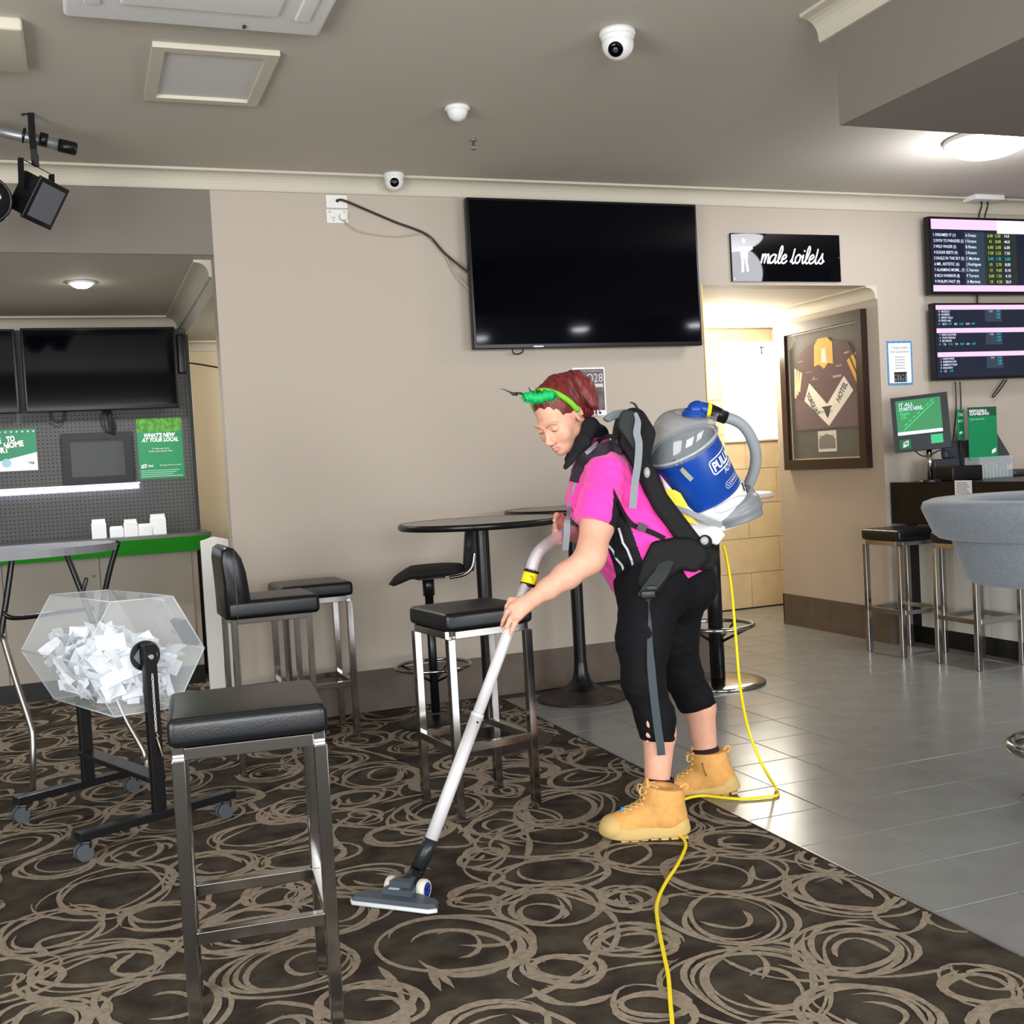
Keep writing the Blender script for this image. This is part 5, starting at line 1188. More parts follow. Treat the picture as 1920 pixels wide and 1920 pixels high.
# head frame
yh = math.radians(40); hf = -BH*math.cos(yh)-RH*math.sin(yh); pit = math.radians(33)
HFw = nrm(hf*math.cos(pit)-ZV*math.sin(pit)); HL = nrm(np.cross(ZV, HFw)); roll_h = math.radians(4); HU = np.cross(HFw, HL)
HL, HU = HL*math.cos(roll_h)+HU*math.sin(roll_h), HU*math.cos(roll_h)-HL*math.sin(roll_h)
HC = WD(1049, 783, 4.13); HR3 = np.stack([HL, HFw, HU], 1)
def HP(x, y, z): return HC+HL*x+HFw*y+HU*z
# HL = cross(Z, F): for F towards the viewer-left this points to her left -> near side positive?
near_s = 1 if np.dot(HL, RH-BH) > 0 else -1
# joints
shN = WD(1138, 888, 4.03); elN = WD(1104, 1050, 3.90); wrN = WD(1001, 1122, 3.88)
shF = WD(1125, 885, 4.36); elF = WD(1128, 1015, 4.45); wrF = WD(1068, 1000, 4.33)
neckB = WD(1112, 850, 4.19); chest = WD(1148, 925, dC); waist = WD(1198, 1010, dC)
hpN = WD(1220, 1110, 4.10); knN = WD(1206, 1278, 4.02); anN = WD(1232, 1470, 4.02)
hpF = WD(1262, 1110, 4.28); knF = WD(1278, 1262, 4.34); anF = WD(1322, 1405, 4.39)
LAT = BH
body = SDF(np.minimum.reduce([WD(930, 1180, 3.8), HC-.22, WZ(1230, 1560)-.2])-[.1, .1, 0], np.maximum.reduce([HC+.25, WD(1360, 1100, 4.5), WD(1345, 1400, 4.6)])+[.12, .1, .1], .0036)
b = body
# trunk, kept slim under the clothes
b.chain([hipC, waist, chest], [.125, .115, .125], .05, sq=LAT, q=1.2).chain([chest, neckB], [.12, .06], .06, sq=LAT, q=1.3)
b.cap(shN, shF, .045, .045, .05)
b.chain([hpN, knN], [.085, .055], .03).chain([knN, WD(1236, 1375, 4.03), anN], [.053, .0565, .043], .02)
b.chain([hpF, knF], [.085, .055], .03).chain([knF, WD(1312, 1325, 4.37), anF], [.055, .0585, .046], .02)
b.cap(anN, WD(1228, 1500, 4.02), .043, .042, .01); b.cap(anF, WD(1322, 1440, 4.39), .044, .042, .01)
# arms
b.chain([shN, WD(1120, 985, 3.97), elN], [.058, .057, .049], .02); b.chain([elN, WD(1062, 1080, 3.89), WD(1028, 1104, 3.88), wrN], [.049, .045, .035, .0265], .02)
b.ell(WD(1112, 1036, 3.91), (.043, .043, .043), k=.03)
b.chain([shF, elF], [.05, .045], .02); b.chain([elF, wrF], [.042, .028], .02)
# neck and head
b.chain([neckB, HP(0, -.035, -.06)], [.062, .056], .03)
b.ell(HP(0, -.012, .035), (.074, .094, .083), HR3, .02); b.ell(HP(0, .028, -.035), (.062, .066, .072), HR3, .03)
b.cap(HP(0, .066, -.088), HP(0, .073, -.094), .020, .018, .03)
for s_ in (-1, 1):
    b.cap(HP(s_*.045, .0, -.068), HP(s_*.022, .055, -.092), .016, .014, .03)           # jaw line
    b.ell(HP(s_*.040, .060, -.030), (.024, .022, .026), HR3, .022)                      # cheek
    b.ell(HP(s_*.031, .104, .004), (.019, .016, .012), HR3, .012, 'sub')               # socket
    b.ell(HP(s_*.031, .0805, .002), (.0165, .0125, .0115), HR3, .005)                   # lidded eye
    b.cap(HP(s_*.012, .0935, .020), HP(s_*.045, .082, .024), .006, .006, .014)          # brow ridge
    b.ell(HP(s_*.0115, .1035, -.043), (.0085, .0095, .0075), HR3, .006)                 # nostril wing
b.cap(HP(0, .090, .012), HP(0, .109, -.030), .0075, .0095, .016); b.ell(HP(0, .1125, -.036), (.0115, .0105, .0095), HR3, .010)
b.cap(HP(-.017, .0905, -.0655), HP(0, .0985, -.063), .0035, .0055, .006).cap(HP(0, .0985, -.063), HP(.017, .0905, -.0655), .0055, .0035, .006)
b.cap(HP(-.015, .089, -.0735), HP(0, .0955, -.0755), .004, .0062, .006).cap(HP(0, .0955, -.0755), HP(.015, .089, -.0735), .0062, .004, .006)
b.cap(HP(-.022, .094, -.0695), HP(.022, .094, -.0695), .0016, k=.003, mode='sub')
for s_ in (-1, 1): b.ell(HP(s_*.008, .108, -.0515), (.004, .004, .003), HR3, .003, 'sub')
# ears
for s_ in (-1, 1):
    q = [HP(s_*.076, -.012+.016*math.cos(t)-.004, -.006+.028*math.sin(t)) for t in np.linspace(-1.9, 3.6, 12)]
    b.ell(HP(s_*.073, -.014, -.006), (.006, .015, .026), HR3, .008)
    for i in range(11): b.cap(q[i]+HL*s_*.004, q[i+1]+HL*s_*.004, .0042, k=.004)
    b.cap(HP(s_*.078, -.002, -.012), HP(s_*.078, .0, .002), .004, k=.004)
# near hand round the wand
wt = WD(990, 1086, 3.935); wb_ = WD(806, 1580, 3.60); wdir = nrm(wb_-wt)
def onw(px_y):   # point on the wand axis at image height
    t = (px_y-1086)/(1580-1086); a, c = 1/3.935, 1/3.60; dd = 1/(a+(c-a)*t); return WD(990+(806-990)*t, px_y, dd)
pal = WD(974, 1136, 3.885)
b.cap(wrN, WD(986, 1131, 3.885), .0275, .027, .015, sq=BH, q=.75)
kn = [WD(958, 1126, 3.905), WD(959, 1138, 3.880), WD(965, 1149, 3.872), WD(973, 1157, 3.875)]
for i in range(4): b.cap(WD(990, 1128+2.5*i, 3.885), kn[i], .017, .0135, .014)
fing = [[(951, 1137, 3.900), (948, 1152, 3.925), (955, 1160, 3.945)], [(951, 1148, 3.880), (944, 1164, 3.890), (941, 1174, 3.900)], [(956, 1162, 3.852), (950, 1175, 3.850), (945, 1184, 3.858)], [(966, 1168, 3.848), (960, 1181, 3.842), (956, 1190, 3.846)]]
for k_, f_ in zip(kn, fing):
    P4 = [k_]+[WD(*q) for q in f_]; b.chain(P4, [.0105, .0088, .0078, .0068], .004)
b.chain([WD(992, 1122, 3.91), WD(980, 1122, 3.945), WD(972, 1138, 3.965), WD(964, 1150, 3.962)], [.014, .012, .0105, .0088], .008)   # thumb on the far side
# far hand on the bend of the tube
gpt = WD(1048, 1002, 4.24)
b.cap(wrF, WD(1054, 992, 4.28), .026, .026, .015, sq=BH, q=.7)
for i in range(4):
    k0 = WD(1049-2*i, 976+9*i, 4.26-.0*i); b.chain([WD(1056, 985+3*i, 4.28), k0, WD(1041-1*i, 984+9*i, 4.235), WD(1043, 996+7*i, 4.205), WD(1051, 1000+6*i, 4.20)], [.015, .0115, .009, .0082, .007], .005)
b.chain([WD(1060, 980, 4.29), WD(1052, 968, 4.27), WD(1044, 966, 4.24), WD(1040, 976, 4.215)], [.014, .012, .010, .0085], .008)
lipc = HP(0, .094, -.069)
def skin_mat(C):
    d = (C-lipc) @ HR3; m = np.zeros(len(C), int); r = (d[:, 0]/.0205)**2+(d[:, 2]/.0115)**2+(d[:, 1]/.02)**2; m[r < 1] = 1; return m
person = sdf_obj('person', body, [M_skin, M_lip], None, WZ(1245, 1540), skin_mat)
tag(person, 'red-haired person in a bright pink polo, black leggings and tan boots, bending to vacuum', 'person')
# lids, lashes, brows
for s_ in (-1, 1):
    m = MB(); q = []
    for t in np.linspace(-1, 1, 9): q.append(HP(s_*.031+.0155*t, .0915-.004*abs(t)**1.5-(.004 if t*s_ > .5 else 0), -.0035+.0035*t*t-.0))
    m.tube(q, .0013, n=6, rad=[.0006+.0010*(1-abs(t)*.6) for t in np.linspace(-1, 1, 9)]); build('eyelashes', m, M_lash, person)
    m = MB(); q = [HP(s_*(.012+.036*t), .1005-.012*t*t-.001, .0195+.0065*math.sin(PI*t*.8)) for t in np.linspace(0, 1, 8)]
    m.tube(q, .0026, n=6, rad=[.0024-.0012*t for t in np.linspace(0, 1, 8)]); build('eyebrow', m, M_brow, person)
# ring
# ---- hair
hs = SDF(HC-.24, HC+.26, .0032)
hs.ell(HP(0, -.02, .042), (.0805, .094, .084), HR3, .02)
hs.ell(HP(0, -.055, .01), (.068, .062, .07), HR3, .02)
hs.ell(HP(0, .0, .10), (.05, .055, .035), HR3, .03)
# cut the face and neck away
fc = HP(0, .068, .045); n_ = nrm(HFw*.9-HU*.46); hs.plane(fc, n_)
hs.ell(HP(0, .055, -.05), (.09, .085, .072), HR3, .008, 'sub')
for s_ in (-1, 1): hs.ell(HP(s_*.085, -.006, -.012), (.03, .021, .034), HR3, .006, 'sub'); hs.ell(HP(s_*.08, .045, -.005), (.03, .035, .03), HR3, .012, 'sub')
bunT = WD(1062, 712, 4.17)
hs.cap(HP(0, -.07, .085), WD(1068, 716, 4.18), .052, .036, .03)
hs.chain([WD(1066, 715, 4.17), WD(1080, 714, 4.18), WD(1094, 727, 4.18), WD(1102, 747, 4.18), WD(1104, 768, 4.18)], [.030, .034, .034, .030, .018], .02)
hs.chain([WD(1098, 735, 4.16), WD(1112, 758, 4.15), WD(1119, 766, 4.15)], [.026, .012, .004], .015).chain([WD(1092, 745, 4.2), WD(1096, 775, 4.2), WD(1093, 792, 4.2)], [.036, .024, .010], .02)
X, Y, Z = hs.ax[0][:, None, None], hs.ax[1][None, :, None], hs.ax[2][None, None, :]
hs.F += (.0016*np.sin((X*RH[0]+Y*RH[1])*210+Z*60)*np.sin(Z*90+X*40)).astype(np.float32)
hair = sdf_obj('hair', hs, M_hair, person)
m = MB(); 
for i in range(26):
    a = rng.uniform(0, 2*PI); p0 = WD(1088+rng.uniform(-14, 14), 712+rng.uniform(-10, 20), 4.15+rng.uniform(0, .06)); p2 = WD(1110+rng.uniform(-14, 16), 765+rng.uniform(-16, 22), 4.15+rng.uniform(0, .06)); p1 = (p0+p2)/2+RH*.02+ZV*rng.uniform(-.0, .02)
    m.tube(smooth_path([p0, p1, p2], 4), .002, n=5, rad=[.0035*(1-(j/8)**2)+.0006 for j in range(9)])
tag(build('loose_strands', m, M_hair, hair), kind='stuff')
m = MB(); m.torus(WD(1072, 712, 4.172), .030, .006, nrm(WD(1085, 707, 4.18)-WD(1062, 712, 4.17))); build('hair_tie', m, mat('dark_red_tie', (60, 10, 14), .7), hair)
# ---- headband with tinsel and spikes
hb = thing('headband', 'lime green headband with fluffy green tinsel and black glitter spikes', 'headband', HP(0, 0, .12))
arc = [HP(math.cos(t)*.088, -.004+.028*math.sin(t), .024+math.sin(t)*.107) for t in np.linspace(-.12, PI+.12, 33)]
m = MB(); m.tube(arc, .0105, n=12, flat=.9, updir=HFw); build('band', m, mat('lime_felt', (112, 190, 40), .8, bump=.4, bscale=400), hb)
m = MB(); core = [HP(x, .006+.028+(.0 if abs(x) < .03 else 0), .128-.9*x*x/.1) for x in np.linspace(-.065, .065, 14)]
m = MB()
cent = [WD(x, y, 4.03) for x, y in ((985, 746), (992, 744), (1001, 746), (1011, 746), (1021, 743), (1031, 741), (1038, 744))]
cc = smooth_path(cent, 3)
m.tube(cc, .014, n=10, rad=[.018+.003*math.sin(i*2.1) for i in range(len(cc))])
for i in range(1500):
    c_ = cc[rng.randint(len(cc))]; d_ = nrm(rng.normal(size=3)); r_ = rng.uniform(.019, .030); w_ = nrm(np.cross(d_, rng.normal(size=3)))*.0009
    m.add([c_+d_*.008-w_, c_+d_*.008+w_, c_+d_*r_+np.array([0, 0, -.002])], [(0, 1, 2)])
tag(build('tinsel', m, mat('green_tinsel', (0, 176, 96), .6), hb, recalc=False), kind='stuff')
m = MB()
for (x0, y0, x1, y1, d) in ((984, 741, 938, 730, 4.05), (1000, 738, 990, 727, 4.06), (1010, 738, 1004, 728, 4.05), (1022, 738, 1008, 731, 4.03), (1034, 737, 1018, 731, 4.04), (970, 741, 955, 738, 4.04)):
    p0, p1 = WD(x0, y0, d), WD(x1, y1, d-.01); q = [p0+(p1-p0)*t+ZV*.003*math.sin(t*9) for t in np.linspace(0, 1, 7)]; m.tube(q, .005, n=6, rad=[.0055*(1-t*.85) for t in np.linspace(0, 1, 7)])
build_sp = build('glitter_spikes', m, mat('black_glitter', (12, 22, 16), .4, spec=.8, bump=.8, bscale=500), hb); tag(build_sp, kind='stuff')
m = MB()
for q in ((956, 733), (1001, 737), (972, 738)): m.sphere(WD(*q, 4.035), .0022, 8, 6)
tag(build('sequins', m, M_chrome, hb), kind='stuff')

# ---- polo shirt
sh = SDF(np.minimum.reduce([WD(1035, 1150, 3.9), WD(1040, 840, 3.85)])-.06, np.maximum.reduce([WD(1330, 1150, 4.5), WD(1180, 790, 4.55)])+.08, .004)
hip2 = WD(1232, 1068, dC)
sh.chain([WD(1250, 1068, dC), WD(1215, 1025, dC), WD(1165, 945, dC), WD(1140, 905, dC)], [.162, .158, .158, .135], .05, sq=LAT, q=1.18)
sh.cap(WD(1148, 930, dC-.05), WD(1106, 940, dC-.06), .13, .085, .05); sh.cap(WD(1148, 930, dC+.05), WD(1110, 940, dC+.06), .11, .08, .05)   # bust
sh.cap(WD(1160, 1040, dC), WD(1172, 1095, dC), .10, .055, .04, sq=LAT, q=1.6)                                                              # front hem
sh.chain([WD(1138, 890, dC), neckB], [.12, .075], .05, sq=LAT, q=1.2)
sh.cap(shN, shF, .068, .068, .05)
sh.chain([shN, WD(1126, 935, 3.99), WD(1113, 984, 3.965)], [.07, .071, .077], .02)
sh.chain([shF, WD(1130, 980, 4.44)], [.066, .066], .03)
X, Y, Z = sh.ax[0][:, None, None], sh.ax[1][None, :, None], sh.ax[2][None, None, :]
u_ = X*RH[0]+Y*RH[1]; v_ = X*BH[0]+Y*BH[1]
sh.F += (.0035*np.sin(u_*38+Z*62+2*np.sin(v_*16))*np.sin(Z*34-u_*20+v_*22)+.0018*np.sin(Z*120+u_*70+3*np.sin(v_*30))).astype(np.float32)
# hem of the sleeve and of the body
hemn = nrm(WD(1113, 984, 3.965)-WD(1126, 935, 3.99))
sl_box = None
P_h = WD(1113, 981, 3.965)
msk = (((X-P_h[0])*hemn[0]+(Y-P_h[1])*hemn[1]+(Z-P_h[2])*hemn[2] > 0) & (v_ < (P_h @ BH)+.078) & (u_ < (WD(1152, 985, 3.96) @ RH)))
sh.F[msk] = np.maximum(sh.F[msk], .004)
hl1, hl2 = WD(1150, 1132, dC), WD(1330, 1052, dC); dd = nrm(hl2-hl1); nn = nrm(np.cross(dd, BH)); nn = -nn if nn[2] > 0 else nn
sh.F = np.maximum(sh.F, ((X-hl1[0])*nn[0]+(Y-hl1[1])*nn[1]+(Z-hl1[2])*nn[2]).astype(np.float32))
navy_side = [(1150, 915), (1160, 935), (1176, 968), (1190, 1010), (1205, 1052), (1198, 1092), (1186, 1108), (1176, 1130), (1164, 1112), (1150, 1060), (1140, 1030), (1128, 1000), (1146, 975), (1150, 940)]
def shirt_mat(C):
    x, y = ppx(C); near = (C @ BH) < (np.array(WD(1180, 1000, dC)) @ BH); m = np.zeros(len(C), int)
    m[in_poly(x, y, navy_side) & near] = 1
    m[(x < 1066+(y-880)*-.10) & (y > 870) & (y < 965)] = 1
    return m
polo = sdf_obj('polo_shirt', sh, [M_pink, M_navy], person, None, shirt_mat)
# collar
cs = SDF(WD(1040, 890, 3.95)-.05, WD(1135, 770, 4.4)+.05, .0035)
ring_c = HP(0, -.045, -.105)
cs.chain([WD(1108, 800, 4.11), WD(1092, 832, 4.07), WD(1060, 876, 4.05)], [.030, .032, .010], .015, sq=nrm(BH*.8+RH*.6), q=.4)
cs.chain([WD(1108, 800, 4.11), WD(1122, 815, 4.19), WD(1110, 805, 4.27)], [.032, .034, .03], .02)
cs.chain([WD(1108, 802, 4.27), WD(1085, 838, 4.27), WD(1064, 862, 4.22)], [.03, .03, .012], .02, sq=BH, q=.5)
collar = sdf_obj('collar', cs, M_navy, polo)
m = MB(); q = [sh.hit(x, y) for x, y in ((1068, 880), (1066, 905), (1063, 930), (1060, 950))]; q = [p for p in q if p is not None]
if len(q) > 1: m.tube(q, .004, n=8); build('placket_edge', m, M_navy, polo)
# reflective zig-zag piping
for path in ([(1160, 990), (1164, 1003), (1168, 1018), (1176, 1030), (1184, 1050), (1188, 1066), (1194, 1084)], [(1140, 1022), (1150, 1034), (1156, 1048), (1166, 1060), (1172, 1076)], [(1168, 1086), (1174, 1104)]):
    q = [sh.hit(x, y, .003) for x, y in path]; q = [p for p in q if p is not None]
    if len(q) > 1: m = MB(); m.ribbon(q, .008, .0015, RH); build('reflective_piping', m, M_refl, polo)
# ---- leggings
lg = SDF(WD(1130, 1400, 3.85)-.04, WD(1370, 1050, 4.55)+.06, .004)
lg.cap(WD(1228, 1085, 4.12), WD(1262, 1085, 4.27), .150, .150, .05); lg.ell(WD(1290, 1095, dC), (.10, .13, .11), k=.05)
lg.chain([hpN, WD(1206, 1200, 4.06), knN, WD(1229, 1345, 4.02), WD(1234, 1388, 4.02)], [.118, .094, .073, .0655, .0612], .03)
lg.chain([hpF, WD(1258, 1195, 4.31), knF, WD(1301, 1308, 4.36), WD(1313, 1330, 4.37)], [.125, .1, .074, .0665, .064], .03)
def cutleg(p, n, lim):
    n = nrm(n); X, Y, Z = lg.ax[0][:, None, None], lg.ax[1][None, :, None], lg.ax[2][None, None, :]
    d = (X-p[0])*n[0]+(Y-p[1])*n[1]+(Z-p[2])*n[2]; near = ((X-p[0])**2+(Y-p[1])**2+(Z-p[2])**2 < .13**2); lg.F = np.where(near, np.maximum(lg.F, d), lg.F).astype(np.float32)
cutleg(WD(1235, 1386, 4.02), WD(1238, 1420, 4.02)-WD(1235, 1386, 4.02)-RH*.006, .1); cutleg(WD(1311, 1326, 4.37), WD(1324, 1370, 4.37)-WD(1311, 1326, 4.37), .1)
X, Y, Z = lg.ax[0][:, None, None], lg.ax[1][None, :, None], lg.ax[2][None, None, :]
lg.F += (.0012*np.sin(Z*130+X*30)*np.sin(X*60+Y*50)).astype(np.float32)
leggings = sdf_obj('leggings', lg, M_leg, person)
# cut-outs at the near hem: pale skin showing through
for (x, y, w, h_) in ((1217, 1357, .0095, .015), (1218, 1378, .013, .011), (1215, 1390, .008, .004)):
    q = lg.hit(x, y); 
    if q is not None:
        m = MB(); R = np.stack([RH, BH, ZV], 1); m.sphere(q+BH*.0015, (w, .003, h_), 16, 8, R); build('hem_cutout', m, M_skin, leggings)
# ---- socks
for (a, c, r) in ((WD(1236, 1460, 4.02), WD(1235, 1478, 4.02), .0525), (WD(1321, 1402, 4.39), WD(1324, 1420, 4.39), .0535)):
    d_ = nrm(a-c); o_ = person
    m = MB(); m.lathe([(r-.006, .032), (r, .030), (r+.002, 0), (r+.003, -.03)], (a+c)/2-d_*.01, d_, 28); sk = build('sock', m, mat('black_sock', (36, 12, 20), .9), person)
    m = MB(); m.lathe([(r+.003, .004), (r+.008, -.002), (r+.009, -.04)], (a+c)/2-d_*.018, d_, 28, a0=-.6, a1=1.8, xref=RH); build('sock_heel', m, mat('purple_sock', (96, 26, 92), .9), sk)

# ---- boots
M_nub = mat('tan_nubuck', (214, 158, 88), .85, noise=.08, nscale=40, bump=.35, bscale=200); M_sole = mat('tan_sole', (196, 166, 104), .7); M_lace = mat('lace', (216, 178, 118), .8)
def boot(org, fwd, pitch, label_far):
    fwd = nrm(fwd); lat = np.cross(ZV, fwd); f2 = nrm(fwd*math.cos(pitch)-ZV*math.sin(pitch)); u2 = np.cross(f2, lat); R = np.stack([f2, lat, u2], 1)
    def B(x, y, z): return org+f2*x+lat*y+u2*z
    s = SDF(org-[.27, .27, .03], org+[.27, .27, .30], .0038)
    s.chain([B(-.012, 0, .20), B(-.008, 0, .12), B(-.008, 0, .075)], [.062, .060, .058], .03, sq=f2, q=1.08)
    s.ell(B(-.035, 0, .06), (.052, .042, .055), R, .02)
    s.chain([B(.0, 0, .07), B(.07, 0, .062), B(.13, .0, .047), B(.165, .002, .042)], [.05, .045, .040, .036], .03, sq=u2, q=.95)
    s.ell(B(.16, .002, .034), (.050, .048, .038), R, .02)
    s.ell(B(-.008, 0, .20), (.052, .048, .05), R, .006, 'sub')
    s.plane(B(0, 0, .016), -u2)
    top = B(-.01, 0, .166); s.plane(top, nrm(u2+f2*-.16))
    bt = sdf_obj('boot', s, M_nub, person)
    # sole: shaped outline with rubber toe bumper
    out = []
    for t in np.linspace(0, 2*PI, 48, endpoint=False):
        c, sn = math.cos(t), math.sin(t); x = .062+.158*c; w = .060-.004*(1 if c < 0 else 0)-.010*math.exp(-((x-.045)/.04)**2)
        out.append((x, w*np.sign(sn)*abs(sn)**.75))
    m = MB(); n = len(out); vs = []
    for z, k in ((0, .93), (.006, .99), (.020, 1.0), (.034, .985), (.040, .95)):
        for x, y in out: vs.append(B(.062+(x-.062)*k, y*k, z+(.010*max(0, (x-.14)/.07)**2 if z < .02 else .008*max(0, (x-.12)/.09))))
    m.add(vs, [(a*n+i, a*n+(i+1) % n, (a+1)*n+(i+1) % n, (a+1)*n+i) for a in range(4) for i in range(n)]+[tuple(reversed(range(n))), tuple(4*n+i for i in range(n))], 0, True)
    so = build('sole', m, M_sole, bt)
    ts = SDF(org-[.27, .27, .03], org+[.27, .27, .2], .004); ts.ell(B(.166, .002, .036), (.052, .0525, .045), R, .01); ts.plane(B(.138, 0, .04), -nrm(f2-u2*.45)); ts.plane(B(0, 0, .012), -u2)
    sdf_obj('toe_bumper', ts, M_sole, bt)
    hs_ = SDF(org-[.27, .27, .03], org+[.27, .27, .2], .004); hs_.ell(B(-.040, 0, .03), (.054, .046, .05), R, .01); hs_.plane(B(-.03, 0, .06), nrm(u2-f2*-.6)); hs_.plane(B(-.005, 0, .03), nrm(f2)); hs_.plane(B(0, 0, .012), -u2)
    sdf_obj('heel_counter', hs_, M_sole, bt)
    m = MB()
    for k in range(7):
        x = -.068+.034*k; w = .048 if k not in (3, 4) else .042; m.box(B(x, 0, -.002), (.024, 2*w-.002, .008), R)
    tag(build('tread_lug', m, M_sole, bt), kind='stuff')
    # laces: crossing pairs up the front
    lc = MB(); pts = []
    for k in range(7):
        t = k/6; x = .118-.066*t-.010*t*t; z = .078+.090*t
        c = B(x, 0, z); w = .022+.002*k
        for sg in (-1, 1):
            y = sg*w; p = B(x-.012, y, z-.004+.0); q = B(x+.002, -y*.15, z+.012); r_ = B(x-.020, -y, z+.012); 
            def surf(pp):
                dirn = nrm(f2*.75+u2*.65); tt = .04
                while tt > -.05:
                    a = pp+dirn*tt
                    if s.val(a) < .002: return a+dirn*.002
                    tt -= .0015
                return pp
            lc.tube(smooth_path([surf(p), surf(q), surf(r_)], 4), .003, n=6)
        pts.append(c)
    tag(build('laces', lc, M_lace, bt), kind='stuff')
    m = MB(); a = B(.050, 0, .160)
    for sg in (-1, 1):
        m.tube(smooth_path([a, a+lat*sg*.02+f2*.018+u2*.012, a+lat*sg*.03+f2*.026-u2*.004, a+lat*sg*.018+f2*.016-u2*.014, a], 5), .0028, n=6)
    build('lace_bow', m, M_lace, bt)
    m = MB(); m.tube(smooth_path([B(-.066, 0, .155), B(-.084, 0, .168), B(-.094, 0, .156), B(-.072, 0, .138)], 5), .005, n=8, flat=.5); build('pull_tab', m, M_nub, bt)
    m = MB(); tn = SDF(B(.04, 0, .17)-.06, B(.04, 0, .17)+.06, .0035); tn.cap(B(.036, 0, .14), B(.046, 0, .178), .026, .024, .01, sq=f2, q=.35); sdf_obj('tongue', tn, M_nub, bt)
    return bt, B, s, u2, lat
on = WZ(1243, 1566, 0.006); bn, BN, sN, _, latN = boot(np.array([on[0], on[1], .010]), -RH-BH*.02, 0.0, False)
bm_ = MB(); q = BN(.098, 0, .105)
c_ = sN.hit(1168, 1518)
if c_ is not None:
    for a in (0, PI/3, 2*PI/3): bm_.tube([c_-BH*.004+(RH*math.cos(a)+ZV*math.sin(a))*.011, c_-BH*.004-(RH*math.cos(a)+ZV*math.sin(a))*.011], .0035, n=6)
    tag(build('blue_star_charm', bm_, mat('blue_charm', (30, 150, 220), .4), bn), kind='stuff')
of = WZ(1335, 1498, 0.0); bf, BF, sF, uF, latF = boot(WD(1343, 1487, 4.39), -RH*.98+BH*.12, .20, True)
q = sF.hit(1317, 1430); q2 = sF.hit(1325, 1455)
if q is not None and q2 is not None: m = MB(); m.ribbon([q-BH*.001, (q+q2)/2-BH*.001, q2-BH*.001], .010, .002, RH); build('zip', m, mat('zip_brown', (120, 78, 40), .6), bf)
# ================================================================== BACKPACK VACUUM
A_ = nrm(WD(1272, 834, 4.16)-WD(1326, 930, 4.16)); A_ = nrm(A_-BH*.34)       # can axis, bottom to top
base_c = WD(1326, 930, 4.20); pk = thing('backpack_vacuum', 'blue and white backpack vacuum with clear domed lid and black harness', 'vacuum cleaner', base_c)
XR_ = nrm(RH-np.dot(RH, A_)*A_)
top_h = .222; Rb = .131
M_blue = mat('vacuum_blue', (8, 62, 148), .35, spec=.5)
m = MB(); m.lathe([(0, 0), (Rb-.002, 0), (Rb, .004), (Rb, top_h-.02), (Rb-.004, top_h), (0, top_h)], base_c, A_, 64, xref=XR_); can = build('blue_can', m, M_blue, pk)
M_dome = mat('smoky_dome', (150, 156, 162), .05, spec=.8, alpha=.50, coat=.6)
# lid: a loft that leans from the rim circle to the outlet
rc = base_c+A_*(top_h+.010); ap = WD(1302, 779, 4.12); upn = nrm(ZV*.9+RH*.15-BH*.2)
rings = []
for t in np.linspace(0, 1, 13):
    cc_ = rc+A_*.0; k = math.sin(t*PI/2)**1.15; c_t = rc*(1-k)+ap*k+A_*.030*math.sin(t*PI); d_t = nrm(A_*(1-t)+upn*t); r_t = .040+(Rb+.001-.040)*math.cos(t*PI/2)**.62
    rings.append((c_t, d_t, r_t))
m = MB(); vs = []
for (c_t, d_t, r_t) in rings:
    x_ = nrm(XR_-np.dot(XR_, d_t)*d_t); y_ = np.cross(d_t, x_)
    for k in range(48): a = 2*PI*k/48; vs.append(c_t+r_t*(math.cos(a)*x_+math.sin(a)*y_))
m.add(vs, [(i*48+k, i*48+(k+1) % 48, (i+1)*48+(k+1) % 48, (i+1)*48+k) for i in range(12) for k in range(48)], 0, True)
m.lathe([(Rb+.004, top_h-.014), (Rb+.009, top_h-.006), (Rb+.009, top_h+.006), (Rb+.001, top_h+.011)], base_c, A_, 64, xref=XR_); dome = build('clear_dome', m, M_dome, pk)
m = MB(); m.lathe([(Rb-.01, top_h-.001), (Rb-.012, top_h+.004), (.05, top_h+.010), (0, top_h+.010)], base_c, A_, 48); build('inner_filter', m, mat('filter_grey', (96, 100, 104), .5), dome)
m = MB(); m.torus(base_c+A_*(top_h+.002), Rb+.007, .0055, A_, 64, 10); build('rim_ring', m, mat('clear_rim', (190, 194, 198), .1, spec=.8, alpha=.7), dome)
# elbow on the outlet
m = MB(); m.lathe([(.046, -.008), (.046, .004), (.042, .008), (.042, .012), (.038, .014), (.038, .018), (.034, .022)], ap, upn, 36)
m.tube(smooth_path([ap+upn*.012, ap+upn*.028+RH*.003, WD(1312, 765, 4.12), WD(1328, 769, 4.12)], 6), .0255, n=20, rad=None); m.sphere(ap+upn*.022, .030, 20, 12); build('blue_elbow', m, M_blue, pk)
m = MB(); m.cyl(WD(1325, 769, 4.12), WD(1332, 770, 4.12), .029); build('yellow_band', m, mat('safety_yellow', (244, 214, 20), .5), pk)
m = MB(); m.cyl(WD(1331, 771, 4.12), WD(1361, 783, 4.13), .027, .0245, 28); build('hose_cuff', m, M_blackplastic, pk)
hp = smooth_path([WD(x, y, d) for x, y, d in ((1358, 782, 4.13), (1375, 787, 4.14), (1394, 799, 4.16), (1409, 822, 4.19), (1417, 850, 4.23), (1415, 878, 4.27), (1405, 906, 4.30), (1397, 925, 4.31))], 14)
rad = [.0195+(.0024 if i % 2 else -.0016) for i in range(len(hp))]
m = MB(); m.tube(hp, .02, n=16, rad=rad); build('corrugated_hose', m, mat('hose_grey', (150, 154, 158), .45), pk)
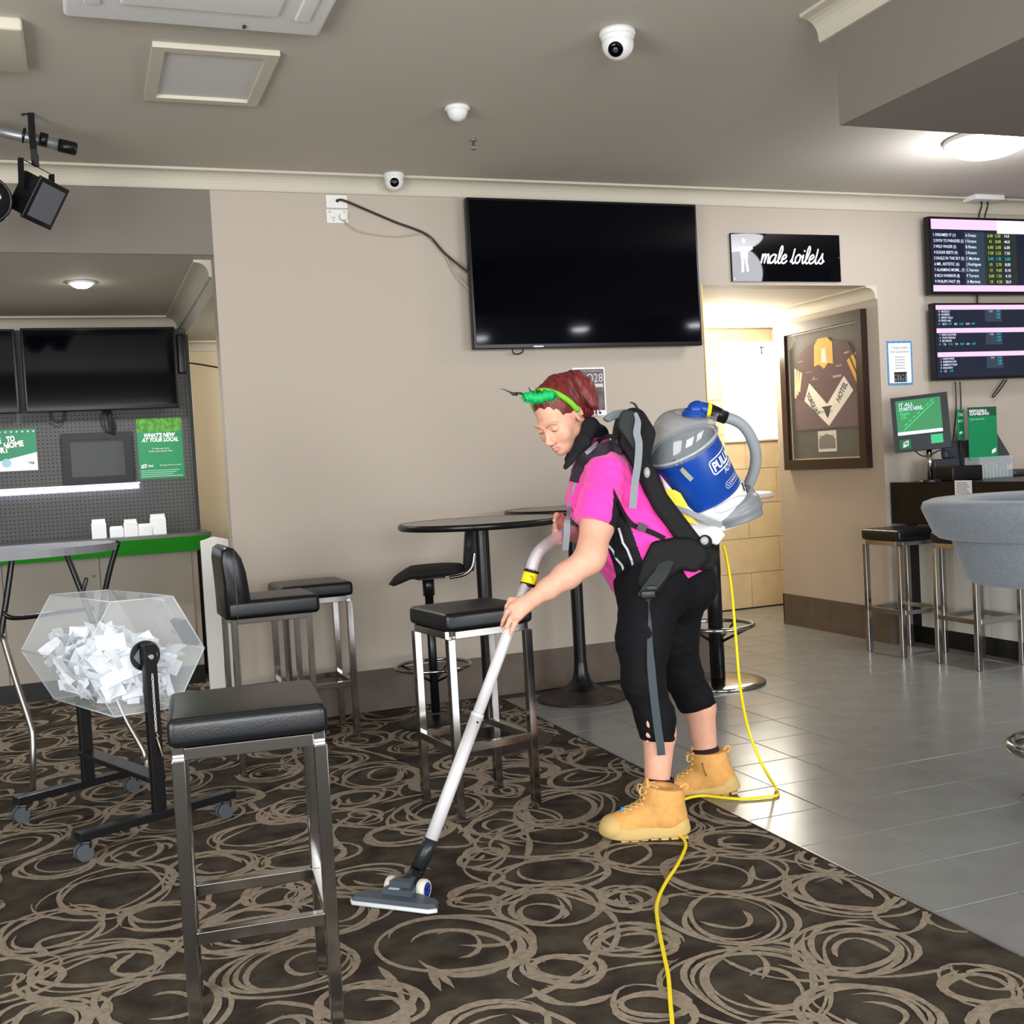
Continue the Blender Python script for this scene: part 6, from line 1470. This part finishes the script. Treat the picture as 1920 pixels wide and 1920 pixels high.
# lettering wrapped on the can; azimuth measured from the viewer-facing side round to the right
fr_dir = nrm(-BH-np.dot(-BH, A_)*A_); rt_dir = np.cross(A_, fr_dir); rt_dir = rt_dir if np.dot(rt_dir, RH) > 0 else -rt_dir
def can_pt(s, h, off=.0008):   # s arc length from the front line
    a = s/Rb; return base_c+A_*h+(Rb+off)*(fr_dir*math.cos(a)+rt_dir*math.sin(a))
def wrap_text(mb, body, s0, h0, size, width, **kw):
    V, Fs = text_verts(body, **kw); x = V[:, 0]-V[:, 0].min(); x = x/x.max()*width+s0; y = V[:, 1]*size/.7+h0
    mb.add([can_pt(a, c) for a, c in zip(x, y)], Fs)
s0 = .035
m = MB(); wrap_text(m, 'PULLMAN', s0+.012, .118, .034, .175, bold=.035); wrap_text(m, 'ADVANCE', s0+.05, .086, .022, .12, bold=.0, shear=.1); wrap_text(m, 'COMMANDER', s0+.032, .040, .012, .12); build('lettering', m, M_text, can, recalc=False)
def outline(mb, s_a, h_a, s_b, h_b, r, th):
    pts = []
    for (cx, cy, a0_) in ((s_b-r, h_b-r, 0), (s_a+r, h_b-r, PI/2), (s_a+r, h_a+r, PI), (s_b-r, h_a+r, 1.5*PI)):
        for k in range(6): a = a0_+PI/2*k/5; pts.append((cx+r*math.cos(a), cy+r*math.sin(a), math.cos(a), math.sin(a)))
    # subdivide the long runs so that they follow the can
    P2 = []
    for i in range(len(pts)):
        a, b_ = pts[i], pts[(i+1) % len(pts)]; n = max(1, int(abs(b_[0]-a[0])/.012))
        for k in range(n): t = k/n; P2.append(tuple(a[j]+(b_[j]-a[j])*t for j in range(4)))
    vs = []
    for (x, y, nx, ny) in P2: vs += [can_pt(x, y, .001), can_pt(x-nx*th, y-ny*th, .001)]
    n = len(P2); mb.add(vs, [(2*i, 2*((i+1) % n), 2*((i+1) % n)+1, 2*i+1) for i in range(n)])
m = MB(); outline(m, s0, .106, s0+.20, .164, .014, .0045); outline(m, s0+.024, .033, s0+.165, .059, .012, .0016); build('logo_outline', m, M_text, can, recalc=False)
# metal clip
m = MB(); p = lambda s, h, o=.003: can_pt(s, h, o)
m.ribbon([p(-.058, top_h-.03), p(-.050, top_h-.06), p(-.042, top_h-.085)], .017, .006, rt_dir); build('latch', m, M_chrome2, pk)
m = MB(); m.tube([p(-.066, top_h+.012, .012), p(-.060, top_h-.04, .008)], .0012, n=6); m.tube([p(-.048, top_h+.012, .012), p(-.044, top_h-.04, .008)], .0012, n=6); m.tube([p(-.066, top_h+.012, .012), p(-.048, top_h+.012, .012)], .0012, n=6); tag(build('latch_wire', m, M_chrome, pk), kind='stuff')
# white motor base
ms = SDF(base_c-.27, base_c+.27, .0045)
def cp(x, y, h): return base_c+XR_*x+fr_dir*y+A_*h
ms.cap(cp(0, 0, -.02), cp(0, 0, -.070), Rb-.004+.012, .125, .01); ms.plane(cp(0, 0, .004), A_)
ms.cap(cp(-.01, 0, -.03), cp(.030, 0, -.085), .138, .120, .02); ms.cap(cp(.0, 0, -.06), cp(.03, 0, -.11), .12, .095, .02)
ms.cap(cp(-.10, .02, -.03), cp(-.03, .02, -.115), .05, .05, .03)
ms.plane(cp(.06, .0, -.150), nrm(-ZV*.9+RH*.25)); ms.plane(cp(0, 0, .006), A_)
base = sdf_obj('white_motor_base', ms, M_white, pk)
# grey taped skirt on the rear right
M_tape = mat('grey_tape', (124, 128, 132), .4, bump=.9, bscale=28)
tp = SDF(base_c-.27, base_c+.27, .0045)
tp.cap(cp(-.01, 0, -.03), cp(.038, 0, -.085), .141, .122, .02); tp.ell(cp(.055, .03, -.085), (.105, .10, .10), k=.03)
tp.plane(cp(0, 0, -.050), nrm(A_+RH*-.12)); tp.plane(cp(-.01, 0, -.08), -nrm(RH*.85+A_*.45)); tp.plane(cp(.06, .0, -.144), nrm(-ZV*.9+RH*.25))
X, Y, Z = tp.ax[0][:, None, None], tp.ax[1][None, :, None], tp.ax[2][None, None, :]
tp.F += (.002*np.sin((X*RH[0]+Y*RH[1])*60-Z*170)).astype(np.float32)
sdf_obj('taped_skirt', tp, M_tape, base)
m = MB()
for k in range(5): q = ms.hit(1392+4*k, 916+3*k, .001); q2 = ms.hit(1397+4*k, 930+3*k, .001)
q = [ms.hit(x, y, .002) for x, y in ((1340, 952), (1352, 946), (1366, 938), (1384, 930), (1398, 930), (1399, 938), (1384, 947), (1366, 957), (1350, 962), (1340, 960), (1340, 952))]; q = [p for p in q if p is not None]
if len(q) > 3: m = MB(); m.tube(q, .0016, n=6); build('grip_outline', m, mat('grip_grey', (170, 172, 174), .5), base)
m = MB()
for k in range(4):
    q = [ms.hit(1391+5*k, 905+3*k, .002), ms.hit(1396+5*k, 920+3*k, .002)]
    if all(x is not None for x in q): m.ribbon(q, .005, .002, RH)
if m.v: tag(build('air_vent', m, M_blackplastic, base), kind='stuff')
# backplate between the can and the wearer
def slab_px(name, pts, d0, d1, m_, parent, bev=None):
    P0 = [WD(x, y, (d0+d1)/2) for x, y in pts]; h = (d1-d0)/2; mb = MB(); mb.prism([p-BH*h for p in P0], BH*(2*h)); o = build(name, mb, m_, parent)
    bv = o.modifiers.new('bevel', 'BEVEL'); bv.width = bev or .008; bv.segments = 2; bv.limit_method = 'ANGLE'; return o
slab_px('white_backplate', [(1222, 870), (1236, 905), (1250, 948), (1296, 1004), (1336, 1020), (1352, 1000), (1300, 950), (1262, 900), (1240, 868)], 4.10, 4.30, M_white, pk)
M_yel = mat('label_yellow', (250, 208, 10), .5, noise=.05, nscale=200)
for nm, pts in (('yellow_label', [(1233, 912), (1245, 916), (1266, 919), (1276, 925), (1289, 947), (1286, 952), (1278, 951), (1250, 941)]), ('yellow_label', [(1258, 957), (1275, 958), (1298, 971), (1309, 983), (1300, 982), (1279, 977), (1270, 973)])):
    m = MB(); P0 = [WD(x, y, 4.05) for x, y in pts]; m.prism([p for p in P0], BH*.035); build(nm, m, M_yel, pk)
m = MB(); m.ribbon([WD(1255, 948, 4.058), WD(1290, 960, 4.054), WD(1325, 975, 4.05), WD(1352, 985, 4.05)], .02, .03, ZV); build('grey_stripe', m, M_tape, pk)
# harness back pad
slab_px('back_pad', [(1152, 836), (1157, 800), (1164, 772), (1180, 767), (1196, 773), (1220, 812), (1208, 862), (1228, 900), (1240, 925), (1268, 962), (1306, 1012), (1336, 1032), (1322, 1062), (1296, 1062), (1258, 1010), (1214, 950), (1196, 915), (1180, 880), (1164, 850)], 3.985, 4.34, M_strap, pk, .014)
slab_px('side_flap', [(1158, 800), (1163, 774), (1172, 768), (1186, 770), (1196, 780), (1192, 815), (1192, 848), (1172, 820)], 3.95, 3.985, M_pad, pk, .008)
slab_px('grey_yoke', [(1130, 785), (1138, 778), (1150, 771), (1168, 768), (1180, 770), (1165, 782), (1140, 792)], 4.05, 4.12, mat('yoke_grey', (112, 122, 124), .8), pk, .006)
m = MB(); m.ribbon(smooth_path([WD(1184, 755, 4.06), WD(1190, 758, 4.05), WD(1196, 768, 4.04), WD(1200, 780, 4.035), WD(1199, 790, 4.03)], 4), .016, .005, BH+RH*.4); build('strap_loop', m, M_pad, pk)
m = MB(); m.ribbon(smooth_path([WD(1191, 774, 3.945), WD(1196, 790, 3.94), WD(1194, 812, 3.94), WD(1198, 832, 3.94), WD(1196, 868, 3.94), WD(1190, 910, 3.94), WD(1186, 953, 3.94)], 5), [.010, .013, .014, .015, .017, .02, .022, .023, .024]+[.025]*22, .0025, RH); build('loose_grey_strap', m, M_gstrap, pk)
m = MB(); m.lathe([(0, .010), (.009, .008), (.012, 0)], WD(1213, 886, 3.98), -BH+RH*.2, 20, sq=1.6); build('side_button', m, mat('button_grey', (165, 165, 165), .4), pk)
m = MB(); m.cyl(WD(1322, 1016, 4.00), WD(1322, 1016, 3.975), .025, .022, 24); bt_ = build('pivot_boss', m, M_strap, pk); m = MB(); m.lathe([(0, .008), (.012, .006), (.015, 0)], WD(1321, 1014, 3.975), -BH, 20); build('pivot_cap', m, mat('button_grey', (165, 165, 165), .4), bt_)
# shoulder strap over the near shoulder, following the shirt
def on_shirt(pts, off=.006, d_def=None):
    out = []
    for x, y in pts:
        q = sh.hit(x, y, off); out.append(q if q is not None else WD(x, y, d_def or 4.0))
    return out
q = [WD(1166, 838, 4.02)]+on_shirt([(1150, 842), (1132, 846), (1114, 853), (1100, 862), (1088, 876), (1080, 892), (1076, 905)], .008, 4.0)
for i in range(1, len(q)): q[i] = q[i]-BH*.004+ZV*.004
m = MB(); m.ribbon(smooth_path(q, 4), [.054]*12+[.050]*6+[.044]*6+[.034]*6, .012, 'view'); build('shoulder_strap', m, mat('strap_plum_black', (38, 32, 40), .85, bump=.5, bscale=240), pk)
q = on_shirt([(1078, 905), (1073, 925), (1068, 950)], .004, 4.02)+[WD(1064, 975, 3.99), WD(1063, 1000, 3.98), WD(1060, 1032, 3.97)]
m = MB(); m.ribbon(smooth_path(q, 4), [.010]*6+[.014]*6+[.022]*12, .002, 'view'); build('chest_strap_tail', m, M_gstrap, pk)
m = MB(); q = [WD(x, y, d) for x, y, d in ((1108, 845, 4.02), (1118, 832, 4.03), (1128, 822, 4.05), (1142, 818, 4.06), (1160, 820, 4.05))]; m.ribbon(smooth_path(q, 3), .016, .006, ZV); build('load_lifter_strap', m, M_strap, pk)
m = MB(); m.ribbon([WD(1098, 850, 3.985), WD(1108, 842, 3.99), WD(1120, 831, 4.01)], .014, .007, ZV+RH*.3); build('adjuster_buckle', m, mat('buckle_grey', (120, 118, 126), .4), pk)
m = MB(); m.torus(WD(1162, 828, 4.0), .014, .0045, -BH+RH*.4, 24, 8); build('ring_buckle', m, M_blackplastic, pk)
# lower side strap, hip pad and buckle
m = MB(); q = on_shirt([(1158, 940), (1172, 968), (1186, 984), (1206, 992), (1226, 1000), (1246, 1010)], .006); m.ribbon(smooth_path(q, 4), .018, .006, ZV); build('lower_strap', m, M_strap, pk)
m = MB(); m.ribbon([sh.hit(1196, 985, .012), sh.hit(1212, 992, .012)], .026, .010, ZV); build('side_buckle', m, M_blackplastic, pk)
slab_px('hip_pad', [(1322, 1024), (1330, 1050), (1304, 1074), (1276, 1068), (1254, 1084), (1234, 1116), (1204, 1114), (1193, 1092), (1203, 1056), (1222, 1016), (1262, 1008), (1296, 1008)], 3.945, 3.985, M_strap, pk, .014)
m = MB(); m.ribbon(smooth_path([WD(1252, 1050, 3.95), WD(1240, 1075, 3.935), WD(1224, 1095, 3.93), WD(1206, 1122, 3.93)], 4), .046, .008, RH+ZV*.3); build('belt_webbing', m, M_pad, pk)
m = MB(); R = np.stack([RH, BH, ZV], 1); m.rbox(WD(1215, 1115, 3.925), (.050, .016, .030), .005, 2, R @ rotz(0)); m.rbox(WD(1222, 1103, 3.93), (.04, .014, .02), .004, 2, R); build('belt_buckle', m, M_blackplastic, pk)
q = [WD(1216, 1128, 3.925)]
for x, y in ((1218, 1160), (1219, 1220), (1224, 1285), (1234, 1370)):
    w = lg.hit(x, y, .004); q.append(w if w is not None else WD(x, y, 3.95))
q += [WD(1238, 1395, 3.945), WD(1240, 1416, 3.95)]
sm = smooth_path(q, 4); m = MB(); m.ribbon(sm, [.004+.024*min(1, max(0, (i-2)/8.0)) for i in range(len(sm))], .0022, RH); build('dangling_strap', m, mat('slate_webbing', (56, 66, 72), .75), pk)
slab_px('far_hip_pad', [(1225, 1030), (1300, 1040), (1296, 1066), (1230, 1075)], 4.38, 4.42, M_strap, pk, .01)

# ================================================================== WAND, FLOOR HEAD
wd_ = thing('vacuum_wand', 'white metal vacuum wand with clear bent handle, held by the person', 'vacuum wand', WZ(800, 1600))
mid = onw(1345)
m = MB(); m.tube([onw(1098), onw(1345)], .0188, n=24, flat=1.0); m.tube([onw(1340), WD(808, 1575, 3.602)], .0212, n=24); m.tube([onw(1338), onw(1346)], .0222, n=24); build('metal_tube', m, mat('white_aluminium', (226, 224, 228), .32, metal=.25), wd_)
m = MB(); m.sphere(onw(1352)-BH*.02+RH*.008, .004, 10, 6); build('height_button', m, M_blackplastic, wd_)
m = MB(); a, c = WD(990, 1094, 3.935), WD(996, 1072, 3.94); m.cyl(a, c, .0265, .0255, 28); yc = build('yellow_collar', m, mat('safety_yellow', (244, 214, 20), .5), wd_)
m = MB(); m.cyl(WD(989, 1099, 3.935), WD(990, 1094, 3.935), .0275, n=28); m.cyl(WD(996, 1073, 3.94), WD(997, 1069, 3.94), .027, n=28); tag(build('collar_ring', m, M_blackplastic, wd_), kind='stuff')
m = MB()
for k in range(5): a_ = WD(993.5+k*1.5, 1083+k*.2, 3.912); m.tube([a_-ZV*.008, a_+ZV*.008], .0009, n=5)
tag(build('grip_ribs', m, mat('rib_olive', (170, 150, 20), .5), yc), kind='stuff')
bend = smooth_path([WD(996, 1070, 3.94), WD(1001, 1052, 3.96), WD(1010, 1035, 4.0), WD(1024, 1022, 4.06), WD(1042, 1010, 4.15), WD(1058, 1000, 4.22), WD(1072, 995, 4.26)], 6)
m = MB(); m.tube(bend, .0215, n=20, caps=False); build('clear_bend', m, mat('clear_bend', (236, 226, 232), .05, spec=.7, alpha=.42), wd_)
m = MB(); m.tube(bend[:14], .012, n=14, caps=False); build('inner_lining', m, mat('lining_white', (228, 222, 226), .4, alpha=.7), wd_)
# floor head
hdA, hdB = WZ(660, 1690, .012), WZ(815, 1708, .012)
hw = nrm(hdB-hdA); hf_ = nrm(np.cross(ZV, hw)); hf_ = hf_ if np.dot(hf_, BH) > 0 else -hf_
fh = thing('floor_head', 'grey flat vacuum floor head with white bumper and two wheels', 'floor head', (hdA+hdB)/2*[1, 1, 0])
hl = np.linalg.norm(hdB-hdA); cH = (hdA+hdB)/2; 
def Hh(x, y, z): return np.array([cH[0], cH[1], 0])+hw*x+hf_*y+ZV*z
M_hd = mat('head_slate', (64, 74, 84), .4); L2 = hl/2
m = MB(); pts = [(-L2+.01, -.012), (L2-.012, -.012), (L2+.006, .0), (L2-.004, .035), (.07, .062), (.03, .075), (-.03, .075), (-.07, .062), (-L2+.012, .045), (-L2-.004, .006)]
n = len(pts); vs = [Hh(x, y, .008) for x, y in pts]+[Hh(x, y, .024) for x, y in pts]+[Hh(x*.95, y*.9+.004, .032) for x, y in pts]
m.add(vs, [(a*n+i, a*n+(i+1) % n, (a+1)*n+(i+1) % n, (a+1)*n+i) for a in range(2) for i in range(n)]+[tuple(reversed(range(n))), tuple(2*n+i for i in range(n))]); build('body_shell', m, M_hd, fh)
m = MB(); m.tube([Hh(-L2-.002, .004, .014), Hh(-L2+.012, -.015, .014), Hh(L2-.012, -.015, .014), Hh(L2+.008, .0, .014)], .0068, n=10); build('bumper', m, mat('bumper_pale', (205, 210, 214), .5), fh)
m = MB(); m.bb((-.0, 0, 0), (0, 0, 0)); m = MB(); R = np.stack([hw, hf_, ZV], 1); m.box(Hh(0, .03, .0055), (hl-.03, .07, .006), R); tag(build('brush', m, M_blackplastic, fh), kind='stuff')
m = MB(); m.prism([Hh(-.052, .03, .03), Hh(.052, .03, .03), Hh(.04, .085, .03), Hh(-.04, .085, .03)], ZV*.02); m.prism([Hh(-.036, .05, .045), Hh(.036, .05, .045), Hh(.026, .10, .045), Hh(-.026, .10, .045)], ZV*.022); tag(build('neck_housing', m, M_hd, fh), kind='stuff')
m = MB(); q = Hh(-.012, .036, .0505); m.box(q, (.034, .012, .002), R); build('pedal_plate', m, M_refl, fh)
for sx_, cx_w in ((-1, -.052), (1, .052)):
    c1 = Hh(cx_w+sx_*-.012, .095, .033); c2 = Hh(cx_w+sx_*.018, .095, .033); m = MB(); m.lathe([(0, 0), (.026, 0), (.031, .006), (.031, .022), (.027, .028), (.022, .028)], c1, hw*sx_, 30); wl = build('wheel', m, mat('wheel_pale', (206, 202, 188), .45), fh)
    m = MB(); m.lathe([(0, .027), (.021, .0275)], c1, hw*sx_, 24); build('wheel_hub', m, mat('hub_blue', (40, 62, 170), .4), wl)
    m = MB()
    for k in range(6): a = k*PI/3; u1 = ZV*math.cos(a)+hf_*math.sin(a); m.tube([c1+hw*sx_*.028, c1+hw*sx_*.028+u1*.02], .0016, n=5)
    tag(build('hub_spokes', m, mat('hub_navy', (20, 26, 80), .4), wl), kind='stuff')
sw0 = WD(806, 1577, 3.60); m = MB(); m.tube([sw0+(sw0-WD(782, 1630, 3.57))*.08, WD(800, 1594, 3.595), WD(784, 1628, 3.575)], .0235, n=24); m.tube(smooth_path([WD(784, 1626, 3.575), WD(778, 1640, 3.57), Hh(0, .10, .048)], 4), .024, n=20); m.sphere(Hh(0, .098, .045), .03, 20, 12); tag(build('swivel_neck', m, mat('neck_black', (30, 34, 38), .35), fh), kind='stuff')
for nm_ in fh.children:
    if nm_.name.startswith(('neck_housing', 'swivel_neck', 'brush')) and 'kind' in nm_: del nm_['kind']

# ================================================================== YELLOW CORD
M_cord = mat('yellow_cord', (240, 214, 16), .4)
cz = .0065
q = [WD(1356, 1022, 4.17), WD(1363, 1050, 4.2), WD(1372, 1110, 4.22), WD(1380, 1200, 4.24), WD(1388, 1290, 4.26), WD(1404, 1370, 4.3)]
fl = WZ(1455, 1478, cz); q += [WD(1430, 1435, 4.26), fl]
q += [WZ(x, y, z) for x, y, z in ((1459, 1488, cz), (1454, 1492, cz), (1430, 1495, cz), (1390, 1498, cz), (1350, 1495, cz+.004), (1320, 1492, cz+.008), (1295, 1495, cz+.008), (1275, 1503, cz+.006), (1262, 1516, .012), (1262, 1535, .012), (1250, 1556, .0115))]
q += [WZ(x, y, .011) for x, y in ((1256, 1566, ), (1268, 1566), (1280, 1571), (1286, 1584), (1281, 1600), (1268, 1625), (1250, 1652), (1236, 1680), (1231, 1705), (1236, 1745), (1245, 1790), (1253, 1830), (1257, 1880), (1262, 1940), (1265, 2010), (1262, 2100))]
m = MB(); m.tube(smooth_path(q, 7), .0055, n=10); tag(build('power_cord', m, M_cord, pk), 'bright yellow power cord')
